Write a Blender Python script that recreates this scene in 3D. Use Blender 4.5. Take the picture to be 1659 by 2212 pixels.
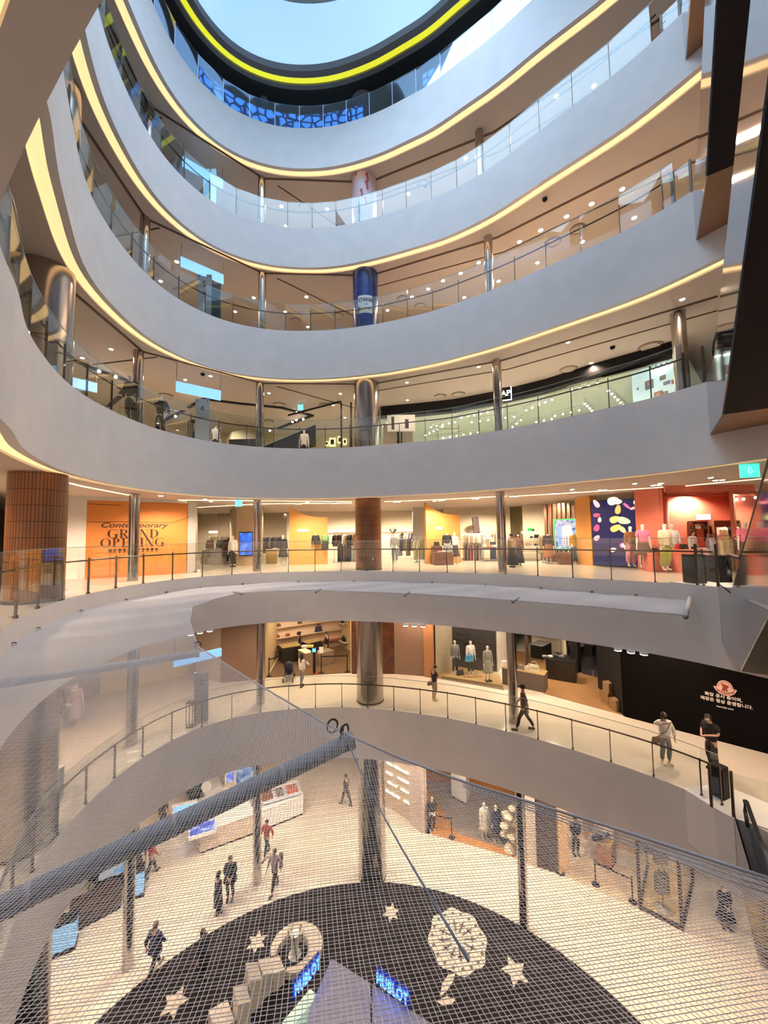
import bpy, bmesh, math, random
from mathutils import Vector, Matrix
random.seed(7)
S = bpy.context.scene
for o in list(S.objects): bpy.data.objects.remove(o)
COL = S.collection
# ------------------------------------------------------------------ camera
W, H, FPX, PITCH, ROLL, CZ = 1659, 2212, 830.0, 0.0617, -0.0147, 1.6
fw = Vector((0, math.cos(PITCH), math.sin(PITCH))); upv = Vector((0, -math.sin(PITCH), math.cos(PITCH))); rt = Vector((1, 0, 0))
cr, sr = math.cos(ROLL), math.sin(ROLL)
AX, AY = cr*rt + sr*upv, -sr*rt + cr*upv
cam = bpy.data.cameras.new('camera'); cam.sensor_fit = 'VERTICAL'; cam.sensor_height = 36; cam.lens = 36*FPX/H
cam.clip_start = .05; cam.clip_end = 300
co = bpy.data.objects.new('camera', cam); COL.objects.link(co); S.camera = co
co.matrix_world = Matrix.Translation((0, 0, CZ)) @ Matrix((AX, AY, -fw)).transposed().to_4x4()
# ------------------------------------------------------------------ world, exposure, sampling hints
S.view_settings.view_transform = 'Standard'; S.view_settings.look = 'None'; S.view_settings.gamma = 1
S.view_settings.exposure = 0.2; S.view_settings.use_curve_mapping = False
w = bpy.data.worlds.new('world'); S.world = w; w.use_nodes = True
w.node_tree.nodes['Background'].inputs[0].default_value = (1, .64, .47, 1); w.node_tree.nodes['Background'].inputs[1].default_value = 1.5  # warm world light through the open rear, added as fill for the fascias
cy = S.cycles
cy.max_bounces = 5; cy.diffuse_bounces = 3; cy.glossy_bounces = 2; cy.transmission_bounces = 2; cy.transparent_max_bounces = 18
cy.use_adaptive_sampling = True; cy.adaptive_threshold = .06; cy.caustics_reflective = False; cy.caustics_refractive = False
cy.use_light_tree = False; cy.light_sampling_threshold = .002; cy.sample_clamp_indirect = 15; cy.use_denoising = True

def lamp(name, typ, loc, energy, color, size=.1, spot=150, aim=None, blend=.6, sy=None, spread=180):
    l = bpy.data.lights.new(name, typ); l.energy = energy; l.color = color
    if typ == 'SPOT': l.spot_size = math.radians(spot); l.spot_blend = blend; l.shadow_soft_size = size
    elif typ == 'AREA':
        l.size = size; l.spread = math.radians(spread)
        if sy: l.shape = 'RECTANGLE'; l.size_y = sy
    else: l.shadow_soft_size = size
    o = bpy.data.objects.new(name, l); COL.objects.link(o); o.location = loc
    if aim is not None:
        o.rotation_euler = (Vector(aim)-Vector(loc)).to_track_quat('-Z', 'Y').to_euler()
    return o
# ------------------------------------------------------------------ helpers: rays, materials, meshes, objects
def ray(px, py):
    return AX*((px-W/2)/FPX) + AY*(-(py-H/2)/FPX) + fw
CAM = Vector((0, 0, CZ))
def at(px, py, z):
    d = ray(px, py); return CAM + d*((z-CZ)/d.z)
def atd(px, py, D):
    d = ray(px, py); return CAM + d*(D/d.y)
def gd(px, D, z, py=1160):            # point above depth D in the picture column px, at height z
    for _ in range(4):
        d = ray(px, py); X = d.x/d.y*D; v = Vector((X, D, z))-CAM; c = v.dot(fw); py = H/2 - FPX*v.dot(AY)/c
    return Vector((X, D, z))
def onw(px, py, A, B):                # point on the upright plane through plan points A and B
    A = Vector(A[:2]).to_3d(); B = Vector(B[:2]).to_3d(); n = (B-A).cross(Vector((0, 0, 1))); d = ray(px, py)
    return CAM + d*((A-CAM).dot(n)/d.dot(n))
MATS = {}
def M(name, rgb=(.8, .8, .8), rough=.6, metal=0, emit=None, es=1, noise=0, nscale=8, bump=0, alpha=None, spec=.5, coat=0):
    if name in MATS: return MATS[name]
    m = bpy.data.materials.new(name); m.use_nodes = True; nt = m.node_tree; b = nt.nodes['Principled BSDF']
    b.inputs['Base Color'].default_value = (*rgb, 1); b.inputs['Roughness'].default_value = rough; b.inputs['Metallic'].default_value = metal
    b.inputs['Specular IOR Level'].default_value = spec
    if emit is not None:
        b.inputs['Emission Color'].default_value = (*emit, 1); b.inputs['Emission Strength'].default_value = es
    if noise or bump:
        tc = nt.nodes.new('ShaderNodeTexCoord'); n = nt.nodes.new('ShaderNodeTexNoise'); n.inputs['Scale'].default_value = nscale; n.inputs['Detail'].default_value = 3
        nt.links.new(tc.outputs['Object'], n.inputs['Vector'])
        if noise:
            r = nt.nodes.new('ShaderNodeMapRange'); r.inputs['From Min'].default_value = .3; r.inputs['From Max'].default_value = .7
            r.inputs['To Min'].default_value = 1-noise; r.inputs['To Max'].default_value = 1+noise
            nt.links.new(n.outputs['Fac'], r.inputs['Value'])
            mx = nt.nodes.new('ShaderNodeMix'); mx.data_type = 'RGBA'; mx.blend_type = 'MULTIPLY'; mx.inputs[0].default_value = 1
            mx.inputs[6].default_value = (*rgb, 1); nt.links.new(r.outputs[0], mx.inputs[7]); nt.links.new(mx.outputs[2], b.inputs['Base Color'])
        if bump:
            bp = nt.nodes.new('ShaderNodeBump'); bp.inputs['Strength'].default_value = bump; bp.inputs['Distance'].default_value = .02
            nt.links.new(n.outputs['Fac'], bp.inputs['Height']); nt.links.new(bp.outputs[0], b.inputs['Normal'])
    MATS[name] = m; return m
def brickmat(name, c1, c2, mortar, bw, rh, msize=.01, off=.5, coord='Object', rough=.5, rot=0, bump=0, spec=.5):
    if name in MATS: return MATS[name]
    m = M(name, c1, rough, spec=spec); nt = m.node_tree; b = nt.nodes['Principled BSDF']
    tc = nt.nodes.new('ShaderNodeTexCoord'); mp = nt.nodes.new('ShaderNodeMapping'); mp.inputs['Rotation'].default_value[2] = rot
    br = nt.nodes.new('ShaderNodeTexBrick'); br.offset = off; br.inputs['Color1'].default_value = (*c1, 1); br.inputs['Color2'].default_value = (*c2, 1); br.inputs['Mortar'].default_value = (*mortar, 1)
    br.inputs['Scale'].default_value = 1; br.inputs['Brick Width'].default_value = bw; br.inputs['Row Height'].default_value = rh; br.inputs['Mortar Size'].default_value = msize
    nt.links.new(tc.outputs[coord], mp.inputs[0]); nt.links.new(mp.outputs[0], br.inputs[0]); nt.links.new(br.outputs[0], b.inputs['Base Color'])
    return m
def glassmat(name, tint=(.9, .97, .95), refl=.10, rough=.02, edge=.5):
    m = bpy.data.materials.new(name); m.use_nodes = True; nt = m.node_tree; nt.nodes.clear()
    out = nt.nodes.new('ShaderNodeOutputMaterial'); mix = nt.nodes.new('ShaderNodeMixShader'); t = nt.nodes.new('ShaderNodeBsdfTransparent'); g = nt.nodes.new('ShaderNodeBsdfGlossy')
    lw = nt.nodes.new('ShaderNodeLayerWeight'); lw.inputs[0].default_value = .25
    mr = nt.nodes.new('ShaderNodeMapRange'); mr.inputs['To Min'].default_value = refl; mr.inputs['To Max'].default_value = edge
    t.inputs[0].default_value = (*tint, 1); g.inputs['Roughness'].default_value = rough; g.inputs[0].default_value = (.9, .95, .95, 1)
    nt.links.new(lw.outputs['Facing'], mr.inputs[0]); nt.links.new(mr.outputs[0], mix.inputs[0]); nt.links.new(t.outputs[0], mix.inputs[1]); nt.links.new(g.outputs[0], mix.inputs[2]); nt.links.new(mix.outputs[0], out.inputs[0])
    MATS[name] = m; return m

class MB:
    """collects shapes and links them as one mesh object"""
    def __init__(s): s.v = []; s.f = []; s.mi = []; s.uv = {}; s.cur = 0; s.sm = set()
    def add(s, vs, fs, smooth=False):
        b = len(s.v); s.v += [tuple(p) for p in vs]
        for f in fs:
            if smooth: s.sm.add(len(s.f))
            s.f.append(tuple(i+b for i in f)); s.mi.append(s.cur)
        return s
    def box(s, c, size, rz=0, rx=0, ry=0):
        x, y, z = (q/2 for q in size); R = Matrix.Rotation(rz, 3, 'Z') @ Matrix.Rotation(ry, 3, 'Y') @ Matrix.Rotation(rx, 3, 'X'); c = Vector(c)
        vs = [c + R @ Vector((i*x, j*y, k*z)) for k in (-1, 1) for j in (-1, 1) for i in (-1, 1)]
        return s.add(vs, [(0, 2, 3, 1), (4, 5, 7, 6), (0, 1, 5, 4), (2, 6, 7, 3), (0, 4, 6, 2), (1, 3, 7, 5)])
    def bbox(s, c, size, bev=.02, rz=0):   # box with chamfered upright edges and top
        x, y, z = (q/2 for q in size); R = Matrix.Rotation(rz, 3, 'Z'); c = Vector(c); b = bev
        ring = lambda e, zz: [c + R @ Vector((px, py, zz)) for px, py in ((-x+e, -y), (x-e, -y), (x, -y+e), (x, y-e), (x-e, y), (-x+e, y), (-x, y-e), (-x, -y+e))]
        r0 = ring(b, -z); r1 = ring(b, z-b); r2 = [c + (p-c-Vector((0, 0, b-z)))*1.0 for p in r1]
        r2 = [Vector((c.x+(p.x-c.x)*(1-b/max(x, .01)*.7), c.y+(p.y-c.y)*(1-b/max(y, .01)*.7), c.z+z)) for p in r1]
        vs = r0+r1+r2; fs = [tuple(range(7, -1, -1)), tuple(range(16, 24))]
        for k in (0, 8):
            for i in range(8): fs.append((k+i, k+(i+1) % 8, k+8+(i+1) % 8, k+8+i))
        return s.add(vs, fs)
    def lathe(s, prof, c=(0, 0, 0), n=24, caps=True, uv=False, sx=1, sy=1, smooth=True):
        c = Vector(c); vs = [c+Vector((r*math.cos(2*math.pi*i/n)*sx, r*math.sin(2*math.pi*i/n)*sy, z)) for r, z in prof for i in range(n)]; b = len(s.f)
        fs = []
        for k in range(len(prof)-1):
            for i in range(n): fs.append((k*n+i, k*n+(i+1) % n, (k+1)*n+(i+1) % n, (k+1)*n+i))
        s.add(vs, fs, smooth)
        if uv:
            R0 = max(r for r, z in prof)
            for q, (k, i) in enumerate((k, i) for k in range(len(prof)-1) for i in range(n)):
                u0, u1 = 2*math.pi*R0*i/n, 2*math.pi*R0*(i+1)/n; z0, z1 = prof[k][1], prof[k+1][1]
                s.uv[b+q] = [(u0, z0), (u1, z0), (u1, z1), (u0, z1)]
        if caps:
            s.add(vs[:n], [tuple(range(n-1, -1, -1))]); s.add(vs[-n:], [tuple(range(n))])
        return s
    def tube(s, pts, r, n=6, closed=False, caps=True, up=Vector((0, 0, 1)), ry=None):
        pts = [Vector(p) for p in pts]; m = len(pts); vs = []
        for i, p in enumerate(pts):
            a = pts[(i-1) % m] if closed or i else p; b = pts[(i+1) % m] if closed or i < m-1 else p
            t = (b-a).normalized(); u = up if abs(t.dot(up)) < .95 else Vector((1, 0, 0)); x = t.cross(u).normalized(); y = x.cross(t)
            rr = r[i] if isinstance(r, (list, tuple)) else r
            for k in range(n):
                an = 2*math.pi*(k+.5)/n; vs.append(p + x*rr*math.cos(an) + y*(ry or rr)*math.sin(an))
        fs = []
        for i in range(m if closed else m-1):
            for k in range(n): fs.append((i*n+k, i*n+(k+1) % n, ((i+1) % m)*n+(k+1) % n, ((i+1) % m)*n+k))
        if caps and not closed: fs += [tuple(range(n-1, -1, -1)), tuple((m-1)*n+k for k in range(n))]
        return s.add(vs, fs, n > 5)
    def prism(s, poly, z0, z1):
        n = len(poly); vs = [(p[0], p[1], z0) for p in poly]+[(p[0], p[1], z1) for p in poly]
        return s.add(vs, [tuple(range(n-1, -1, -1)), tuple(range(n, 2*n))]+[(i, (i+1) % n, n+(i+1) % n, n+i) for i in range(n)])
    def sheet(s, corners, th):             # a slab with thickness given by 4 corners
        A, B, C, D = (Vector(q) for q in corners); n = (B-A).cross(D-A).normalized()*th
        return s.add([A, B, C, D, A+n, B+n, C+n, D+n], [(3, 2, 1, 0), (4, 5, 6, 7), (0, 1, 5, 4), (1, 2, 6, 5), (2, 3, 7, 6), (3, 0, 4, 7)])
    def ball(s, c, r, n=10, m=7, sc=(1, 1, 1)):
        prof = [(max(.001, r*math.sin(math.pi*k/m)), -r*math.cos(math.pi*k/m)*sc[2]) for k in range(m+1)]
        return s.lathe(prof, c, n, caps=False, sx=sc[0], sy=sc[1])
    def mesh(s, name):
        me = bpy.data.meshes.new(name); me.from_pydata(s.v, [], s.f)
        if s.uv:
            L = me.uv_layers.new(name='UVMap')
            for p in me.polygons:
                if p.index in s.uv:
                    for q, li in enumerate(p.loop_indices): L.data[li].uv = s.uv[p.index][q]
        for p in me.polygons:
            p.material_index = s.mi[p.index]
            if p.index in s.sm: p.use_smooth = True
        return me
    def build(s, name, mat, parent=None, loc=None, rz=0):
        me = s.mesh(name)
        for m in (mat if isinstance(mat, (list, tuple)) else [mat]): me.materials.append(m)
        o = bpy.data.objects.new(name, me); COL.objects.link(o)
        if parent is not None: o.parent = parent
        if loc is not None: o.location = loc
        if rz: o.rotation_euler[2] = rz
        return o
def tag(o, label, cat, group=None, kind=None):
    o['label'] = label; o['category'] = cat
    if group: o['group'] = group
    if kind: o['kind'] = kind
    return o
def struct(o): o['kind'] = 'structure'; return o
def empty(name, loc, label, cat, group=None, rz=0):
    o = bpy.data.objects.new(name, None); COL.objects.link(o); o.location = loc; o.rotation_euler[2] = rz; o.empty_display_size = .1
    return tag(o, label, cat, group)
def dup(r, loc, rz=0, label=None, group=None):
    def cp(o, par):
        c = o.copy(); COL.objects.link(c)
        if par is not None: c.parent = par
        for ch in list(o.children): cp(ch, c)
        return c
    c = cp(r, None); c.location = loc; c.rotation_euler = (0, 0, rz)
    if label: c['label'] = label
    if group: c['group'] = group
    return c
def textmesh(body, size, ext=.004, bold=False, align='CENTER', spacing=1.0, shear=0):
    c = bpy.data.curves.new('lettering', 'FONT'); c.body = body; c.size = size; c.extrude = ext; c.align_x = align; c.align_y = 'CENTER'
    c.space_character = spacing; c.shear = shear
    if bold: c.offset = size*.015
    c.resolution_u = 3
    o = bpy.data.objects.new('tmp', c); COL.objects.link(o); dg = bpy.context.evaluated_depsgraph_get(); me = bpy.data.meshes.new_from_object(o.evaluated_get(dg)); bpy.data.objects.remove(o)
    me.materials.clear(); return me
def text(body, size, mat, parent, loc, rot=(math.pi/2, 0, 0), name='lettering', **k):
    me = textmesh(body, size, **k); me.materials.append(mat); o = bpy.data.objects.new(name, me); COL.objects.link(o); o.parent = parent; o.location = loc; o.rotation_euler = rot
    return o
# ------------------------------------------------------------------ shared materials
WARM = (1, .73, .52)
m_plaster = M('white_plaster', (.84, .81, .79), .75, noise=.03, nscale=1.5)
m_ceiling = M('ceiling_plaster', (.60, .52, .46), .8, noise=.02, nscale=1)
m_black = M('black_paint', (.008, .007, .008), .55, spec=.25)
m_darkceil = M('dark_ceiling', (.03, .022, .018), .7)
m_steel = M('polished_steel', (.46, .43, .41), .16, 1)
m_brush = M('brushed_steel', (.42, .38, .35), .32, 1)
m_post = M('bronze_post', (.12, .085, .06), .35, .8)
m_rail = M('dark_handrail', (.05, .022, .015), .35, .3)
m_strip = M('led_strip', (1, .8, .5), .5, emit=(1, .63, .29), es=1.02)
m_glass = glassmat('railing_glass', (.95, .975, .965), .04, .02, .32)
m_bglass = glassmat('blue_railing_glass', (.35, .55, .85), .25, .06, .6)
m_floor = brickmat('marble_floor', (.70, .63, .54), (.67, .60, .51), (.55, .48, .40), 1.2, .6, .004, rough=.12)
m_white = M('white_lacquer', (.8, .78, .75), .4)
m_bulb = M('lamp_glow', (1, 1, 1), .5, emit=(1, .9, .75), es=14)
m_fab = M('white_fabric', (.75, .75, .78), .9)
m_brown = M('brown_trim', (.16, .085, .05), .5)
RAD = {
 7: [8.86,9.19,9.52,9.77,9.9,10.09,10.33,10.63,10.9,11.18,11.58,11.81,11.96,12.07,12.09,12.05,11.91,11.74,11.52,11.27,10.98,10.54,9.98,9.53,9.12,8.81,8.57,8.17,7.75,7.53,7.3,7.09,7.0,7.04,6.92,6.85,6.91,6.82,6.85,7.02,7.14,7.2,7.24,7.34,7.61,7.85,7.97,8.18,8.53,8.84,9.0,9.27,9.65,9.89,10.04,10.28,10.44,10.39,10.23,10.1,9.89,9.52,9.15,8.82,8.61,8.46,8.26,8.1,7.92,7.71,7.49,7.33,7.23,7.07,6.8,6.66,6.84,6.91,6.89,6.86,6.89,6.98,7.11,7.24,7.4,7.56,7.74,7.94,8.21,8.52],
 6: [8.86,9.19,9.52,9.77,9.9,10.09,10.33,10.63,10.9,11.18,11.58,11.81,11.96,12.07,12.09,12.05,11.91,11.74,11.52,11.23,10.89,10.39,9.78,9.32,8.97,8.76,8.58,8.22,7.87,7.72,7.55,7.37,7.3,7.37,7.28,7.28,7.4,7.33,7.34,7.44,7.48,7.51,7.53,7.6,7.83,8.03,8.13,8.36,8.74,9.04,9.17,9.41,9.78,10.0,10.14,10.36,10.51,10.46,10.3,10.2,10.02,9.69,9.32,8.98,8.71,8.48,8.15,7.84,7.55,7.34,7.2,7.17,7.17,7.06,6.8,6.66,6.84,6.91,6.89,6.86,6.89,6.98,7.11,7.24,7.4,7.56,7.74,7.94,8.21,8.52],
 5: [8.86,9.19,9.52,9.77,9.9,10.09,10.33,10.63,10.9,11.18,11.58,11.81,11.96,12.07,12.09,12.05,11.91,11.74,11.53,11.28,11.03,10.62,10.06,9.62,9.28,9.08,8.91,8.53,8.14,7.93,7.72,7.5,7.38,7.39,7.26,7.2,7.26,7.15,7.16,7.29,7.38,7.43,7.48,7.56,7.78,7.98,8.06,8.25,8.57,8.86,9.01,9.28,9.68,9.93,10.1,10.36,10.53,10.5,10.38,10.31,10.16,9.84,9.49,9.14,8.89,8.67,8.35,8.0,7.65,7.38,7.15,6.99,6.9,6.77,6.55,6.45,6.66,6.77,6.81,6.83,6.89,6.98,7.11,7.24,7.4,7.56,7.74,7.94,8.21,8.52],
 4: [8.86,9.19,9.52,9.77,9.9,10.09,10.33,10.63,10.9,11.18,11.58,11.81,11.96,12.07,12.09,12.05,11.91,11.73,11.48,11.15,10.79,10.3,9.73,9.33,9.08,9.0,8.93,8.59,8.2,8.01,7.86,7.75,7.67,7.67,7.5,7.4,7.47,7.4,7.48,7.63,7.67,7.61,7.53,7.56,7.78,7.99,8.07,8.24,8.57,8.87,9.02,9.25,9.57,9.75,9.85,10.07,10.22,10.18,10.08,10.06,9.98,9.73,9.45,9.17,8.98,8.81,8.55,8.28,8.02,7.79,7.57,7.41,7.31,7.15,6.88,6.73,6.9,6.94,6.91,6.87,6.9,6.98,7.11,7.24,7.4,7.56,7.74,7.94,8.21,8.52],
 3: [8.86,9.19,9.52,9.77,9.9,10.09,10.33,10.63,10.9,11.18,11.58,11.81,11.96,12.07,12.09,12.05,11.91,11.74,11.52,11.28,11.04,10.69,10.2,9.8,9.48,9.29,9.12,8.74,8.33,8.11,7.88,7.66,7.53,7.52,7.36,7.25,7.25,7.08,7.05,7.2,7.29,7.3,7.27,7.29,7.49,7.67,7.73,7.89,8.19,8.44,8.56,8.79,9.14,9.36,9.51,9.75,9.93,9.92,9.85,9.88,9.85,9.64,9.39,9.14,8.97,8.83,8.59,8.34,8.1,7.89,7.69,7.54,7.44,7.27,6.98,6.79,6.9,6.92,6.89,6.86,6.89,6.98,7.11,7.24,7.4,7.56,7.74,7.94,8.21,8.52],
 2: [8.86,9.19,9.52,9.77,9.9,10.09,10.33,10.63,10.9,11.18,11.58,11.81,11.96,12.07,12.09,12.05,11.91,11.74,11.52,11.27,10.99,10.57,10.08,9.81,9.67,9.6,9.51,9.18,8.81,8.6,8.37,8.14,8.0,7.97,7.79,7.68,7.71,7.58,7.56,7.65,7.7,7.72,7.73,7.78,7.98,8.16,8.22,8.37,8.65,8.86,8.93,9.12,9.44,9.65,9.79,10.05,10.25,10.27,10.18,10.14,10.03,9.77,9.51,9.28,9.11,8.95,8.68,8.4,8.12,7.87,7.65,7.47,7.33,7.12,6.82,6.67,6.84,6.91,6.89,6.86,6.89,6.98,7.11,7.24,7.4,7.56,7.74,7.94,8.21,8.52]}
ZT = {7: 21.99, 6: 16.87, 5: 11.53, 4: 5.75, 3: 0.0, 2: -6.17, 1: -14.06}
ZB = {7: 19.88, 6: 14.85, 5: 9.19, 4: 3.41, 3: -2.19, 2: -8.345}
CEIL = {k: ZB[k+1] for k in (1, 2, 3, 4, 5, 6)}; CEIL[7] = 24.2
LV = {7: 'topmost blue-glass gallery', 6: 'second gallery from top', 5: 'third gallery from top', 4: 'gallery with black band', 3: 'gallery with orange walls', 2: 'lowest gallery above ground', 1: 'ground floor'}
CX, CYC = 0.0, 9.5
def curve(k, off=0.0, step=2):
    r = RAD[k]; n = len(r)
    for _ in range(4): r = [(r[i-1]+2*r[i]+r[(i+1) % n])/4 for i in range(n)]
    pts = []
    for a in range(-90, 270, step):
        u = (a+90)/4; i = int(u); f = u-i; p0, p1, p2, p3 = r[i-1], r[i % n], r[(i+1) % n], r[(i+2) % n]
        q = .5*(2*p1+(p2-p0)*f+(2*p0-5*p1+4*p2-p3)*f*f+(3*p1-p0-3*p2+p3)*f**3)
        if k == 3:
            t = a if a > 200 else a+360
            if 222 < t < 310: q += 1.25*math.sin(math.pi*(t-222)/88)**.6
        pts.append((CX+q*math.cos(math.radians(a)), CYC+q*math.sin(math.radians(a))))
    if off:
        o = []
        m = len(pts)
        for i, p in enumerate(pts):
            a, b = pts[i-1], pts[(i+1) % m]; t = Vector((b[0]-a[0], b[1]-a[1])).normalized(); o.append((p[0]+t.y*off, p[1]-t.x*off))
        pts = o
    return pts
def ang(p): return math.degrees(math.atan2(p[1]-CYC, p[0]-CX))
def ring(name, k, o0, o1, z, mat, up=True, R=None):
    a = curve(k, o0)
    b = [(p[0]*1.0, p[1]) for p in curve(k, o1)] if R is None else [(CX+R*math.cos(math.radians(t)), CYC+R*math.sin(math.radians(t))) for t in range(-90, 270, 2)]
    n = len(a); m = MB(); f = []
    for i in range(n):
        j = (i+1) % n; q = (i, j, n+j, n+i); f.append(q[::-1] if up else q)
    m.add([(x, y, z) for x, y in a]+[(x, y, z) for x, y in b], f)
    return m.build(name, mat)
def band(name, k, off, z0, z1, mat, smooth=True):
    a = curve(k, off); n = len(a); m = MB()
    m.add([(x, y, z0) for x, y in a]+[(x, y, z1) for x, y in a], [(i, n+i, n+(i+1) % n, (i+1) % n) for i in range(n)], smooth)
    return m.build(name, mat)
tn = [0]
def trim(o): tn[0] += 1; o.name = 'trim_%d' % tn[0]; return struct(o)
for k in (7, 6, 5, 4, 3, 2):
    struct(ring('floor', k, 0, 0, ZT[k], m_floor, True, R=44))
    trim(band('trim', k, 0, ZB[k], ZT[k]+.03, m_plaster))
    lip = ring('trim', k, 0, .17, ZB[k], m_plaster, False); trim(lip)
    if k > 3 or k == 2 or k == 3: trim(band('trim', k, .17, ZB[k], ZB[k]+.1, m_plaster))
    o = ring('cove_light_strip', k, .17, .46, ZB[k]+.06, m_strip, False)
    tag(o, 'warm glowing light strip curving under the edge of the %s' % LV[k], 'light strip', 'cove light strips under the galleries')
    trim(band('trim', k, .46, ZB[k]-.0, ZB[k]+.1, m_plaster))
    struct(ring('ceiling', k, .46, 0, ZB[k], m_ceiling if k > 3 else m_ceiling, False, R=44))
# ground floor
m = MB(); n = 90
m.add([(44*math.cos(math.radians(t)), CYC+44*math.sin(math.radians(t)), ZT[1]) for t in range(0, 360, 4)], [tuple(range(90))])
struct(m.build('floor', m_floor))
# ceiling over the top gallery, its rings and the oval skylight
struct(ring('ceiling', 7, .1, 0, 24.2, m_darkceil, False, R=44))
m_greylip = M('grey_ring', (.22, .2, .19), .6)
m_yel = M('yellow_ring_light', (.8, .75, .05), .5, emit=(.72, .74, .03), es=.85)
trim(ring('trim', 7, -.1, .1, 24.2, m_greylip, False)); trim(band('trim', 7, -.1, 24.2, 24.32, m_greylip))
tag(ring('ring_light', 7, -.37, -.1, 24.3, m_yel, False), 'yellow glowing ring around the oval skylight', 'ring light')
trim(ring('trim', 7, -.65, -.37, 24.25, m_greylip, False)); trim(band('trim', 7, -.65, 24.25, 24.6, m_greylip))
m_sky = M('skylight_glow', (.7, .85, 1), .6, emit=(.42, .68, 1.0), es=.8)
nt = m_sky.node_tree; tc = nt.nodes.new('ShaderNodeTexCoord'); nz = nt.nodes.new('ShaderNodeTexNoise'); nz.inputs['Scale'].default_value = .12
cr_ = nt.nodes.new('ShaderNodeValToRGB'); cr_.color_ramp.elements[0].position = .35; cr_.color_ramp.elements[0].color = (.25, .50, .92, 1); cr_.color_ramp.elements[1].position = .65; cr_.color_ramp.elements[1].color = (.42, .68, .94, 1)
nt.links.new(tc.outputs['Object'], nz.inputs['Vector']); nt.links.new(nz.outputs['Fac'], cr_.inputs[0]); nt.links.new(cr_.outputs[0], nt.nodes['Principled BSDF'].inputs['Emission Color'])
a = curve(7, -.65); n = len(a); m = MB(); rows = 6; vs = []
for r in range(rows):
    f = 1-(r/rows)**1.4; zz = 24.6+3.2*math.sin(math.pi/2*r/rows)
    vs += [(CX+(x-CX)*f, CYC+(y-CYC)*f, zz) for x, y in a]
vs.append((CX, CYC, 28.0)); fs = []
for r in range(rows-1):
    for i in range(n): fs.append((r*n+i, (r+1)*n+i, (r+1)*n+(i+1) % n, r*n+(i+1) % n))
for i in range(n): fs.append(((rows-1)*n+i, rows*n, (rows-1)*n+(i+1) % n))
m.add(vs, fs, True); sk = m.build('skylight', m_sky); tag(sk, 'pale blue glowing oval skylight vault at the top of the atrium', 'skylight')
cp = at(655, -40, 26.0); m = MB(); m.lathe([(.05, 25.9), (2.1, 25.9), (2.3, 26.1), (2.3, 26.3)], (cp.x, cp.y, 0), 40)
m.build('skylight_boss', M('boss_grey', (.35, .36, .3), .6), sk)
# outer walls, beyond the shops
for nm, (x0, y0, x1, y1) in {'left': (-24, -6, -24, 34), 'back': (-24, 33, 30, 33), 'right': (30, 34, 30, -6)}.items():
    m = MB(); m.sheet([(x0, y0, -14.1), (x1, y1, -14.1), (x1, y1, 30), (x0, y0, 30)], .2)
    struct(m.build('wall_'+nm, M('outer_wall', (.66, .58, .50), .8, noise=.03)))
# ------------------------------------------------------------------ balustrades
def balustrade(k, a0, a1, gh=1.4, rh=1.0, glass=m_glass, rail=True, anchor=(790, 1237), label=''):
    c = curve(k, .07, 1); p = [q for q in c]; A = [a if a > -90 else a+360 for a in [ang(q) for q in p]]
    seq = sorted([(A[i], p[i]) for i in range(len(p)) if a0 <= A[i] <= a1])
    pts = [Vector((q[0], q[1], 0)) for _, q in seq]
    L = [0]
    for i in range(1, len(pts)): L.append(L[-1]+(pts[i]-pts[i-1]).length)
    def P(s):
        s = max(0, min(L[-1], s))
        for i in range(1, len(L)):
            if L[i] >= s: f = (s-L[i-1])/(L[i]-L[i-1]); return pts[i-1].lerp(pts[i], f)
        return pts[-1]
    an = at(anchor[0], anchor[1], ZT[k]); an.z = 0
    sa = min(range(len(pts)), key=lambda i: (pts[i]-an).length); sa = L[sa]; sp = 1.2
    st = [sa+sp*j for j in range(-40, 40) if .05 < sa+sp*j < L[-1]-.05]; st = [0]+st+[L[-1]] if st[0] > .3 else st+[L[-1]]
    root = empty('glass_balustrade', (pts[len(pts)//2].x, pts[len(pts)//2].y, ZT[k]), label, 'balustrade'); inv = -root.location
    z = 0
    for j in range(len(st)-1):
        A_, B_ = P(st[j]+.012), P(st[j+1]-.012); t = (B_-A_).normalized(); nn = Vector((t.y, -t.x, 0))*.015; off = Vector((root.location.x, root.location.y, 0)); A_ = A_-off; B_ = B_-off
        MB().sheet([A_+Vector((0, 0, -.02)), B_+Vector((0, 0, -.02)), B_+Vector((0, 0, gh)), A_+Vector((0, 0, gh))], .015).build('glass_panel', glass, root)
    for s_ in st:
        q = P(s_); t = (P(s_+.05)-P(s_-.05)).normalized(); rz = math.atan2(t.y, t.x); q = q-Vector((root.location.x, root.location.y, 0)); nn = Vector((t.y, -t.x, 0))
        mb = MB()
        if rail:
            mb.box(q+nn*.03+Vector((0, 0, .53)), (.022, .055, 1.1), rz); mb.box(q+nn*.03+Vector((0, 0, .03)), (.05, .09, .06), rz); mb.box(q+nn*.08+Vector((0, 0, rh-.03)), (.015, .08, .015), rz)
            mb.build('post', m_post, root)
        else:
            mb.box(q+nn*.01+Vector((0, 0, gh/2)), (.02, .03, gh), rz); mb.build('post', M('blue_edge', (.6, .75, .9), .2, emit=(.35, .55, .85), es=.5), root)
    off = Vector((root.location.x, root.location.y, 0))
    if rail:
        hp = [P(L[-1]*i/140) for i in range(141)]; out = []
        for i, q in enumerate(hp):
            t = (hp[min(i+1, 140)]-hp[max(i-1, 0)]).normalized(); out.append(q-off+Vector((t.y, -t.x, 0))*.11+Vector((0, 0, rh)))
        MB().tube(out, .026, 8).build('handrail', m_rail, root)
    tp = [P(L[-1]*i/140)-off+Vector((0, 0, gh)) for i in range(141)]
    MB().tube(tp, .011, 4).build('glass_edge', M('glass_edge', (.35, .42, .40), .2), root)
    return root
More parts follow.
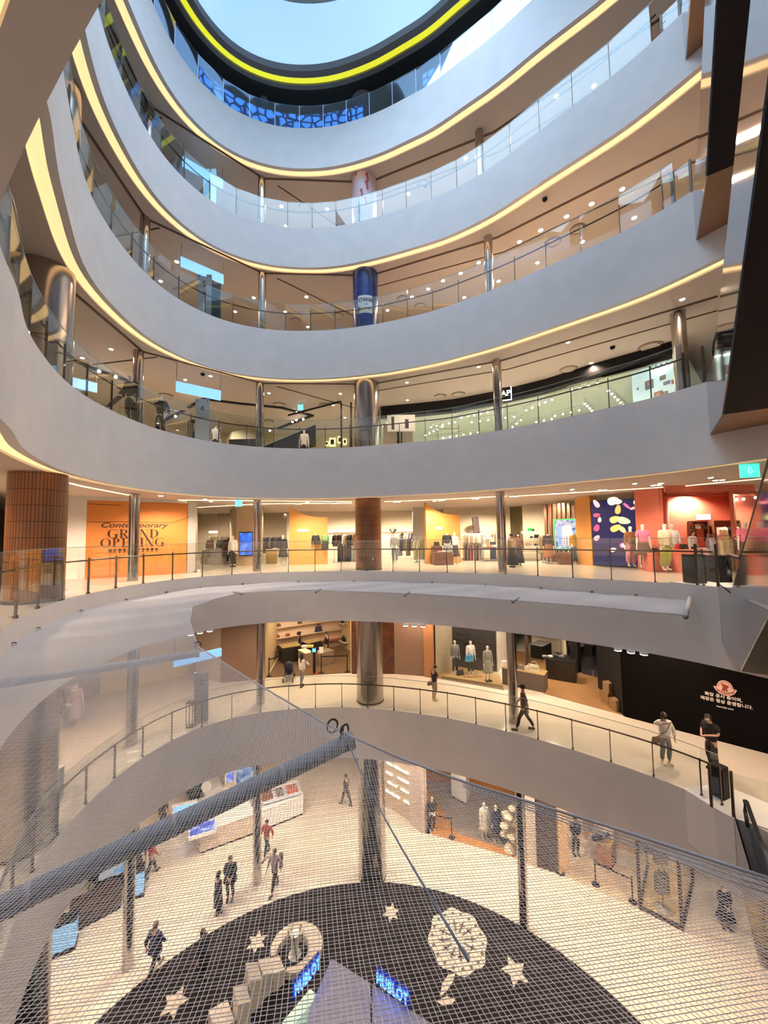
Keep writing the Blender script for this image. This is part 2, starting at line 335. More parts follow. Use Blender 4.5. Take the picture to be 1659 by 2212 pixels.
AN = {7: (650, 280), 6: (625, 492), 5: (725, 715), 4: (650, 971), 3: (790, 1237), 2: (793, 1532)}
BL = {7: 'blue tinted frameless glass balustrade of the topmost gallery under the skylight', 6: 'curved glass balustrade with dark handrail, second gallery from the top',
      5: 'curved glass balustrade with dark handrail, third gallery from the top by the blue column', 4: 'curved glass balustrade in front of the black shop band',
      3: 'curved glass balustrade with bronze posts in front of the orange walls', 2: 'curved glass balustrade of the gallery where people walk, partly behind the net'}
for k in (7, 6, 5, 4, 3, 2):
    balustrade(k, {2: 11, 3: 9}.get(k, 10), 226, anchor=AN[k], glass=m_bglass if k == 7 else m_glass, rail=k != 7, gh=1.3 if k == 7 else 1.4, label=BL[k])
# ------------------------------------------------------------------ columns
m_tile = brickmat('brown_tile', (.30, .13, .055), (.26, .11, .045), (.06, .025, .012), .075, .42, .008, off=0, coord='UV', rough=.35)
m_blue = M('blue_wrap', (.01, .045, .22), .25, noise=.3, nscale=2)
m_pink = M('pale_pink_wrap', (.62, .50, .55), .4)
m_cdark = M('column_steel', (.46, .42, .39), .24, 1)
def column(k, x, y, r, mat, label, base=True):
    z0, z1 = ZT[k], CEIL[k]
    e = empty('column', (x, y, z0), label, 'column')
    MB().lathe([(r, 0), (r, z1-z0)], n=40 if r > .4 else 20, uv=True).build('shaft', mat, e)
    if r > .4:
        MB().lathe([(r+.012, 0.001), (r+.012, .08), (r, .085)], n=40, caps=False).build('base_ring', m_post, e)
    return e
FATP = (-.78, 18.75); LFT = (-9.35, 10.35)
TH = {'A': (-9.67, 15.1), 'B': (-5.88, 18.5), 'C': (5.25, 16.4), 'D': (10.3, 12.9)}
for k in range(1, 8):
    M('grey_column', (.22, .2, .19), .6); fm = {3: m_tile, 5: m_blue, 6: m_pink, 7: M('grey_column', (.22, .2, .19), .6)}.get(k, m_cdark)
    d = {3: 'round column clad in small brown upright tiles, middle of the orange-wall gallery', 5: 'round column wrapped in deep blue film with white label', 6: 'round pale pink wrapped column with red figures',
         4: 'thick round steel column at the left end of the black band', 2: 'thick round steel column right of the bag shop entrance', 1: 'thick round steel column rising from the ground floor behind the net', 7: 'thick grey column beneath the dark ceiling of the topmost gallery'}[k]
    cc = column(k, *FATP, .63, fm, d)
    if k == 5: fat5 = cc
    if k == 6: fat6 = cc
    if k == 3: fat3 = cc
    column(k, *LFT, .63, m_tile if k == 3 else m_cdark, 'thick round %s column at the far left of the %s' % ('brown tiled' if k == 3 else 'steel', LV[k]))
    for q, (x, y) in TH.items():
        pc = {'A': {5: (312, 530), 4: (298, 830), 3: (289, 1150), 2: (286, 1500), 1: (279, 1960)}, 'B': {6: (565, 440), 5: (566, 655), 4: (561, 900), 3: (555, 1160), 2: (563, 1430), 1: (556, 1780)}, 'C': {6: (1036, 320), 5: (1056, 570), 4: (1075, 850), 3: (1083, 1150), 2: (1107, 1465), 1: (1127, 1850)}}.get(q, {}).get(k)
        if pc: x = atd(pc[0], pc[1], y).x
        if q == 'D' and k not in (4,): continue
        nm = {'A': 'far left of the fat one', 'B': 'just left of the fat one', 'C': 'right of the fat one', 'D': 'at the right end'}[q]
        column(k, x, y, .19 if q != 'D' else .22, MATS['grey_column'] if k == 7 else m_steel if q != 'D' else m_cdark, 'thin steel column %s, %s' % (nm, LV[k]))
# writing on the blue wrapped column, red dancers on the pink one, socket on the tiled one
mbl = MB(); pts = []
def onshaft(parent, r, phi0, phi1, z0, z1, mat, name, n=10, ell=False):
    vs = []; m = MB()
    for i in range(n+1):
        t = phi0+(phi1-phi0)*i/n; h = (math.sqrt(max(0, 1-(2*i/n-1)**2)) if ell else 1)*(z1-z0)/2; zc = (z0+z1)/2
        vs += [(r*math.cos(t), r*math.sin(t), zc-h), (r*math.cos(t), r*math.sin(t), zc+h)]
    m.add(vs, [(2*i, 2*i+2, 2*i+3, 2*i+1) for i in range(n)], True); return m.build(name, mat, parent)
def towards(x, y): return math.atan2(-y, -x)
ph = towards(*FATP)
onshaft(fat5, .636, ph-.62, ph+.55, .95, 1.85, M('wrap_label_white', (.7, .72, .72), .5), 'printed_label')
for i, (tx, sz, zz) in enumerate((('HOMME', .3, 1.6), ('IN', .13, 1.38), ('BONHEUR', .2, 1.16))):
    n = len(tx)
    for j, chh in enumerate(tx):
        t = ph+(j-(n-1)/2)*sz*.8/.64; text(chh, sz, M('ink_dark', (.03, .04, .06), .6), fat5, (.643*math.cos(t), .643*math.sin(t), zz), (math.pi/2, 0, t+math.pi/2), ext=.003, bold=True)
random.seed(3)
for j in range(6):
    t = ph+random.uniform(-.9, .9); zz = 1.0+j*.42; a = (.65*math.cos(t), .65*math.sin(t))
    onshaft(fat6, .638+.001*j, t-.12, t+.12, zz, zz+.2, M('figure_red', (.5, .05, .05), .5), 'printed_figure', ell=True)
    onshaft(fat6, .638+.001*j, t-.03, t+.16, zz-.3, zz+.05, MATS['figure_red'], 'printed_figure', ell=True)
onshaft(fat3, .637, ph+.28, ph+.36, .45, .6, m_white, 'socket_plate')
# ------------------------------------------------------------------ dark joints in the gallery ceilings
m_joint = M('ceiling_joint', (.10, .055, .035), .6)
def joint(k, pts, w_=.09, d=.03, mat=m_joint):
    z = CEIL[k]-d/2
    for a, b in zip(pts[:-1], pts[1:]):
        a = Vector((*a[:2], 0)); b = Vector((*b[:2], 0)); t = b-a
        trim(MB().box(((a.x+b.x)/2, (a.y+b.y)/2, z), (t.length, w_, d), math.atan2(t.y, t.x)).build('trim', mat))
for k in (4, 5, 6):
    joint(k, [LFT, TH['A'], TH['B'], (FATP[0]-.6, FATP[1]), ])
    joint(k, [(FATP[0]+.6, FATP[1]-.1), TH['C'], (10.9, 12.0)])
    joint(k, [(FATP[0]+.6, FATP[1]+.9), (5.8, 17.3), (11.6, 12.8)], .04)
    joint(k, [(-5.3, 18.9), (-1.5, 22.5)], .05)
    joint(k, [(-9.4, 15.6), (-12.5, 16.2)], .05)
# ------------------------------------------------------------------ escalators, stacked one above the other at the right
m_clad = M('mirror_cladding', (.50, .48, .50), .07, 1, bump=.06, nscale=.9)
m_under = M('escalator_underside', (.022, .016, .015), .55)
m_pit = M('escalator_pit_soffit', (.30, .16, .09), .5)
m_rubber = M('black_rubber', (.012, .012, .013), .35)
m_step = M('step_grey', (.16, .16, .17), .4, .7)
EO = Vector((9.31, 10.85, 0)); ED = Vector((-.571, -.821, 0)); EW = Vector((.821, -.571, 0))
def escalator(k, label):
    z0 = ZT[k]; h = ZT[k+1]-z0; run = h/math.tan(math.radians(30)); sl = 2.65; se = sl+run
    e = empty('escalator', (EO.x, EO.y, z0), label, 'escalator', 'escalators stacked at the right of the atrium')
    P = lambda s, w_, z: ED*s+EW*w_+Vector((0, 0, z))
    Wd = 1.75
    # side cladding (both sides)
    for w_, nm in ((0, 'side_cladding'), (Wd, 'side_cladding')):
        low = [(0, -1.48), (sl, -1.48), (se, h-1.48), (se+1.6, h-1.3)]; top = [(0, .12), (sl-.6, .12), (se-.4, h+.05), (se+1.6, h+.12)]
        m = MB(); n = 4; vs = [P(s, w_, z) for s, z in low]+[P(s, w_, z) for s, z in top]+[P(s, w_+.03, z) for s, z in low]+[P(s, w_+.03, z) for s, z in top]
        fs = []
        for i in range(3): fs += [(i, i+1, 4+i+1, 4+i), (8+i+1, 8+i, 12+i, 12+i+1), (4+i, 4+i+1, 12+i+1, 12+i), (i+1, i, 8+i, 8+i+1)]
        m.add(vs, fs); m.build(nm, m_clad, e)
    m = MB(); m.sheet([P(sl, .03, -1.475), P(sl, Wd, -1.475), P(se, Wd, h-1.475), P(se, .03, h-1.475)], .02); m.build('underside', m_under, e)
    m = MB(); m.sheet([P(0, .03, -1.475), P(0, Wd, -1.475), P(sl, Wd, -1.475), P(sl, .03, -1.475)], .02); m.build('pit_soffit', m_pit, e); m = MB(); m.sheet([P(se, .03, h-1.475), P(se, Wd, h-1.475), P(se+1.6, Wd, h-1.3), P(se+1.6, .03, h-1.3)], .02); m.build('pit_soffit', m_pit, e)
    m = MB(); nst = int(run/.4)
    for i in range(nst): m.sheet([P(sl+.4*i, .35, h*i/nst-.02), P(sl+.4*(i+1), .35, h*i/nst-.02), P(sl+.4*(i+1), Wd-.3, h*i/nst-.02), P(sl+.4*i, Wd-.3, h*i/nst-.02)], .1)
    m.build('steps', m_step, e)
    for w_ in (.18, Wd-.18):
        pr = [(.55, .1), (sl-.2, .1), (se, h+.1), (se+1.2, h+.1)]; hi = [(.75, .95), (sl-.3, .95), (se-.2, h+.95), (se+1.2, h+.95)]
        m = MB(); vs = [P(s, w_, z) for s, z in pr]+[P(s, w_, z) for s, z in hi]+[P(s, w_+.012, z) for s, z in pr]+[P(s, w_+.012, z) for s, z in hi]; fs = []
        for i in range(3): fs += [(i, i+1, 5+i, 4+i), (8+i+1, 8+i, 12+i, 13+i)]
        m.add(vs, fs); m.build('glass_balustrade', m_glass, e)
        hp = [(.7, .3), (.45, .55), (.5, .82), (.8, .97), (sl-.3, .97), (sl+.6, 1.37), (se-.2, h+.97), (se+1.2, h+.97)]
        MB().tube([P(s, w_, z) for s, z in hp], .045, 6).build('handrail', m_rubber, e)
    return e
for k, lb in ((2, 'escalator rising from the gallery where people walk, mirror side panels, at the lower right'), (3, 'escalator rising from the gallery with the coral shop, mirror side panels'),
              (4, 'escalator with dark underside rising from the gallery with the black shop band'), (5, 'escalator with orange-brown pit underside, third gallery from the top'), (6, 'escalator with dark underside at the top right, second gallery from the top')):
    escalator(k, lb)
for k in (2, 3, 4, 5, 6):
    zt = ZT[k]; poly = [(8.9, 12.1), (9.12, 11.25), (9.30, 10.86), (10.6, 9.95), (11.3, 10.6), (10.2, 12.3)]
    o = MB().prism(poly, zt-1.48, zt+.035).build('trim', m_plaster); trim(o)
    # glass fence with end post beside the escalator head
    e = empty('glass_fence', (9.15, 11.2, zt), 'short glass fence beside the escalator head, %s' % LV[k], 'fence')
    a, b, c = Vector((-.06, .1, .03)), Vector((.2, -.3, .03)), Vector((1.35, -1.1, .03))
    for p, q in ((a, b), (b, c)):
        MB().sheet([p, q, q+Vector((0, 0, 1.15)), p+Vector((0, 0, 1.15))], .015).build('glass_panel', m_glass, e)
    for p in (a, b, c): MB().box(p+Vector((0, 0, .6)), (.06, .06, 1.2), .6).build('post', m_post, e)
# ------------------------------------------------------------------ lamps of the hall
lamp('skylight_light', 'AREA', (-.5, 9.8, 24.15), 1150, (.56, .76, 1.0), 11, aim=(-.5, 9.8, 0), sy=11, spread=140)
def downlight(k, px, py, big=1.0, lit=True):
    z = CEIL[k]; p = at(px, py, z)
    e = empty('downlight', (p.x, p.y, z), 'round white ceiling downlight, %s' % LV[k], 'downlight', 'downlights in the ceiling of the '+LV[k])
    MB().lathe([(.11*big, -.012), (.12*big, -.002), (.12*big, .01)], n=12).build('rim', m_white, e)
    MB().lathe([(.09*big, -.02), (.09*big, -.008)], n=12).build('bulb', m_bulb, e.children[0])
    if lit: lamp('downlight_beam', 'SPOT', (p.x, p.y, z-.08), 230 if k == 4 else 320, WARM, .06, 150, aim=(p.x, p.y, z-3))
DL = {6: [(608, 445, 1), (707, 451, 1), (882, 418, 1), (1006, 341, 1), (1202, 208, 1), (1283, 185, 0), (617, 488, 0)],
      5: [(662, 641, 1), (382, 565, 1), (347, 607, 0), (548, 643, 1), (508, 673, 0), (957, 606, 1), (995, 590, 0), (1034, 567, 1), (1122, 522, 1), (1168, 497, 0), (1224, 467, 1), (1278, 440, 0), (1344, 408, 1), (1161, 567, 1), (1258, 522, 0), (1370, 470, 1), (1003, 642, 0), (1077, 607, 0), (890, 641, 1), (837, 670, 0), (616, 673, 0), (665, 706, 0), (925, 624, 0)],
      4: [(240, 754, 1), (178, 773, 0), (581, 849, 1), (735, 850, 1), (720, 875, 0), (745, 902, 0), (1034, 792, 1), (879, 826, 1), (880, 864, 0), (1277, 784, 1), (1227, 739, 1), (1474, 646, 1), (215, 801, 0), (250, 812, 1), (455, 812, 0), (400, 820, 1)]}
for k, L in DL.items():
    for px, py, lit in L: downlight(k, px, py, .8 if k == 4 else 1, lit)
for k, Ls, E in ((3, 13, 520), (2, 12, 400), (1, 14, 540)):
    for i in range(Ls):
        t = math.radians(8+ (205)*i/(Ls-1)); R = {3: 11.2, 2: 11.4, 1: 11.6}[k]
        x, y = CX+R*1.02*math.cos(t), CYC+R*math.sin(t)
        lamp('gallery_beam', 'SPOT', (x, y, CEIL[k]-.06), E, WARM, .07, 155, aim=(x, y, -99))
        e = empty('downlight', (x, y, CEIL[k]), 'round white gallery edge downlight, %s' % LV[k], 'downlight', 'edge downlights in the ceiling of the '+LV[k])
        MB().lathe([(.11, -.012), (.12, -.002), (.12, .01)], n=12).build('rim', m_white, e); MB().lathe([(.09, -.02), (.09, -.008)], n=12).build('bulb', m_bulb, e)
# ------------------------------------------------------------------ people and mannequins
def skinmesh(name, nodes, edges, root=0, sub=1):
    """nodes: list of (co, radius); grows one continuous surface over the skeleton"""
    me = bpy.data.meshes.new(name); me.from_pydata([n[0] for n in nodes], edges, [])
    o = bpy.data.objects.new('tmp', me); COL.objects.link(o)
    md = o.modifiers.new('s', 'SKIN'); md.use_smooth_shade = True
    for i, n in enumerate(nodes):
        r = n[1]; sv = me.skin_vertices[0].data[i]; sv.radius = r if isinstance(r, tuple) else (r, r); sv.use_root = (i == root)
    ms = o.modifiers.new('u', 'SUBSURF'); ms.levels = ms.render_levels = sub
    dg = bpy.context.evaluated_depsgraph_get(); out = bpy.data.meshes.new_from_object(o.evaluated_get(dg)); bpy.data.objects.remove(o); out.name = name
    return out
POSES = {
 'stand': dict(lf=(.09, 0, 0), rf=(-.09, .02, 0), lh=(.24, -.04, .80), rh=(-.24, -.04, .80)),
 'wide': dict(lf=(.14, 0, 0), rf=(-.14, .0, 0), lh=(.27, -.06, .82), rh=(-.27, -.06, .82)),
 'walk': dict(lf=(.07, -.33, .0), rf=(-.07, .30, .05), lh=(.25, .12, .86), rh=(-.23, -.26, .90)),
 'phone': dict(lf=(.09, 0, 0), rf=(-.09, .03, 0), lh=(.06, -.30, 1.12), rh=(-.08, -.30, 1.10), nod=.07),
 'mouth': dict(lf=(.11, 0, 0), rf=(-.11, .0, 0), lh=(.26, -.08, .88), rh=(-.03, -.19, 1.42)),
 'clasp': dict(lf=(.10, 0, 0), rf=(-.10, .02, 0), lh=(.04, -.22, .98), rh=(-.04, -.22, .98)),
 'push': dict(lf=(.08, -.10, .0), rf=(-.08, .14, .02), lh=(.17, -.45, 1.02), rh=(-.17, -.45, 1.02)),
 'bag': dict(lf=(.08, -.22, .0), rf=(-.08, .20, .04), lh=(.30, .02, .84), rh=(-.22, -.16, .88)),
}
SK = {}
def skeleton(pose, grow=0.0):
    p = POSES[pose]; nod = p.get('nod', 0); N = []; E_ = []
    def n(co, r): N.append((Vector(co), r)); return len(N)-1
    def e(a, b): E_.append((a, b))
    pel = n((0, 0, .94), (.135, .10)); sp = n((0, .0, 1.13), (.12, .09)); ch = n((0, .01, 1.32), (.145, .10)); nb = n((0, .0, 1.45), .055)
    nk = n((0, -.01-nod*.3, 1.51), .05); hd = n((0, -.02-nod, 1.60), (.075, .088)); hh = n((0, -.015-nod, 1.68), (.062, .075))
    for a, b in ((pel, sp), (sp, ch), (ch, nb), (nb, nk), (nk, hd), (hd, hh)): e(a, b)
    out = {'head': Vector((0, -.02-nod, 1.61))}
    for s, f, h, key in ((1, 'lf', 'lh', 'L'), (-1, 'rf', 'rh', 'R')):
        hip = n((s*.095, 0, .88), .088); ft = Vector(p[f]); kn = Vector((s*.1, 0, .90)).lerp(ft+Vector((0, .04, .08)), .5)+Vector((0, -.05, 0)); k_ = n(kn, .06)
        cf = n(kn.lerp(ft+Vector((0, .05, .1)), .45)+Vector((0, .02, 0)), .052); an = n(ft+Vector((0, .04, .09)), .036); hl = n(ft+Vector((0, .0, .04)), .036); to = n(ft+Vector((s*.02, -.12, .03)), .030)
        for a, b in ((pel, hip), (hip, k_), (k_, cf), (cf, an), (an, hl), (hl, to)): e(a, b)
        sh = n((s*.175, .01, 1.39), .058); hv = Vector(p[h]); mid = Vector((s*.19, .01, 1.39)).lerp(hv, .5); d = (hv-Vector((s*.19, 0, 1.39))).length
        b_ = math.sqrt(max(.0, .29**2-(d/2)**2)); el = n(mid+Vector((s*.6, .6, -.45)).normalized()*b_, .041)
        u = (hv-N[el][0]).normalized(); wr = n(hv-u*.05, .028); pm = n(hv+u*.02, (.036, .022))
        for a, b in ((ch, sh), (sh, el), (el, wr), (wr, pm)): e(a, b)
        side = Vector((0, -1, 0)) if abs(u.z) > .6 else Vector((s*1.0, 0, .1)); pn = u.cross(side).normalized()
        for j, (o_, ln) in enumerate(((-.03, .065), (-.011, .078), (.009, .073), (.028, .056))):
            k1 = n(hv+u*.055+side*o_, .0105); k2 = n(hv+u*(.055+ln*.5)+side*o_*1.1-pn*.006, .0095); k3 = n(hv+u*(.05+ln*.9)+side*o_*1.1-pn*.022, .008)
            e(pm, k1); e(k1, k2); e(k2, k3)
        t1 = n(hv-side*.045+u*.03, .011); t2 = n(hv-side*.06+u*.06, .009); e(pm, t1); e(t1, t2)
        out[key+'h'] = hv; out[key+'f'] = ft; out[key+'k'] = kn; out[key+'e'] = N[el][0].copy(); out[key+'s'] = N[sh][0].copy(); out[key+'w'] = N[wr][0].copy(); out[key+'c'] = N[cf][0].copy(); out[key+'a'] = N[an][0].copy()
    return N, E_, out
def part_skin(key, f):
    if key not in SK: SK[key] = f()
    return SK[key]
def link(me, name, parent, mat, loc=None):
    me2 = me.copy(); me2.materials.clear(); me2.materials.append(mat); o = bpy.data.objects.new(name, me2); COL.objects.link(o); o.parent = parent
    if loc is not None: o.location = loc
    return o
def topmesh(pose, long=False, wide=1.0):
    _, _, q = skeleton(pose); N = [(Vector((0, 0, .88)), (.155*wide, .12*wide)), (Vector((0, 0, 1.10)), (.15*wide, .115*wide)), (Vector((0, .01, 1.31)), (.165*wide, .118*wide)), (Vector((0, 0, 1.44)), .07)]; E_ = [(0, 1), (1, 2), (2, 3)]
    for k in 'LR':
        i = len(N); N += [(q[k+'s'], .072*wide), (q[k+'s'].lerp(q[k+'e'], .75), .062*wide)]; E_ += [(2, i), (i, i+1)]
        if long: N += [(q[k+'e'], .056*wide), (q[k+'w'].lerp(q[k+'e'], .12), .043*wide)]; E_ += [(i+1, i+2), (i+2, i+3)]
    return skinmesh('top', N, E_, 1)
def trousermesh(pose, r=1.0, short=False):
    _, _, q = skeleton(pose); N = [(Vector((0, 0, .98)), (.145, .112)), (Vector((0, 0, .90)), (.15, .118))]; E_ = [(0, 1)]
    for s, k in ((1, 'L'), (-1, 'R')):
        i = len(N); N += [(Vector((s*.09, 0, .84)), .10), (q[k+'k'], .076*r)]; E_ += [(1, i), (i, i+1)]
        if not short: N += [(q[k+'c'], .070*r), (q[k+'a']+Vector((0, 0, .03)), .058*r)]; E_ += [(i+1, i+2), (i+2, i+3)]
    return skinmesh('trousers', N, E_, 1)
def lowerlathe(z0, z1, r0, r1, fold=0, n=28):
    m = MB(); vs = []; rows = 5
    for j in range(rows+1):
        t = j/rows; r = r1+(r0-r1)*(1-t)**1.2
        for i in range(n):
            a = 2*math.pi*i/n; rr = r*(1+fold*(1-t)*math.sin(a*7)); vs.append((rr*math.cos(a)*1.1, rr*math.sin(a)*.85, z0+(z1-z0)*t))
    fs = [(j*n+i, j*n+(i+1) % n, (j+1)*n+(i+1) % n, (j+1)*n+i) for j in range(rows) for i in range(n)]+[tuple(range(n-1, -1, -1)), tuple(rows*n+i for i in range(n))]
    return m.add(vs, fs, True)
SKIN = M('skin', (.50, .30, .21), .55, noise=.05)
def cmat(rgb, rough=.85, noise=.12): return M('cloth_%02d_%02d_%02d' % tuple(int(c*99) for c in rgb), rgb, rough, noise=noise, nscale=14)
def figure(name, loc, rz, label, cat, pose='stand', skin=SKIN, top=None, long=True, wide=1.0, trousers=None, tr=1.0, short=False, skirt=None, coat=None, hair=None, hairlen=0, mask=None, shoes=None, height=1.7, group=None, cap=None, headless=False, bust=False):
    e = empty(name, loc, label, cat, group, rz); sc = height/1.72; e.scale = (sc, sc, sc)
    def bodym():
        N, E_, q = skeleton(pose)
        if headless:   # stop at the neck
            keep = [i for i in range(len(N)) if i not in (5, 6)]; mp = {a: b for b, a in enumerate(keep)}; E2 = [(mp[a], mp[b]) for a, b in E_ if a in mp and b in mp]; return skinmesh('body', [N[i] for i in keep], E2)
        return skinmesh('body', N, E_)
    bod = link(part_skin(('b', pose, headless), bodym), 'body', e, skin)
    q = skeleton(pose)[2]; hd = q['head']
    if top: link(part_skin(('t', pose, long, wide), lambda: topmesh(pose, long, wide)), 'top', e, top)
    if trousers: link(part_skin(('r', pose, tr, short), lambda: trousermesh(pose, tr, short)), 'trousers', e, trousers)
    if skirt: lowerlathe(skirt[1], 1.0, skirt[2], .15, .05).build('skirt', skirt[0], e)
    if coat: lowerlathe(coat[1], 1.25, coat[2], .17, .02).build('coat_skirt', coat[0], e)
    if not headless and name == 'person':
        for s in (-1, 1): MB().ball((s*.032, hd.y-.083, hd.z+.02), .011, 8, 5).build('eye', M('eye_dark', (.02, .015, .012), .3), bod)
        m = MB(); m.add([(0, hd.y-.118, hd.z-.01), (-.013, hd.y-.085, hd.z-.018), (.013, hd.y-.085, hd.z-.018), (0, hd.y-.085, hd.z+.03)], [(0, 1, 2), (0, 3, 1), (0, 2, 3), (1, 3, 2)]); m.build('nose', skin, bod)
        MB().box((0, hd.y-.084, hd.z-.042), (.04, .012, .009)).build('mouth', M('lips', (.35, .12, .10), .5), bod)
        for s in (-1, 1): MB().ball((s*.078, hd.y+.0, hd.z), .018, 8, 6, (.5, 1, 1.4)).build('ear', skin, bod)
    if hair:
        m = MB(); rows, nn = 7, 16; vs = []
        for j in range(rows+1):
            t = j/rows; th = t*math.pi*.60
            for i in range(nn):
                a = 2*math.pi*i/nn; front = max(0, -math.sin(a)); th2 = th*(1-.42*front); r = .099
                z = .112*math.cos(th2); rr = math.sin(th2); y_ = rr*.110*math.sin(a); x_ = rr*.092*math.cos(a)
                if hairlen and j == rows and front < .35: z -= hairlen
                if hairlen and j == rows-1 and front < .35: z -= hairlen*.45
                vs.append((x_, hd.y+.012+y_, hd.z+.015+z))
        fs = [(j*nn+(i+1) % nn, j*nn+i, (j+1)*nn+i, (j+1)*nn+(i+1) % nn) for j in range(rows) for i in range(nn)]+[tuple(rows*nn+i for i in range(nn))]
        m.add(vs, fs, True); m.build('hair', hair, e)
    if mask: m = MB(); m.ball((0, hd.y-.045, hd.z-.03), .062, 12, 8, (1, .9, .75)); m.build('face_mask', mask, e)
    if cap:
        m = MB(); m.ball((0, hd.y+.01, hd.z+.05), .102, 14, 8, (1, 1.05, .8)); m.box((0, hd.y-.125, hd.z+.035), (.13, .11, .012)); m.build('cap', cap, e)
    if shoes:
        for k in 'LR':
            f = q[k+'f']; m = MB(); m.bbox((f.x, f.y-.035, f.z+.035), (.085, .25, .075), .02); m.build('shoe', shoes, e)
    return e
HAIRB = M('black_hair', (.012, .009, .008), .45); KBLK = cmat((.015, .015, .018)); KDRK = cmat((.04, .035, .035)); KWHT = cmat((.72, .70, .66)); KGRY = cmat((.20, .20, .21)); KNAV = cmat((.02, .03, .07)); KBRN = cmat((.12, .065, .04)); KDEN = cmat((.10, .14, .20)); KBEI = cmat((.42, .33, .22))
MASKW = M('mask_white', (.75, .75, .75), .8); MASKB = M('mask_black', (.02, .02, .02), .8); SHOEB = M('shoe_black', (.02, .018, .017), .4); SHOEW = M('shoe_white', (.62, .55, .42), .6); SHOEO = M('shoe_olive', (.16, .13, .09), .6)
MNQ = M('mannequin_white', (.75, .70, .64), .45); MNQC = M('mannequin_cream', (.62, .52, .40), .45)
def face(p, q): return math.atan2(q[1]-p[1], q[0]-p[0])+math.pi/2      # turn a figure (its front is -y) at p towards q
# ------------------------------------------------------------------ shop fittings
def wallseg(A, B, z0, z1, mat, name='wall_back', th=.12):
    A = Vector((A[0], A[1], 0)); B = Vector((B[0], B[1], 0)); t = B-A
    return struct(MB().box(((A.x+B.x)/2, (A.y+B.y)/2, (z0+z1)/2), (t.length, th, z1-z0), math.atan2(t.y, t.x)).build(name, mat))
def hanging_sign(p, length, h, ztop, label, mat, rz=0, z=None):
    e = empty('hanging_sign', p, label, 'sign', None, rz)
    MB().box((0, 0, 0), (length, .08, h)).build('light_box', mat, e)
    for s in (-1, 1): MB().box((s*(length/2-.02), 0, (ztop-p[2])/2), (.025, .025, ztop-p[2]+h/2)).build('hanger', m_brush, e)
    return e
m_bluesign = M('blue_sign_glow', (.3, .6, .9), .5, emit=(.22, .52, .95), es=1.0)
m_ink = M('black_ink', (.015, .013, .012), .6); m_inkb = M('brown_black_ink', (.03, .008, .005), .6)
GARM = {}
def garment_mesh(kind):
    if kind in GARM: return GARM[kind]
    m = MB(); ln = {'jacket': .75, 'coat': 1.05, 'shirt': .68, 'dress': 1.15, 'trousers': 1.0}[kind]
    if kind == 'trousers': prof = [(-.17, 0), (.17, 0), (.19, -ln), (.03, -ln), (0, -.35), (-.03, -ln), (-.19, -ln)]
    else: prof = [(-.06, 0), (.06, 0), (.20, -.06), (.27, -.14), (.33, -.60), (.25, -.62), (.20, -.25), (.22, -ln), (-.22, -ln), (-.20, -.25), (-.25, -.62), (-.33, -.60), (-.27, -.14), (-.20, -.06)]
    n = len(prof); vs = [(x, -.035-(.02 if i % 2 else 0), z) for i, (x, z) in enumerate(prof)]+[(x, .035+(.015 if i % 2 else 0), z) for i, (x, z) in enumerate(prof)]
    m.add(vs, [tuple(range(n)), tuple(range(2*n-1, n-1, -1))]+[((i+1) % n, i, n+i, n+(i+1) % n) for i in range(n)])
    me = m.mesh('garment'); GARM[kind] = me; return me
def garment(kind, loc, rz, mat, label, group):
    o = link(garment_mesh(kind), 'hanging_'+kind, None, mat, loc); o.rotation_euler[2] = rz; tag(o, label, kind, group)
    h = MB(); h.tube([(-.17, 0, -.05), (0, 0, .02), (.17, 0, -.05)], .008, 4); h.tube([(0, 0, .02), (0, 0, .09), (.02, 0, .11)], .005, 4); h.build('hanger', m_brush, o)
    return o
def rack(A, B, z0, h, mats, kinds, lab, glabel, group, n=8, legs=True, frame=m_brush, ang_off=1.1):
    A = Vector((A[0], A[1], z0)); B = Vector((B[0], B[1], z0)); c = (A+B)/2; t = (B-A); L = t.length; t.normalize(); rz = math.atan2(t.y, t.x)
    e = empty('clothes_rack', c, lab, 'clothes rack', None, rz)
    MB().tube([(-L/2, 0, h), (L/2, 0, h)], .016, 6).build('rail', frame, e)
    if legs:
        for s in (-1, 1):
            MB().box((s*L/2, 0, h/2), (.03, .03, h)).build('leg', frame, e)
            MB().box((s*L/2, 0, .015), (.04, .5, .03)).build('foot', frame, e)
    for i in range(n):
        p = A.lerp(B, (i+.5)/n)+Vector((0, 0, h-.13)); garment(kinds[i % len(kinds)], p, rz+ang_off+random.uniform(-.12, .12), mats[i % len(mats)], glabel, group)
    return e
def plinth(name, c, size, mat, label, cat='plinth', rz=0, top=None):
    e = empty(name, c, label, cat, None, rz); MB().bbox((0, 0, size[2]/2), size, .015).build('body', mat, e)
    if top: MB().box((0, 0, size[2]+.012), (size[0]*.98, size[1]*.98, .02)).build('table_top', top, e)
    return e
def bag(loc, s, mat, label, group=None, rz=0, handle=True):
    e = empty('handbag', loc, label, 'handbag', group, rz); m = MB()
    m.add([(-s*.5, -s*.2, 0), (s*.5, -s*.2, 0), (s*.5, s*.2, 0), (-s*.5, s*.2, 0), (-s*.42, -s*.1, s*.66), (s*.42, -s*.1, s*.66), (s*.42, s*.1, s*.66), (-s*.42, s*.1, s*.66)], [(3, 2, 1, 0), (4, 5, 6, 7), (0, 1, 5, 4), (1, 2, 6, 5), (2, 3, 7, 6), (3, 0, 4, 7)]); m.build('bag_body', mat, e)
    MB().box((0, -s*.17, s*.5), (s*.7, s*.04, s*.22)).build('flap', mat, e.children[0])
    if handle: MB().tube([(s*.28*math.cos(a), 0, s*.64+s*.36*math.sin(a)) for a in [math.pi*i/8 for i in range(9)]], s*.035, 5).build('handle', mat, e)
    return e
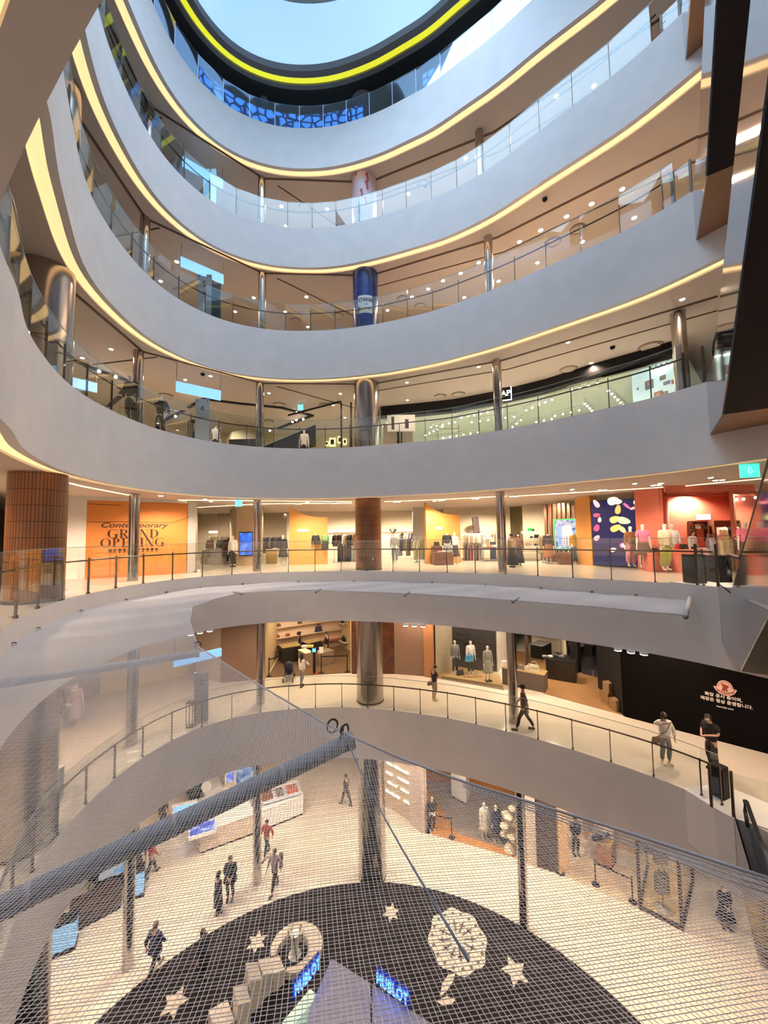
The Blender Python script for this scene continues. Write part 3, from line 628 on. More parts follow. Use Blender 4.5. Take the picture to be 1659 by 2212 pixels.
def stanchion(loc, label, h=.98, mat=m_black, group=None):
    e = empty('stanchion', loc, label, 'stanchion', group)
    MB().lathe([(.17, 0), (.17, .02), (.03, .05), (.028, .05)], n=18).build('base', mat, e); MB().lathe([(.026, .04), (.026, h), (.033, h), (.033, h+.05)], n=12).build('pole', mat, e); return e
def belt(a, b, label, z=.92):
    t = Vector(b)-Vector(a); o = MB().box((Vector(a)+Vector(b))/2+Vector((0, 0, z)), (t.length-.06, .006, .06), math.atan2(t.y, t.x), ).build('belt', m_black); return tag(o, label, 'barrier belt')
def totem(loc, w_, h, numeral, label, rz=0, mat=None):
    e = empty('totem_sign', loc, label, 'sign', None, rz); MB().box((0, 0, h/2), (w_, .06, h)).build('panel', mat or M('totem_grey', (.30, .34, .38), .4), e)
    text(numeral, w_*.6, m_ink, e, (0, -.034, h*.80)); text('- - - -', w_*.16, m_ink, e, (0, -.034, h*.62))
    for s in (-1, 1): MB().lathe([(.025, -.01), (.025, .01)], n=10).build('bolt', m_black, e).matrix_local = Matrix.Translation((s*w_*.38, -.035, h*.955)) @ Matrix.Rotation(math.pi/2, 4, 'X')
    return e
def screen_box(cA, cB, z0, z1, mat, frame, name, label, cat='screen', th=.08, bez=.05):
    A = Vector((cA[0], cA[1], 0)); B = Vector((cB[0], cB[1], 0)); t = B-A; rz = math.atan2(t.y, t.x); c = (A+B)/2; c.z = (z0+z1)/2
    e = empty(name, c, label, cat, None, rz); L, Hh = t.length, z1-z0
    MB().box((0, .0, 0), (L, th, Hh)).build('frame', frame, e); MB().box((0, -th/2-.005, 0), (L-2*bez, .012, Hh-2*bez)).build('display', mat, e.children[0])
    return e
def emis_pattern(name, cols, scale, es=1.0, kind='noise', thr=None):
    m = M(name, (.02, .02, .02), .3, emit=(1, 1, 1), es=es); nt = m.node_tree; tc = nt.nodes.new('ShaderNodeTexCoord')
    n = nt.nodes.new('ShaderNodeTexVoronoi' if kind == 'vor' else 'ShaderNodeTexNoise'); n.inputs['Scale'].default_value = scale
    if kind == 'vor' and thr: n.feature = 'DISTANCE_TO_EDGE'
    cr2 = nt.nodes.new('ShaderNodeValToRGB'); el = cr2.color_ramp.elements
    while len(el) < len(cols): el.new(.5)
    for i, (pos, c) in enumerate(cols): el[i].position = pos; el[i].color = (*c, 1)
    nt.links.new(tc.outputs['Object'], n.inputs['Vector']); nt.links.new(n.outputs['Distance' if kind == 'vor' else 'Fac'], cr2.inputs[0]); nt.links.new(cr2.outputs[0], nt.nodes['Principled BSDF'].inputs['Emission Color'])
    return m
def shelf_board(A, B, z, mat, label, dep=.35, th=.04, name='wall_shelf', group=None):
    A = Vector((A[0], A[1], 0)); B = Vector((B[0], B[1], 0)); t = B-A; n_ = Vector((t.y, -t.x, 0)).normalized()
    o = MB().box((0, 0, 0), (t.length, dep, th)).build(name, mat, None, (A+B)/2+n_*dep/2+Vector((0, 0, z)), math.atan2(t.y, t.x)); return tag(o, label, 'shelf', group)
def spot_trio(pts, z, label, r=.09, grp='bright ceiling spotlights'):
    for i, (px, py) in enumerate(pts):
        p = at(px, py, z); e = empty('spotlight', p, label, 'spotlight', grp); MB().lathe([(r*1.15, -.0), (r*1.15, .05)], n=14).build('housing', m_white, e); MB().lathe([(r, -.02), (r, .0)], n=14).build('bulb', m_bulb, e)
# ================================================================== gallery with the orange shop walls
F3, C3 = 0.0, CEIL[3]
m_orange = M('orange_print', (.62, .22, .045), .6, noise=.06, nscale=.6); m_ochre = M('ochre_panel', (.62, .30, .08), .6); m_cream = M('cream_wall', (.74, .64, .50), .7, noise=.03); m_greige = M('greige_wall', (.42, .35, .26), .7)
m_coral = M('coral_wall', (.72, .20, .13), .6, noise=.04); m_glow = M('warm_sign_glow', (1, .9, .7), .5, emit=(1, .82, .5), es=2.2); m_wood = M('dark_brown_wood', (.13, .055, .03), .5, noise=.15); m_grey = M('grey_wall', (.5, .48, .46), .7)
m_lineglow = M('line_glow', (1, .9, .7), .5, emit=(1, .80, .48), es=1.6)
bk = lambda px, D: gd(px, D, 0, 1215)
PWo = [at(183, 1251, 0), at(402, 1238, 0)]
wallseg(at(40, 1262, 0), PWo[0], 0, C3, m_white, 'wall_left'); ow = wallseg(PWo[0], PWo[1], 0, 3.25, m_orange, 'wall_left', .14); wallseg(PWo[0], PWo[1], 3.25, C3, m_white, 'wall_left')
wallseg(PWo[1], at(419, 1236, 0), 0, C3, m_grey, 'wall_left'); wallseg(at(419, 1236, 0), bk(424, 29), 0, C3, m_cream, 'wall_left')
tO = (PWo[1]-PWo[0]); rO = math.atan2(tO.y, tO.x); nO = Vector((tO.y, -tO.x, 0)).normalized()*.08
poster = empty('opening_poster', onw(290, 1160, *PWo)+nO, 'black lettering GRAND OPENING on the orange hoarding wall behind the thin column', 'wall lettering', None, rO)
text('Contemporary', .30, m_inkb, poster, (0, 0, onw(290, 1135, *PWo).z-poster.location.z), bold=True, shear=.35, ext=.006).scale = (1.35, 1, 1)
def didone(word, h, z):
    tk, tn_ = h*.20, h*.045; wd = {'G': .95, 'R': .85, 'A': .85, 'N': .85, 'D': .9, 'O': .95, 'P': .75, 'E': .7, 'I': .36}
    x = -sum(wd[c]*h+h*.12 for c in word)/2
    for c in word:
        w_ = wd[c]*h; m = MB(); B = lambda x0, z0, x1, z1: m.box(((x0+x1)/2, 0, (z0+z1)/2), (abs(x1-x0), .012, abs(z1-z0)))
        def L(x0, z0, x1, z1, t): m.sheet([(x0-t/2, .006, z0), (x0+t/2, .006, z0), (x1+t/2, .006, z1), (x1-t/2, .006, z1)], .012)
        def ring_(cx, cz, rx, rz_, a0, a1):
            n = 20; vs = []
            for i in range(n+1):
                a = math.radians(a0+(a1-a0)*i/n); t = tn_+(tk-tn_)*abs(math.cos(a)); vs += [(cx+rx*math.cos(a), 0, cz+rz_*math.sin(a)), (cx+(rx-t)*math.cos(a), 0, cz+(rz_-tn_)*math.sin(a))]
            vs += [(p[0], .012, p[2]) for p in vs]; k = 2*(n+1); m.add(vs, [q for i in range(n) for q in ((2*i, 2*i+2, 2*i+3, 2*i+1), (k+2*i+1, k+2*i+3, k+2*i+2, k+2*i))])
        sf = lambda x0, x1, zz: B(x0, zz, x1, zz+tn_)
        if c in 'GO': ring_(w_/2, h/2, w_/2, h/2, 55 if c == 'G' else 0, 335 if c == 'G' else 360)
        if c == 'G': B(w_*.72, 0, w_*.72+tk, h*.42); sf(w_*.58, w_*1.05, h*.42); B(w_*.86, h*.68, w_*.90, h)
        if c in 'RPDEI': B(w_*.12, 0, w_*.12+tk, h); sf(0, w_*.12+tk*1.6, 0); sf(0, w_*.12+tk*1.6, h-tn_)
        if c in 'RP': ring_(w_*.4, h*.74, w_*.5, h*.26, -90, 90); B(w_*.3, h*.48, w_*.42, h*.48+tn_); B(w_*.3, h-tn_, w_*.42, h)
        if c == 'R': L(w_*.9, 0, w_*.5, h*.48, tk); sf(w_*.75, w_*1.05, 0)
        if c == 'D': ring_(w_*.35, h/2, w_*.65, h/2, -90, 90); B(w_*.3, 0, w_*.4, tn_); B(w_*.3, h-tn_, w_*.4, h)
        if c == 'E': B(w_*.3, 0, w_*.95, tn_); B(w_*.3, h-tn_, w_*.92, h); B(w_*.3, h*.48, w_*.75, h*.48+tn_); B(w_*.91, 0, w_*.95, h*.3); B(w_*.88, h*.72, w_*.92, h); B(w_*.72, h*.36, w_*.76, h*.62)
        if c == 'A': L(w_*.12, 0, w_*.48, h, tn_); L(w_*.82, 0, w_*.5, h, tk); B(w_*.25, h*.3, w_*.7, h*.3+tn_); sf(0, w_*.28, 0); sf(w_*.62, w_*1.02, 0)
        if c == 'N': B(w_*.12, 0, w_*.12+tn_, h); B(w_*.86, 0, w_*.86+tn_, h); L(w_*.84, 0, w_*.18, h, tk); sf(0, w_*.28, 0); sf(0, w_*.3, h-tn_); sf(w_*.74, w_*1.02, h-tn_)
        m.build('letter', m_inkb, poster, (x, 0, z)); x += w_+h*.12
didone('GRAND', .38, onw(291, 1162, *PWo).z-poster.location.z); didone('OPENING', .38, onw(291, 1181, *PWo).z-poster.location.z)
m = MB(); m.tube([((onw(x, y, *PWo)-poster.location).dot(tO.normalized()), 0, onw(x, y, *PWo).z-poster.location.z) for x, y in ((188, 1128), (260, 1127), (330, 1129), (370, 1129), (395, 1122), (411, 1115))], .012, 4); m.tube([((onw(x, y, *PWo)-poster.location).dot(tO.normalized()), 0, onw(x, y, *PWo).z-poster.location.z) for x, y in ((188, 1089), (262, 1092))], .01, 4); m.build('line_drawing', m_inkb, poster)
# blurred small line below the title: a row of small dark strokes as in the photograph
m = MB()
for i in range(11):
    if i != 5: m.box(((i-5)*.17, 0, onw(290, 1187, *PWo).z-poster.location.z), (.11, .01, .09)); m.box(((i-5)*.17, 0, onw(290, 1187, *PWo).z-poster.location.z-.09), (.05, .01, .05))
m.build('small_lettering', m_inkb, poster)
# sign stand with arrow
p = at(412, 1236, 0); e = empty('sign_stand', p, 'white and black information board with an arrow beside the orange wall', 'sign', None, .25)
MB().box((0, 0, .85), (.42, .04, 1.6)).build('frame', m_black, e); MB().box((0, -.024, .72), (.36, .01, 1.22)).build('poster', m_white, e); MB().box((0, 0, .02), (.5, .4, .03)).build('foot', m_black, e)
text('→', .25, m_ink, e, (0, -.034, .42)); MB().lathe([(.08, 0), (.08, .12)], c=(.36, -.1, 0), n=12).build('hand_gel', m_white, e)
# ceiling line lights and back walls
for pts in ([(118, 1035), (180, 1050), (300, 1073)], [(330, 1079), (560, 1081), (760, 1083)], [(420, 1096), (560, 1088), (760, 1086)], [(830, 1083), (940, 1079), (1095, 1071)], [(1100, 1072), (1300, 1060), (1480, 1049), (1659, 1032)]):
    q = [at(x, y, C3) for x, y in pts]; m = MB()
    for a, b in zip(q[:-1], q[1:]): t = b-a; m.box((a+b)/2+Vector((0, 0, -.015)), (t.length, .06, .03), math.atan2(t.y, t.x))
    tag(m.build('ceiling_line_light', m_lineglow), 'thin warm ceiling line light %s, gallery with orange walls' % {118: 'far left', 330: 'behind the steel columns', 420: 'over the clothes shop', 830: 'right of the tiled column', 1100: 'over the coral shop'}[pts[0][0]], 'line light')
wallseg(bk(424, 29), bk(500, 29), 0, C3, m_cream); wallseg(bk(470, 28.6), bk(625, 28.6), 0, C3, m_greige); wallseg(bk(620, 28), bk(905, 28), 0, C3, m_cream); wallseg(bk(893, 25), bk(925, 25), 0, C3, m_grey); wallseg(bk(960, 27), bk(1105, 25.5), 0, C3, m_cream); wallseg(bk(1095, 26.5), bk(1140, 26), 0, C3, M('olive_wall', (.5, .42, .24), .7)); wallseg(bk(1132, 24), bk(1262, 22.5), 0, C3, m_cream)
# beige block with the blue screen
wallseg(bk(498, 25), bk(511, 22.6), 0, C3, m_greige); wallseg(bk(511, 22.6), bk(552, 22.2), 0, C3, M('beige_block', (.55, .42, .27), .7)); wallseg(bk(562, 22.2), bk(566, 26), 0, C3, m_greige)
m_bscr = emis_pattern('blue_video', [(.3, (.01, .05, .5)), (.55, (.05, .22, .95)), (.75, (.3, .6, 1))], 2.2, .9)
a_, b_ = bk(517.5, 22.4), bk(547, 22.15); screen_box(a_, b_, onw(532, 1201, a_, b_).z, onw(532, 1149, a_, b_).z, m_bscr, m_black, 'video_screen', 'upright blue video screen on the beige block left of the second thin column')
# ochre panels with curved top edge
def panel(pxa, Da, pxb, Db, label, gpx, gpy, gw, mat=m_ochre):
    A, B = bk(pxa, Da), bk(pxb, Db); o = MB(); t = B-A; n_ = Vector((t.y, -t.x, 0)).normalized(); L = t.length; prof = [(0, 0), (L, 0), (L, 2.75)]
    for i in range(7): a = i/6; prof.append((L*(1-a)*.75+0*.25, 2.75+(.6)*a**1.7))
    prof.append((0, 3.40))
    n = len(prof); vs = [A+t.normalized()*x+Vector((0, 0, z)) for x, z in prof]; vs += [v-n_*.2 for v in vs]
    o.add(vs, [tuple(range(n)), tuple(range(2*n-1, n-1, -1))]+[((i+1) % n, i, n+i, n+(i+1) % n) for i in range(n)]); struct(o.build('wall_back', mat))
    g = onw(gpx, gpy, A, B)+n_*.02; tag(MB().box((0, 0, 0), (gw, .05, .12)).build('wall_light', m_glow, None, g, math.atan2(t.y, t.x)), label, 'illuminated sign'); return A, B, n_
A1, B1, n1 = panel(625, 22.2, 708, 22.6, 'glowing bar sign on the orange panel left of the tiled column', 654.5, 1146, .62)
A2, B2, n2 = panel(922, 21.4, 996, 22.2, 'glowing sign on the orange panel right of the tiled column', 948, 1141, .4)
tag(MB().box((0, 0, 0), (.62, .05, .14)).build('wall_light', m_glow, None, bk(460, 27.8)+Vector((0, 0, 2.05)), 0), 'white glowing bar sign on the cream wall of the far left shop', 'illuminated sign')
tag(MB().box((0, 0, 0), (1.9, .06, .12)).build('wall_light', m_glow, None, bk(738, 27.7)+Vector((0, 0, 1.95))), 'long glowing line on the cream wall left of the tiled column', 'line light')
tag(MB().box((0, 0, 0), (2.4, .06, .12)).build('wall_light', m_glow, None, bk(864, 27.7)+Vector((0, 0, 1.95))), 'long glowing line on the cream wall right of the tiled column', 'line light')
# shop light
for px, D, E in ((450, 25, 260), (590, 25, 180), (740, 25, 420), (870, 25, 420), (1040, 23.5, 380), (1150, 21.5, 200), (1215, 20.8, 160), (1500, 18, 260), (1600, 17, 260), (1420, 16.2, 160), (960, 20, 170), (670, 20.5, 170), (300, 14.5, 70), (380, 16, 60)):
    p = bk(px, D); lamp('shop_beam', 'SPOT', (p.x, p.y, C3-.1), E*2.5, (1, .82, .58), .1, 150, aim=(p.x, p.y+.6, 0))
def spots_on(px0, px1, py, z, n, label, grp, jit=4):
    for i in range(n):
        px = px0+(px1-px0)*(i+.5)/n; q = at(px+random.uniform(-3, 3), py+random.uniform(-jit, jit), z+.1); e = empty('track_spot', q, label, 'spotlight', grp); MB().lathe([(.07, -.10), (.06, .0)], n=10).build('housing', m_white, e); MB().lathe([(.055, -.12), (.055, -.10)], n=10).build('bulb', m_bulb, e)
spots_on(565, 625, 1112, C3-.1, 9, 'small ceiling spot above the dark clothes racks left of the orange panel', 'ceiling spots over the dark racks', 5)
spots_on(1000, 1130, 1103, C3-.1, 10, 'small ceiling spot over the cream clothes shop', 'ceiling spots over the cream shop', 5)
spots_on(835, 905, 1106, C3-.1, 6, 'small ceiling spot behind the tiled column', 'ceiling spots behind the tiled column', 4)
for px, py in ((641, 1087), (649, 1087), (720, 1086), (728, 1086), (853, 1083), (862, 1083), (950, 1080), (958, 1079), (1022, 1076), (1031, 1076), (1104, 1071), (1114, 1071), (1197, 1065), (1205, 1065), (1296, 1057), (1307, 1057), (1411, 1047), (1424, 1046), (1545, 1036), (1560, 1035), (1371, 1043), (1236, 1056), (1535, 1030), (443, 1077), (456, 1082)):
    q = at(px, py, C3-.03); e = empty('ceiling_spot', q, 'small bright ceiling spot beside the line lights', 'spotlight', 'paired ceiling spots on the orange gallery'); MB().lathe([(.09, -.03), (.09, .0)], n=12).build('rim', m_white, e); MB().lathe([(.07, -.045), (.07, -.03)], n=12).build('bulb', m_bulb, e)
# clothes racks
DARKS = [KBLK, KDRK, KBRN, KNAV, KBLK, KGRY]; CREAMS = [KWHT, KBEI, cmat((.6, .5, .32)), KWHT, cmat((.55, .25, .2)), KBEI]; GREYS = [KDRK, KGRY, KNAV, KBRN, cmat((.2, .16, .12))]
rack(bk(478, 26), bk(497, 26), 0, 1.75, DARKS, ['jacket', 'coat'], 'clothes rack with dark jackets left of the blue screen', 'dark jacket on the rack left of the blue screen', 'dark jackets left of the blue screen', 6)
rack(bk(562, 25.5), bk(608, 25.5), 0, 1.75, DARKS, ['jacket', 'coat', 'jacket'], 'clothes rack with black clothes right of the second thin column', 'dark garment on the rack right of the second thin column', 'dark garments right of the second thin column', 10)
rack(bk(722, 24.5), bk(768, 24.5), 0, 1.85, [KBLK, KBRN, KBLK, KDRK, KWHT, KBEI, KBLK], ['jacket', 'shirt'], 'clothes rack just left of the tiled column', 'garment on the upper rail just left of the tiled column', 'garments left of the tiled column', 9)
rack(bk(730, 24.3), bk(766, 24.3), 0, 1.15, DARKS, ['trousers'], 'lower rail with dark trousers left of the tiled column', 'dark trousers on the lower rail left of the tiled column', 'dark trousers left of the tiled column', 6)
rack(bk(856, 23.3), bk(902, 23.3), 0, 1.55, GREYS, ['jacket', 'coat', 'jacket'], 'clothes rack with grey and brown jackets right of the tiled column', 'grey or brown jacket right of the tiled column', 'jackets right of the tiled column', 8)
rack(bk(860, 26), bk(908, 26), 0, 1.9, [KBEI, KBLK, KBEI, KWHT, KGRY], ['shirt'], 'rear clothes rack right of the tiled column', 'shirt on the rear rack right of the tiled column', 'shirts on the rear rack right of the tiled column', 7)
rack(bk(900, 23), bk(921, 22.6), 0, 1.5, [cmat((.5, .46, .25)), cmat((.3, .33, .22)), KWHT], ['dress', 'coat'], 'rack with olive coats beside the right orange panel', 'olive or cream coat beside the right orange panel', 'coats beside the right orange panel', 5)
rack(bk(1001, 24), bk(1042, 24), 0, 1.8, CREAMS, ['shirt', 'coat'], 'clothes rack with cream clothes right of the orange panel', 'cream garment on the rack by the leaning mirror', 'cream garments by the leaning mirror', 10)
rack(bk(1003, 23.8), bk(1040, 23.8), 0, 1.05, [KBRN, KGRY, cmat((.35, .08, .08)), KBEI], ['trousers'], 'lower rail with brown and grey trousers by the leaning mirror', 'trousers on the lower rail by the leaning mirror', 'trousers by the leaning mirror', 6)
rack(bk(1042, 24.6), bk(1072, 24.6), 0, 1.75, CREAMS, ['shirt'], 'clothes rack with pale tops left of the third thin column', 'pale top on the rack left of the third thin column', 'pale tops left of the third thin column', 6)
rack(bk(1092, 23), bk(1108, 23), 0, 1.6, [KBEI, KWHT, KGRY], ['coat'], 'small rack of beige coats behind the two shoppers', 'beige coat behind the two shoppers', 'beige coats behind the two shoppers', 4)
# mannequins of this gallery
def mnq(px, D, label, z=0, **k):
    p = gd(px, D, z); return figure('mannequin', p, k.pop('rz', random.uniform(-.4, .4)), label, 'mannequin', skin=k.pop('skin', MNQ), height=k.pop('height', 1.78), **k)
mnq(453, 25, 'mannequin in brown coat at the far left of the left shop', top=KBRN, coat=(KBRN, .6, .26), trousers=KDRK)
mnq(475, 25.5, 'mannequin in black top beside the round white tables', top=KBLK, trousers=KBLK)
mnq(488, 24, 'mannequin in long brown coat with white shoes before the dark jackets', top=cmat((.09, .05, .03)), coat=(cmat((.09, .05, .03)), .45, .27), trousers=KBLK, shoes=SHOEW)
mnq(503, 21.5, 'mannequin in cream jacket and black trousers left of the blue screen', top=KWHT, wide=1.12, trousers=KBLK, shoes=SHOEB)
mnq(611, 22.3, 'mannequin in black top and grey skirt at the left edge of the orange panel', top=KBLK, wide=1.1, skirt=(KDRK, .45, .24))
def bust(px, py, A, B, n_, label, top, low=None):
    p = onw(px, py, A, B)+n_*.28; e = empty('torso_form', p, label, 'mannequin bust', None, math.atan2((B-A).y, (B-A).x)); me = part_skin(('t', 'stand', True, 1.0), lambda: topmesh('stand', True, 1.0)); link(me, 'jacket', e, top, (0, 0, -.95)).scale = (.95, .95, .95)
    MB().lathe([(.05, .38), (.045, .5)], n=12).build('neck', MNQ, e)
    if low: lowerlathe(-.38, .1, .18, .15, .03).build('skirt', low, e)
    MB().box((0, .12, .1), (.05, .26, .05)).build('bracket', m_brush, e)
bust(682, 1172, A1, B1, n1, 'torso form in black jacket fixed to the left orange panel', KBLK); bust(702, 1172, A1, B1, n1, 'torso form in green top and black skirt on the left orange panel', cmat((.12, .25, .1)), KBLK)
mnq(853, 22.6, 'headless mannequin in grey tweed jacket and jeans right of the tiled column', headless=True, top=KGRY, trousers=KDEN, shoes=SHOEW)
mnq(967, 20.8, 'headless mannequin in black jacket and pleated grey skirt before the right orange panel', headless=True, top=KBLK, skirt=(KGRY, .42, .30), z=.1)
mnq(983, 21.2, 'mannequin in white cardigan and dark skirt before the right orange panel', top=KWHT, skirt=(KDRK, .40, .26))
mnq(1186, 20.4, 'mannequin in dark coat with brown skirt left of the green framed screen', headless=True, top=KDRK, wide=1.1, skirt=(cmat((.28, .12, .06)), .30, .28))
mnq(1175, 21, 'headless mannequin in beige coat behind the one in the dark coat', headless=True, top=KBEI, coat=(KBEI, .5, .25), trousers=KGRY)
mnq(1241, 20, 'mannequin in yellow top and wide denim trousers right of the green framed screen', headless=True, top=cmat((.55, .36, .07)), trousers=KDEN, tr=1.5, shoes=SHOEW)
mnq(1365, 16.6, 'mannequin in brown jacket and pink flared trousers before the petal screen', top=cmat((.22, .11, .04)), trousers=cmat((.55, .25, .3)), tr=1.7, z=.12)
mnq(1392, 16.0, 'mannequin in pink ruffled top and dark brown skirt by the coral pier', top=cmat((.75, .2, .35)), long=False, wide=1.15, skirt=(KBRN, .50, .30), z=.12, height=1.85)
mnq(1440, 15.0, 'mannequin in cream blouse and green floral trousers before the coral pier', top=cmat((.7, .6, .4)), wide=1.35, trousers=cmat((.35, .33, .08)), tr=1.6, z=.1, height=1.85)
mnq(1456, 15.9, 'mannequin in cream jacket standing behind the one with floral trousers', top=KWHT, wide=1.2, trousers=cmat((.5, .4, .2)), z=.1, height=1.85)
mnq(1615, 14.5, 'mannequin in pink ruffled top seen at the right edge of the coral shop', top=cmat((.75, .2, .3)), long=False, wide=1.2, skirt=(KBRN, .4, .3), z=.12, height=1.85)
# tables, plinths and small goods
for px, D, w_ in ((449, 24.4, .42), (470, 24, .55)):
    e = empty('display_table', bk(px, D), 'round white display table %s in the left shop' % ('at the left' if px < 460 else 'nearer the mannequins'), 'display table'); MB().lathe([(w_, 0), (w_, .42), (w_+.03, .45)], n=28).build('body', m_white, e); MB().lathe([(w_*.8, .45), (w_*.8, .82), (w_*.85, .86)], n=28).build('upper_drum', m_white, e)
for j, (px, D, c) in enumerate(((449, 24.2, KWHT), (455, 24.2, KBEI), (468, 24, KWHT), (474, 24, KWHT))):
    p = bk(px, D); tag(MB().bbox((0, 0, .05), (.3, .22, .1), .02).build('folded_garment', c, None, (p.x, p.y, .862)), 'pale folded garment on the round white table, %s' % ('left table left side', 'left table right side', 'right table left side', 'right table right side')[j], 'folded garment')
plinth('display_box', bk(590, 23.8), (.75, .5, .85), M('yellow_front', (.5, .35, .08), .5), 'display box with yellow front between the racks right of the second thin column', 'display box', 0, m_white)
e = empty('pedestal_table', bk(601, 22.8), 'white pedestal table with an orange top beside the black mannequin', 'pedestal table'); MB().lathe([(.2, 0), (.06, .04), (.05, .9), (.34, .93), (.34, .97)], n=20).build('body', m_white, e); plinth('display_box', bk(944, 21.1), (.5, .5, 1.0), m_wood, 'tall brown wooden box with a black bag at the left of the right orange panel', 'display box', .1); plinth('display_box', bk(957, 20.7), (1.0, .5, .68), m_wood, 'low brown wooden box before the right orange panel', 'display box', .1)
bag(bk(944, 21.1)+Vector((0, 0, 1.0)), .34, SHOEB, 'black handbag on the tall brown box'); 
for j in range(3): tag(MB().bbox((0, 0, .03), (.22, .16, .06), .01).build('folded_garment', [cmat((.6, .3, .25)), KWHT, KWHT][j], None, bk(951+6*j, 20.65)+Vector((0, 0, .69))), '%s folded garment on the low brown box' % ('pink', 'middle white', 'right white')[j], 'folded garment')
e = empty('leaning_mirror', bk(1032, 24.9), 'tall leaning framed mirror above the cream clothes', 'mirror', None, .1); MB().box((0, .1, 1.95), (.42, .05, 1.55), ry=-.09).build('frame', m_black, e); MB().box((0, .07, 1.95), (.36, .02, 1.48), ry=-.09).build('mirror_glass', m_steel, e); MB().box((0, .35, 1.25), (.3, .5, .1)).build('ledge', m_cream, e)
e = empty('display_table', bk(1058, 21.8), 'thin legged table with folded pale clothes left of the third thin column', 'display table', None, .05); MB().box((0, 0, .86), (1.0, .5, .03)).build('table_top', m_wood, e)
for s in (-1, 1):
    for q in (-1, 1): MB().box((s*.47, q*.22, .43), (.02, .02, .85)).build('leg', m_brush, e)
for j, c in enumerate((KWHT, cmat((.6, .2, .15)), KBEI, KWHT)): tag(MB().bbox((0, 0, .06), (.2, .3, .12), .02).build('folded_garment', c, None, bk(1048+7*j, 21.8)+Vector((0, 0, .876))), '%s folded garment on the thin legged table' % ('leftmost white', 'red', 'beige', 'rightmost white')[j], 'folded garment')
e = empty('arched_rack', bk(1061, 23.2), 'arched metal stand with pale clothes behind the thin legged table', 'clothes rack'); MB().tube([(.45*math.cos(a), 0, 1.15+.45*math.sin(a)) for a in [math.pi*i/12 for i in range(13)]], .02, 6).build('arch', m_brush, e); MB().box((0, 0, .03), (.9, .4, .05)).build('base', m_brush, e)
for s in (-1, 1): MB().box((s*.45, 0, .6), (.03, .03, 1.15)).build('leg', m_brush, e)
for j in range(4): garment('shirt', bk(1050+5*j, 23.2)+Vector((0, 0, 1.4)), 1.1, CREAMS[j], 'pale shirt on the arched metal stand', 'shirts on the arched stand')
garment('trousers', bk(1066, 22.3)+Vector((0, 0, 1.15)), .3, KNAV, 'navy trousers hanging right of the thin legged table', None)
# shelf wall with bags
As, Bs = bk(1128, 23.4), bk(1173, 22.9)
for z_, l in ((.45, 'lowest'), (.85, 'second'), (1.3, 'third'), (1.72, 'topmost')): shelf_board(As, Bs, z_, M('lit_shelf', (.8, .74, .62), .4), '%s lit shelf of the bag wall right of the two shoppers' % l, .3, .05, 'wall_shelf')
tag(MB().box((0, 0, 0), (1.2, .02, .05)).build('shelf_light', m_lineglow, None, (As+Bs)/2+Vector((0, -.05, 1.63)), -.1), 'glowing line under the topmost bag shelf', 'line light')
for px, z_, s, c, l in ((1147, 1.75, .26, cmat((.02, .4, .12)), 'green box bag on the topmost shelf'), (1153, 1.75, .2, SHOEB, 'black bag beside the green one on the topmost shelf'), (1150, 1.33, .18, KNAV, 'slim dark bag on the third shelf'), (1161, 1.33, .30, SHOEB, 'wide black bag on the third shelf'), (1139, .88, .25, KBEI, 'beige bag at the left of the second shelf'), (1145, .88, .25, KBEI, 'beige bag in the middle of the second shelf'), (1158, .88, .17, SHOEB, 'small black bag on the second shelf'), (1166, .88, .17, KGRY, 'small grey bag at the right of the second shelf')):
    bag(bk(px, 22.95)+Vector((0, 0, z_)), s, c, l, handle=s > .25)
# slatted wall, green framed screen, orange pier
As, Bs = bk(1180, 21.8), bk(1252, 20.6)
for i in range(7):
    p = As.lerp(Bs, (i+.35)/7); p.z = 1.62; tag(MB().box((0, 0, 0), (.14, .2, 3.24)).build('wooden_slat', m_wood, None, p, math.atan2((Bs-As).y, (Bs-As).x)), 'dark wooden slat, number %s from the left behind the green framed screen' % ('one', 'two', 'three', 'four', 'five', 'six', 'seven')[i], 'slat')
a_, b_ = bk(1198, 21), bk(1246, 20.3); n_ = Vector((0, -.15, 0)); m_green = M('green_frame_glow', (.1, .6, .2), .5, emit=(.1, .75, .25), es=.9)
m_crowd = emis_pattern('street_video', [(.32, (.03, .03, .08)), (.45, (.25, .35, .75)), (.55, (.75, .65, .7)), (.7, (.85, .85, .95))], 5, .9)
sc_ = screen_box(a_+n_, b_+n_, onw(1222, 1187, a_, b_).z, onw(1222, 1121, a_, b_).z, m_crowd, m_green, 'video_screen', 'upright video screen with glowing green frame on the slatted wall', bez=.06)
for j, (x, c) in enumerate(((-.28, (.25, .4, .8)), (-.05, (.75, .55, .55)), (.2, (.7, .7, .8)))):
    mm = M('shown_%d' % j, c, .5, emit=c, es=.8); m = MB(); m.box((x, -.06, .18), (.26, .01, .55)); m.box((x-.06, -.06, -.35), (.08, .01, .5)); m.box((x+.06, -.06, -.35), (.08, .01, .5)); m.lathe([(.07, -.005), (.07, .005)], c=(x, -.06, .55), n=10); m.build('shown_figure', mm, sc_)
plinth('display_box', bk(1221, 19.9), (.62, .5, .62), m_wood, 'brown wooden box below the green framed screen', 'display box', -.2)
A_, B_ = bk(1252, 19.9), bk(1290, 18.6); wallseg(A_, bk(1285, 18.9), 0, C3, m_ochre, 'wall_right', .25)
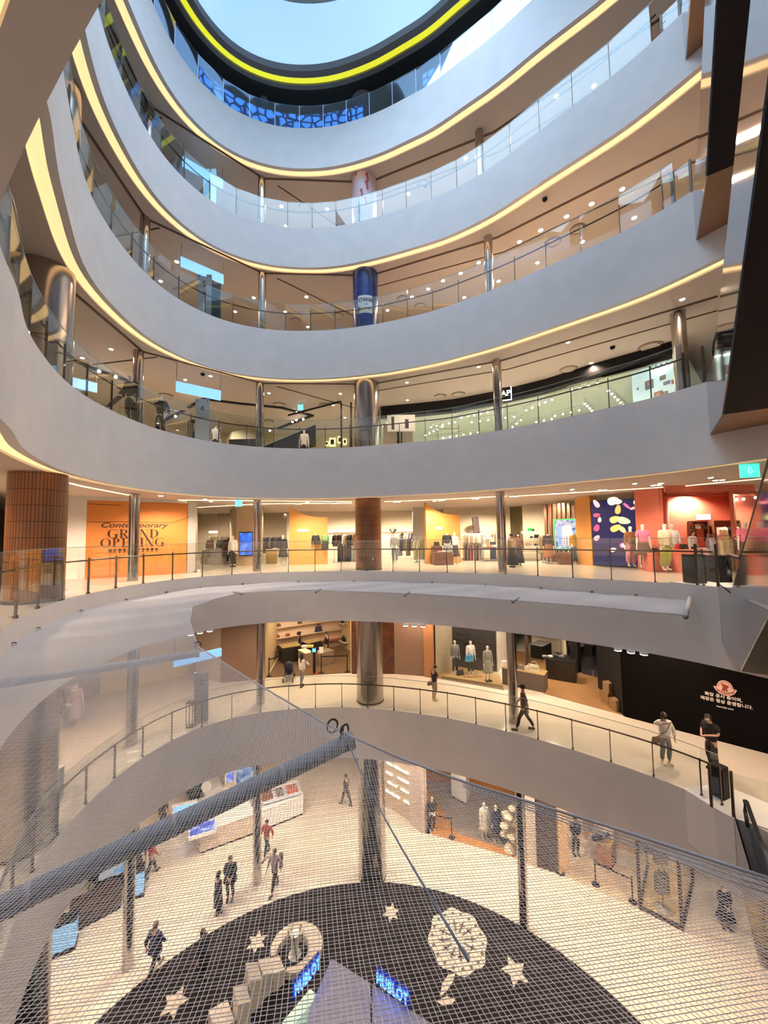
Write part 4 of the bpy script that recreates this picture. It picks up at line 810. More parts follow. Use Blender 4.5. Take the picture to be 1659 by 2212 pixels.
# petal screen
A_, B_ = bk(1283, 18.4), bk(1383, 17.2); m_night = M('night_blue_screen', (.01, .01, .04), .25, emit=(.008, .010, .06), es=1); zt_ = onw(1333, 1078, A_, B_).z
e = screen_box(A_, B_, .06, min(zt_, 3.1), m_night, m_black, 'video_wall', 'large dark blue video wall with glowing flower petals', 'video wall', bez=.02)
tt = (B_-A_).normalized(); L = (B_-A_).length
def petal(px, py, r, asp, rot, c, k=0):
    q = onw(px, py, A_, B_); x = (q-(A_+B_)/2).dot(tt); z_ = q.z-e.location.z; r *= 17.8/830; mm = M('petal_%02d_%02d_%02d' % tuple(int(v*99) for v in c), c, .5, emit=c, es=1.1); vs = [(x, -.056-k*.002, z_)]
    for i in range(14):
        a = 2*math.pi*i/14; rr = (1+.25*math.cos(a)); u, v = r*rr*math.cos(a), r*asp*math.sin(a); vs.append((x+u*math.cos(rot)-v*math.sin(rot), -.056-k*.002, z_+u*math.sin(rot)+v*math.cos(rot)))
    m = MB(); m.add(vs+[(p[0], p[1]+.004, p[2]) for p in vs], [(0, (i+1) % 14+1, i+1) for i in range(14)]); m.build('petal', mm, e)
Y, O_, P_, W_, R_ = (.9, .75, .15), (.95, .45, .1), (.85, .15, .35), (.95, .88, .65), (.8, .05, .12)
for i, a in enumerate(((1335, 1103, 10, .55, 1.4, O_), (1326, 1123, 10, .7, .4, Y), (1345, 1124, 12, .6, -.3, (.8, .9, .35)), (1328, 1142, 11, .6, .5, O_), (1344, 1143, 8, .6, -.9, (.95, .6, .2)), (1290, 1090, 10, .5, 2.1, (.9, .5, .5)), (1322, 1083, 11, .8, .3, W_), (1333, 1084, 8, .7, 0, W_), (1353, 1092, 9, .3, -.8, P_), (1368, 1098, 8, .35, .3, (.9, .4, .4)), (1377, 1085, 9, .7, .4, W_), (1288, 1113, 7, .6, .1, R_), (1296, 1124, 6, .6, 1.5, (.9, .4, .35)), (1289, 1142, 8, .7, 1.2, R_), (1289, 1163, 7, .7, .8, (.9, .3, .35)), (1324, 1188, 6, .75, .4, (.85, .55, .5)), (1347, 1178, 9, .6, .2, P_), (1347, 1178, 4, .8, .2, (.9, .5, .55)))): petal(*a[:5], a[5], i)
# coral pier and coral shop
A_, B_ = bk(1383, 17.0), bk(1436, 15.8); wallseg(A_, B_, 0, C3, m_coral, 'wall_right', .2); wallseg(B_, bk(1449, 18.5), 0, C3, m_coral, 'wall_right')
Ac, Bc = bk(1449, 18.5), bk(1655, 18.0); wallseg(Ac, Bc, 0, C3, m_coral, 'wall_right'); wallseg(bk(1594, 18.2), bk(1590, 15.5), 0, C3, m_coral, 'wall_right')
for i, y in enumerate((15.2, 15.9, 16.6, 17.3)): a, b = bk(1446, y), bk(1640, y); trim(MB().box(((a.x+b.x)/2, y, C3-.12), (b.x-a.x, .12, .24)).build('trim', m_coral))
nC = Vector((0, -1, 0))
e = empty('shop_sign', onw(1516, 1117, Ac, Bc)+nC*.1, 'white glowing sign with grey letters on the coral wall', 'sign'); MB().box((0, 0, 0), (.62, .06, .24)).build('light_box', M('white_glow', (1, 1, 1), .5, emit=(1, .92, .9), es=1.6), e); text('SYST', .15, M('sign_grey', (.3, .2, .2), .5), e, (0, -.036, 0), bold=True)
for x0, x1, l in ((1482, 1518, 'left'), (1528, 1588, 'right')):
    a, b = onw(x0, 1127, Ac, Bc), onw(x1, 1127, Ac, Bc); e = empty('wall_niche', ((a.x+b.x)/2, a.y-.12, 1.2), 'brown open wardrobe niche, the %s of two in the coral wall' % l, 'wall niche'); L = b.x-a.x
    MB().box((0, .03, .38), (L, .04, .95)).build('back', m_brown, e)
    for s in (-1, 1): MB().box((s*L/2, -.12, .38), (.06, .3, .95)).build('side', m_wood, e)
    MB().box((0, -.12, .86), (L, .3, .05)).build('top_board', m_wood, e); MB().tube([(-L/2, -.15, .7), (L/2, -.15, .7)], .012, 5).build('rail', m_steel, e)
for j in range(9): garment('shirt', onw(1537+5.3*j, 1143, Ac, Bc)+Vector((0, -.28, .1)), 1.2, [cmat((.7, .35, .3)), KWHT, cmat((.6, .75, .2)), KWHT, KBLK, KDRK, KWHT, KBLK, KBEI][j], 'shirt hanging in the right niche of the coral wall', 'shirts in the right niche of the coral wall')
for j, (px, py, c) in enumerate(((1486, 1140, SHOEB), (1496, 1139, KWHT), (1510, 1140, KBLK))): bag(onw(px, py+3, Ac, Bc)+Vector((0, -.3, 0)), .26, c, '%s bag in the left niche of the coral wall' % ('leftmost black', 'white', 'right black')[j])
rack(bk(1533, 15.6), bk(1547, 15.6), 0, 1.45, [cmat((.35, .36, .42))], ['coat', 'jacket'], 'rack with grey cardigans in the coral shop', 'grey cardigan in the coral shop', 'grey cardigans in the coral shop', 3)
rack(bk(1556, 15.2), bk(1583, 15.2), 0, 1.4, [cmat((.5, .42, .25)), cmat((.35, .3, .15)), KBEI], ['dress'], 'rack with patterned olive dresses in the coral shop', 'olive patterned dress in the coral shop', 'olive dresses in the coral shop', 6)
rack(bk(1590, 15.4), bk(1606, 15.4), 0, 1.4, [KGRY, KDRK], ['jacket'], 'rack with dark jackets at the right of the coral shop', 'dark jacket at the right of the coral shop', 'dark jackets of the coral shop', 3)
plinth('display_box', bk(1417, 15.7), (.6, .5, .75), m_coral, 'coral display box left of the floral trousers', 'display box'); plinth('display_box', bk(1475, 15.3), (.7, .6, .9), m_coral, 'coral display box with red and black goods', 'display box')
bag(bk(1470, 15.3)+Vector((0, 0, .9)), .28, cmat((.6, .02, .03)), 'red handbag on the coral display box'); bag(bk(1480, 15.2)+Vector((0, 0, .9)), .3, SHOEB, 'black bag on the coral display box', handle=False); bag(bk(1417, 15.7)+Vector((0, 0, .75)), .3, KBRN, 'brown bag on the coral box left of the floral trousers')
pl = figure('person', bk(1500, 16.2), .3, 'shop assistant with brown hair in a white top inside the coral shop', 'person', top=KWHT, skirt=(KBLK, .5, .22), hair=M('brown_hair', (.08, .04, .025), .5), hairlen=.12, height=1.65)
plinth('planter_box', at(1520, 1266, 0)+Vector((.15, .5, 0)), (.42, .42, .9), m_black, 'tall black box at the escalator head before the coral shop', 'box'); plinth('planter_box', at(1558, 1262, 0)+Vector((.2, .3, 0)), (.5, .4, .85), m_black, 'second black box nearer the escalator before the coral shop', 'box')
plinth('display_box', bk(1540, 15.8), (1.0, .6, .9), M('pink_plinth', (.75, .45, .42), .6), 'pink display counter in the coral shop', 'display box')
for j, (px, py) in enumerate(((1464, 1085), (1533, 1085), (1551, 1085), (1561, 1088), (1578, 1087), (1591, 1079), (1601, 1081), (1606, 1078), (1612, 1086), (1618, 1082), (1632, 1075), (1641, 1079), (1640, 1087))):
    q = at(px, py, C3-.35); e = empty('globe_lamp', q, 'small bright globe lamp hanging over the coral shop', 'lamp', 'bright globe lamps over the coral shop'); MB().ball((0, 0, 0), .06, 10, 8).build('bulb', m_bulb, e); MB().tube([(0, 0, .05), (0, 0, .35)], .006, 4).build('cord', m_black, e)
# lit signs
q = at(1619, 1017, C3-.2); e = empty('exit_sign', q, 'green glowing escape sign hanging at the far right over the coral shop', 'sign', None, -.3); MB().box((0, 0, 0), (.42, .06, .36)).build('light_box', M('exit_green', (.1, .8, .6), .5, emit=(.05, .75, .5), es=1.3), e); text('⇩', .25, M('white_ink', (1, 1, 1), .5, emit=(1, 1, 1), es=.8), e, (0, -.036, 0))
MB().tube([(0, 0, .18), (0, 0, .3)], .01, 4).build('hanger', m_brush, e)
for px, py, k, l in ((515.5, 1087, 3, 'small cyan sign hanging above the left shop of the orange gallery'), (649, 880, 4, 'small cyan sign hanging near the black track, gallery with the black shop band')):
    q = at(px, py, CEIL[k]-.25); e = empty('exit_sign', q, l, 'sign'); MB().box((0, 0, 0), (.3, .05, .3)).build('light_box', M('cyan_glow', (.2, .7, .9), .5, emit=(.15, .7, .95), es=1.3), e); MB().tube([(0, 0, .15), (0, 0, .27)], .01, 4).build('hanger', m_brush, e)
# the two shoppers
figure('person', at(1107, 1225, 0), math.pi+.3, 'shopper seen from behind in beige jacket and long black skirt, by the thin column', 'person', top=cmat((.33, .24, .15)), wide=1.1, skirt=(KBLK, .12, .34), hair=HAIRB, shoes=SHOEW, height=1.62)
figure('person', at(1121, 1222, 0), -.3, 'shopper with long dark hair and white mask facing the one in the beige jacket', 'person', top=cmat((.16, .07, .04)), skirt=(KBLK, .15, .27), hair=HAIRB, hairlen=.2, mask=MASKW, height=1.66)
e = empty('potted_plant', bk(850, 23.4), 'green plant above the grey jacket right of the tiled column', 'plant'); MB().lathe([(.12, 0), (.15, .9), (.13, 1.7), (.13, 1.72)], n=14).build('tall_pot', m_cream, e)
for j in range(12):
    a = j*2.4; MB().add([(0, 0, 1.7), (.18*math.cos(a), .18*math.sin(a), 2.0), (.26*math.cos(a), .26*math.sin(a), 1.95+.1*(j % 3)), (.16*math.cos(a+.25), .16*math.sin(a+.25), 1.9)], [(0, 1, 2), (0, 2, 3), (0, 2, 1), (0, 3, 2)]).build('leaf', M('leaf_green', (.12, .22, .08), .6), e)
# ================================================================== gallery with the black shop band
C4 = CEIL[4]; Z4 = ZT[4]
m_mint = M('mint_white', (.70, .76, .62), .6); m_lm = (.97, 1, .86)
# black header band curving over the shop front, from the fat column to the right end
band_px = [(822, 901, 878), (900, 896, 871), (980, 888, 862), (1080, 867, 843), (1180, 843, 818), (1280, 811, 786), (1400, 772, 752), (1480, 743, 728)]
vs = []
for px, y1, y0 in band_px:
    p = at(px, y0, C4)       # top of the band meets the ceiling
    d = ray(px, y1); n = d/Vector((d.x, d.y, 0)).length*Vector((p.x, p.y, 0)).length; q = CAM+n; vs.append((p, q.z))
m = MB(); b = []
for i in range(len(vs)-1):
    (p, z0), (q, z1) = vs[i], vs[i+1]; m.add([(p.x, p.y, z0), (q.x, q.y, z1), (q.x, q.y, C4), (p.x, p.y, C4)]+[(v[0]*1.02, v[1]*1.02, v[2]) for v in ((p.x, p.y, z0), (q.x, q.y, z1), (q.x, q.y, C4), (p.x, p.y, C4))], [(0, 1, 2, 3), (7, 6, 5, 4), (0, 4, 5, 1), (1, 5, 6, 2), (0, 3, 7, 4)])
tag(m.build('shop_header', m_black), 'long curved black header band over the shop front, right of the fat steel column', 'shop header')
p0, z0 = vs[3]; zs = z0
q = at(1086, 851, C4); d = ray(1086, 851); R_ = Vector((vs[3][0].x, vs[3][0].y, 0)).length*.985; s_ = CAM+d/Vector((d.x, d.y, 0)).length*R_
e = empty('shop_sign', s_, 'white square framed sign with letters GAP on the black header band', 'sign', None, -.35)
for x, z, w_, h in ((0, .36, .86, .05), (0, -.36, .86, .05), (-.42, 0, .05, .76), (.42, 0, .05, .76)): MB().box((x, -.03, z), (w_, .05, h)).build('frame_bar', M('sign_white_glow', (1, 1, 1), .5, emit=(1, 1, 1), es=1.6), e)
MB().box((0, .02, 0), (.86, .05, .76)).build('back_board', m_black, e); text('GAP', .40, MATS['sign_white_glow'], e, (0, -.03, 0), bold=True)
# inner walls and ceiling of the mint shop
K4 = lambda px, D: gd(px, D, Z4, 900)
wallseg(K4(822, 27), K4(1100, 26), Z4, C4, m_mint); wallseg(K4(1100, 26), K4(1400, 21), Z4, C4, m_mint); wallseg(K4(1395, 17.5), K4(1485, 15.5), Z4, C4, m_white, 'wall_right')
mc = MB(); pts = [v[0]*1.025 for v in vs]+[K4(1560, 22), K4(1100, 29), K4(825, 29)]
zc = min(z for _, z in vs)+.10
mc.prism([(p.x, p.y) for p in pts], C4-.62, C4-.56); o = mc.build('ceiling', m_mint); struct(o)
for px, D, E in ((870, 22, 330), (960, 22, 380), (1060, 21, 380), (1170, 19.5, 330), (1290, 18, 280), (1390, 16.5, 200)):
    p = K4(px, D); lamp('shop_beam', 'SPOT', (p.x, p.y, C4-.75), E*1.25, m_lm, .1, 160, aim=(p.x, p.y+.3, 0))
zz = C4-.66; n = 0
random.seed(11)
for (x0, y0, x1, y1, k) in ((826, 913, 840, 905, 3), (845, 925, 900, 948, 7), (915, 935, 960, 912, 5), (925, 916, 990, 902, 5), (950, 940, 1040, 925, 6), (990, 895, 1060, 880, 5), (1010, 905, 1120, 890, 6), (1095, 925, 1130, 895, 4), (1130, 880, 1200, 850, 5), (1260, 860, 1285, 885, 5), (1310, 830, 1360, 880, 8), (1150, 905, 1200, 895, 3), (1190, 892, 1260, 875, 4), (1225, 835, 1300, 815, 4), (1400, 790, 1470, 770, 6)):
    a, b = at(x0, y0, zz), at(x1, y1, zz)
    t = b-a; e = empty('track', (a+b)/2, 'white track with small spots, mint lit shop, near %s' % ('the fat column' if x0 < 900 else 'its middle' if x0 < 1100 else 'the thin column' if x0 < 1200 else 'the right end'), 'lighting track', 'lighting tracks of the mint lit shop'); L = t.length
    e.rotation_euler[2] = math.atan2(t.y, t.x); MB().box((0, 0, 0), (L, .035, .04)).build('rail', m_white, e)
    for j in range(k):
        x = -L/2+L*(j+.5)/k; MB().lathe([(.05, -.22), (.045, -.08)], c=(x, 0, 0), n=8).build('spot_housing', m_white, e); MB().ball((x, 0, -.23), .055, 8, 6).build('bulb', m_bulb, e)
# fixtures that show above the balustrade
for px, l in ((846, 'left'), (875, 'right')): plinth('shelf_unit', K4(px, 21), (.9, .4, 2.0), m_greige, 'tall shelf unit beside the fat column, the %s of two in the mint shop' % l, 'shelf unit')
e = empty('poster_frame', K4(868, 20.4)+Vector((0, 0, 1.9)), 'white poster with a black standing figure right of the fat steel column', 'poster'); MB().box((0, 0, 0), (1.5, .05, .9)).build('panel', m_white, e); MB().box((0, .06, -.95), (.1, .06, 1.9)).build('stand', m_black, e); MB().box((-.45, -.03, 0), (.15, .02, .7)).build('printed_figure', m_ink, e); MB().box((.3, -.03, -.05), (.2, .02, .5)).build('printed_figure', m_ink, e)
e = empty('clothes_rack', K4(970, 22)+Vector((0, 0, 0)), 'brass frame rack in the middle of the mint shop', 'clothes rack')
for s in (-1, 1): MB().box((s*.6, 0, 1.1), (.04, .04, 2.2)).build('leg', M('brass', (.55, .4, .15), .3, 1), e)
MB().box((0, 0, 2.0), (1.2, .04, .04)).build('rail', MATS['brass'], e)
A_, B_ = K4(1376, 16.6), K4(1478, 14.9); nn = Vector(((B_-A_).y, -(B_-A_).x, 0)).normalized(); rz = math.atan2((B_-A_).y, (B_-A_).x)
e = empty('picture_wall', (A_+B_)/2+nn*.1+Vector((0, 0, 1.5)), 'bright pale panel with small portrait pictures at the right end of the black band', 'display panel', None, rz); L = (B_-A_).length
MB().box((0, 0, 0), (L, .06, 2.6)).build('panel', M('pale_lit_panel', (.6, .8, .85), .5, emit=(.55, .75, .78), es=.6), e)
rp = lambda px, py: ((onw(px, py, A_, B_)-(A_+B_)/2).dot((B_-A_).normalized()), onw(px, py, A_, B_).z-e.location.z)
for px, py, w_, h, c in ((1407, 832, 18, 20, (.3, .33, .4)), (1436, 817, 12, 10, (.35, .4, .42)), (1445, 828, 14, 8, (.4, .45, .75)), (1461, 825, 10, 9, (.55, .25, .25)), (1471, 811, 13, 12, (.3, .22, .2)), (1427, 857, 18, 22, (.45, .25, .18)), (1442, 852, 10, 12, (.35, .35, .3)), (1382, 841, 4, 5, (.2, .3, .35))):
    x, z = rp(px, py); f = 15.8/830; MB().box((x, -.04, z), (w_*f, .02, h*f)).build('picture', M('pic_%02d%02d%02d' % tuple(int(v*99) for v in c), c, .6), e)
    m = MB(); m.lathe([(h*f*.22, -.004), (h*f*.22, .004)], n=10); o = m.build('picture_face', M('portrait_tone', (.62, .42, .34), .6), e, (x, -.056, z+h*f*.12)); o.rotation_euler[0] = math.pi/2
# left half: black track polygons, walls, blue sign, totem, mannequins
wallseg(K4(420, 28), K4(822, 28), Z4, C4, M('yellowish_wall', (.66, .60, .38), .7)); wallseg(K4(100, 19), K4(420, 28), Z4, C4, m_cream, 'wall_left')
wallseg(K4(503, 25), K4(556, 24), Z4, Z4+2.85, m_greige); wallseg(K4(487, 26.5), K4(503, 25), Z4, Z4+2.85, m_cream)
def blacktrack(pts, label, w_=.22):
    q = [at(x, y, C4-.03) for x, y in pts]; m = MB()
    for a, b in zip(q[:-1], q[1:]): t = b-a; m.box((a+b)/2, (t.length+w_*.5, w_, .06), math.atan2(t.y, t.x))
    tag(m.build('black_track', m_black), label, 'ceiling track')
blacktrack([(408, 880), (441, 862), (520, 872), (608, 881), (674, 898), (602, 925)], 'large angular black ceiling track left of the fat steel column')
blacktrack([(140, 770), (200, 795), (285, 826), (262, 850)], 'black track with spots near the large left column'); blacktrack([(258, 858), (236, 877)], 'short black track left of the thin left column')
blacktrack([(395, 888), (350, 910)], 'short black slanted track behind the totem sign')
for px, py in ((432, 866), (379, 898), (641, 890), (632, 910), (655, 904), (640, 906), (583, 929), (281, 830), (214, 800), (250, 812)):
    q = at(px, py, C4-.14); e = empty('track_spot', q, 'white spot on a black ceiling track', 'spotlight', 'white spots on the black tracks'); MB().lathe([(.06, -.02), (.05, .1)], n=10).build('housing', m_white, e); MB().ball((0, 0, -.04), .07, 8, 6).build('bulb', m_bulb, e)
for px, D, E in ((470, 24, 300), (600, 25, 300), (700, 24, 250), (250, 17, 200)): p = K4(px, D); lamp('shop_beam', 'SPOT', (p.x, p.y, C4-.2), E, (1, .92, .66), .1, 150, aim=(p.x, p.y, 0))
e = empty('escalator', K4(640, 23), 'dark side of an inner escalator with light handrail, left of the fat column', 'escalator'); m = MB(); m.sheet([(-2.6, 0, 0.5), (1.2, 0, 1.3), (1.2, 0, 2.6), (-2.6, 0, 1.05)], .15); m.build('side_panel', m_black, e); MB().tube([(-2.6, 0, 1.1), (1.2, 0, 2.65)], .05, 6).build('handrail', M('pale_rail', (.6, .58, .5), .4), e)
e = empty('glazed_corner', K4(738, 21), 'black framed glass shopfront corner left of the fat column', 'shopfront')
for x, h in ((0, 3.3), (.55, 3.3)): MB().box((x, 0, h/2), (.09, .09, h)).build('post', m_black, e)
m = MB(); m.sheet([(-3.3, 1.5, 3.05), (0, 0, 3.3), (0, 0, 3.38), (-3.3, 1.5, 3.13)], .08); m.build('beam', m_black, e)
for px, py, w_, h in ((718, 955, 14, 20), (734, 950, 10, 16), (745, 954, 8, 14), (706, 958, 8, 10)):
    q = atd(px, py, 27.85); e = empty('lit_display', q, 'small lit display on the yellowish wall, at picture height of the balustrade' if px != 718 else 'lit display with a dark blue screen on the yellowish wall', 'display', 'lit displays left of the fat column' if px != 718 else None); MB().box((0, 0, 0), (w_*.032, .06, h*.032)).build('light_box', M('yellow_lit', (1, .9, .6), .5, emit=(1, .9, .5), es=1), e); MB().box((0, -.04, 0), (w_*.018, .02, h*.018)).build('content', m_ink, e)
def m4(px, D, label, **k): return figure('mannequin', K4(px, D), k.pop('rz', 0), label, 'mannequin', skin=MNQ, height=1.85, **k)
m4(346, 15.6, 'mannequin in black jacket with one arm raised, left of the 4 totem', pose='mouth', top=KBLK, trousers=KBLK)
m4(281, 13.6, 'dark clothed mannequin behind the thin left column', top=KBLK, trousers=KBLK); m4(466, 19.6, 'headless mannequin in black and white striped jumper right of the totem with the 4', headless=True, top=brickmat('stripes', (.02, .02, .02), (.02, .02, .02), (.7, .7, .7), 4, .1, .03, off=0), wide=1.2, trousers=KBLK)
m4(657, 21, 'white seated looking mannequin left of the fat column', top=KWHT, trousers=KBLK)
totem(K4(436, 17.6), .62, 2.35, '4', 'tall grey totem sign with numeral 4 behind the balustrade', .12)
e = empty('lantern_frame', K4(419, 18.6), 'black open lantern frame left of the totem with the 4', 'lantern')
for sx in (-1, 1):
    for sy in (-1, 1): MB().box((sx*.2, sy*.2, .95), (.03, .03, 1.3)).build('upright', m_black, e)
MB().box((0, 0, 1.6), (.45, .45, .03)).build('top', m_black, e); MB().box((0, 0, .3), (.45, .45, .03)).build('bottom', m_black, e); MB().lathe([(.07, .3), (.07, 1.1)], n=10).build('candle', m_black, e)
plinth('counter', K4(533, 21), (1.8, .5, 1.25), KBLK, 'dark display table with small goods before the thin column, gallery with the black shop band', 'display table')
for x, y, k, l in ((430, 845, 4, 'blue glowing sign panel hung under the ceiling near the totem with the 4'), (438, 585, 5, 'blue glowing sign panel hung on two rods, third gallery from the top'), (439, 374, 6, 'blue glowing sign panel hung on two rods, second gallery from the top')):
    zq = CEIL[k]-(1.05 if k == 4 else .85); q = at(x, y, zq); x0 = {4: 383, 5: 392, 6: 396}[k]; x1 = {4: 479, 5: 484, 6: 483}[k]; ya = {4: (836, 856), 5: (567, 606), 6: (350, 400)}[k]
    a, b = at(x0, ya[0], zq), at(x1, ya[1], zq); t = b-a; hanging_sign(q, min(t.length, 2.7), .45, CEIL[k], l, m_bluesign, math.atan2(t.y, t.x))
q = at(158, 826, CEIL[4]-1.2); hanging_sign(q, 1.6, .4, CEIL[4], 'blue glowing sign partly hidden behind the left balustrade posts, gallery with the black shop band', m_bluesign, .9)
q = at(296, 385+0, 0) if False else None
# third gallery: totem with the 5 and dark board, wall strips; second gallery: glass partition
totem(gd(441, 17.2, ZT[5]), .62, 2.35, '5', 'tall pale totem sign with numeral 5, third gallery from the top', .12)
e = empty('dark_board', gd(466, 17.3, ZT[5]), 'dark rounded information board beside the totem with the 5', 'board'); MB().bbox((0, 0, 1.0), (.46, .1, 1.95), .04).build('board', M('slate_board', (.06, .08, .10), .3), e); MB().box((0, 0, .03), (.5, .4, .05)).build('foot', m_black, e)
e = empty('exit_door_sign', gd(455, 17.6, ZT[6]+0), 'pale blue lit pillar sign on the second gallery from the top', 'sign'); MB().box((-.22, 0, 1.3), (.28, .1, 2.6)).build('panel', M('pale_blue_lit', (.3, .55, .7), .5, emit=(.25, .5, .7), es=.7), e); MB().box((.12, 0, 1.3), (.22, .1, 2.6)).build('panel', MATS['pale_blue_lit'], e)
for i, (px, py, r) in enumerate(((1405, 748, .42), (1228, 797, .36), (990, 851, .34), (951, 855, .3), (358, 854, .33), (603, 873, .33), (703, 875, .33), (582, 909, .28))):
    q = at(px, py, CEIL[4]); e = empty('ceiling_diffuser', q, 'round ceiling air diffuser near the black band, %s' % ('first from the right', 'second from the right', 'third from the right', 'fourth from the right', 'left of the blue sign', 'between thin and fat columns, left', 'between thin and fat columns, right', 'lowest, near the thin column')[i], 'air diffuser'); MB().lathe([(r, -.03), (r+.03, 0)], n=24, caps=False).build('outer_ring', m_brown, e); MB().lathe([(r*.8, -.05), (r*.82, 0)], n=24).build('disc', m_ceiling, e)
for i, (px, py, k) in enumerate(((639, 692, 5), (730, 682, 5), (908, 661, 5), (870, 645, 5), (447, 605, 5), (389, 629, 5), (1248, 494, 5), (1195, 522, 5), (658, 447, 6), (914, 399, 6))):
    q = at(px, py, CEIL[k]); e = empty('ceiling_diffuser', q, 'round air diffuser in the ceiling of the '+LV[k], 'air diffuser', 'air diffusers of the '+LV[k]); MB().lathe([(.3, -.03), (.33, 0)], n=20, caps=False).build('outer_ring', m_brown, e); MB().lathe([(.24, -.05), (.25, 0)], n=20).build('disc', m_ceiling, e)
for i, (px, py, k) in enumerate(((438, 806, 4), (1323, 748, 4), (1177, 428, 5), (918, 399, 6))):
    q = at(px, py, CEIL[k]); e = empty('dome_camera', q, 'small black dome camera under the ceiling, %s' % ('left of the blue sign', 'over the black shop band at right', 'third gallery, right part', 'second gallery, right of the fat column')[i], 'security camera'); MB().lathe([(.12, -.02), (.12, 0)], n=14).build('base', m_white, e); MB().ball((0, 0, -.04), .10, 12, 8).build('dome', m_black, e)
# topmost gallery: glowing lattice sheet added behind the blue glass as its reflection
m_lat = M('lattice_reflection_glow', (.02, .05, .1), .3, emit=(1, 1, 1), es=2.4); nt = m_lat.node_tree; tc = nt.nodes.new('ShaderNodeTexCoord'); vo = nt.nodes.new('ShaderNodeTexVoronoi'); vo.feature = 'DISTANCE_TO_EDGE'; vo.inputs['Scale'].default_value = 2.6
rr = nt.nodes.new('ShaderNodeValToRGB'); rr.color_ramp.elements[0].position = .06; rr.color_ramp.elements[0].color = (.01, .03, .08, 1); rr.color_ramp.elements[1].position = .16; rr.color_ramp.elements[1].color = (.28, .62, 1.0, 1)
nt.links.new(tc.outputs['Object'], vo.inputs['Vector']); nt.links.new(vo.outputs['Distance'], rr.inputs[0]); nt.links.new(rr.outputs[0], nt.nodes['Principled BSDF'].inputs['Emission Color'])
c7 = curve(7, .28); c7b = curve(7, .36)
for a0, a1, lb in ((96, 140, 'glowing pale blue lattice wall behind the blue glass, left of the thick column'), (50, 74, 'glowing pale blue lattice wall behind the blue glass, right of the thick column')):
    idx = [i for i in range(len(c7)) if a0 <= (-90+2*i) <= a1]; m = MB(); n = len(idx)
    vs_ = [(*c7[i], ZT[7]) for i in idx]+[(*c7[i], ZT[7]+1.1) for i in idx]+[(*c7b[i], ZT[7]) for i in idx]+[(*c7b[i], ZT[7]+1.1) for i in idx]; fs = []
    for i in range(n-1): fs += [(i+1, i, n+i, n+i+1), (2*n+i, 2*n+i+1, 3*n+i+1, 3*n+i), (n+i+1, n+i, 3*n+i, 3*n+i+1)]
    m.add(vs_, fs); tag(m.build('reflection_lattice', m_lat), lb, 'light wall')
# ================================================================== gallery where people walk above the ground floor
Z2, C2 = ZT[2], CEIL[2]
g2 = lambda px, py: at(px, py, Z2)
m_gran = M('brown_granite', (.20, .125, .085), .35, noise=.25, nscale=30); m_darkw = M('dark_veined_wood', (.07, .022, .01), .3, noise=.5, nscale=3); m_dfl = brickmat('brown_shop_floor', (.16, .10, .06), (.14, .09, .055), (.10, .06, .04), .6, .6, .004, rough=.25)
m_herr = brickmat('oak_shop_floor', (.36, .20, .09), (.30, .16, .07), (.22, .12, .05), .5, .09, .003, rough=.3, rot=.7); m_tan = M('tan_wall', (.45, .34, .20), .6)
w0, w1, w2_, w3, w4, w5 = g2(478, 1474), g2(572, 1466), g2(760, 1455), g2(853, 1455), g2(926, 1461), g2(940, 1464)
wallseg(w0, w1, Z2, C2, m_gran); struct(MB().box(((w0+w1)/2+Vector((0, 0, .02))), (.1, .1, .04)).build('trim', m_brown)); wallseg(g2(425, 1459), w0, Z2, C2, M('pale_return', (.6, .5, .42), .6), 'wall_left')
wallseg(w2_, w3, Z2, C2, m_darkw); wallseg(w3, g2(917, 1460), Z2, C2, m_gran); wallseg(g2(919, 1460), w5, Z2, C2, M('orange_wood', (.36, .17, .07), .5), 'wall_back', .3); wallseg(w1, w1+Vector((-.6, 5.5, 0)), Z2, C2, m_tan, 'wall_left'); wallseg(w2_, w2_+Vector((.9, 4.5, 0)), Z2, C2, m_tan, 'wall_right')
# bag shop
bl, br = w1+Vector((.1, .1, 0)), w2_+Vector((-.05, .1, 0)); m = MB(); m.prism([(bl.x, bl.y), (br.x, br.y), (br.x+.9, br.y+6), (bl.x-.6, bl.y+6)], Z2, Z2+.02); o = m.build('floor', m_dfl); struct(o)
Ab, Bb = Vector((bl.x-.7, bl.y+3.6, 0)), Vector((br.x-1.25, br.y+5.6, 0)); wallseg(Ab, Bb, Z2, C2, M('pinkish_wall', (.66, .48, .38), .6)); wallseg(Bb, Vector((br.x+.6, br.y+2.6, 0)), Z2, C2, m_tan, 'wall_right')
tS = (Bb-Ab).normalized(); nS = Vector((tS.y, -tS.x, 0))
m_sglow = M('shelf_glow', (1, .85, .6), .5, emit=(1, .78, .42), es=1.2)
for i, zz in enumerate((.55, 1.25, 1.95, 2.65)):
    shelf_board(Ab, Bb, Z2+zz, M('shelf_cream', (.62, .5, .36), .5) if i else M('shelf_redbrown', (.3, .09, .04), .4), '%s long shelf of the bag shop back wall' % ('red brown lowest', 'second', 'third', 'topmost')[i], .42, .05)
    tag(MB().box((0, 0, 0), ((Bb-Ab).length, .03, .03)).build('shelf_light', m_sglow, None, (Ab+Bb)/2+nS*.05+Vector((0, 0, Z2+zz+.6)), math.atan2(tS.y, tS.x)), 'warm light line above the %s shelf of the bag shop' % ('lowest', 'second', 'third', 'topmost')[i], 'line light')
def shelfbag(px, py, s, c, l):
    q = onw(px, py, Ab, Bb)+nS*.25; zs_ = min((.575, 1.275, 1.975, 2.675), key=lambda v: abs(Z2+v-q.z)); bag(Vector((q.x, q.y, Z2+zs_)), s, c, l, rz=math.atan2(tS.y, tS.x), handle=s > .36)
RB = cmat((.28, .04, .02), .5)
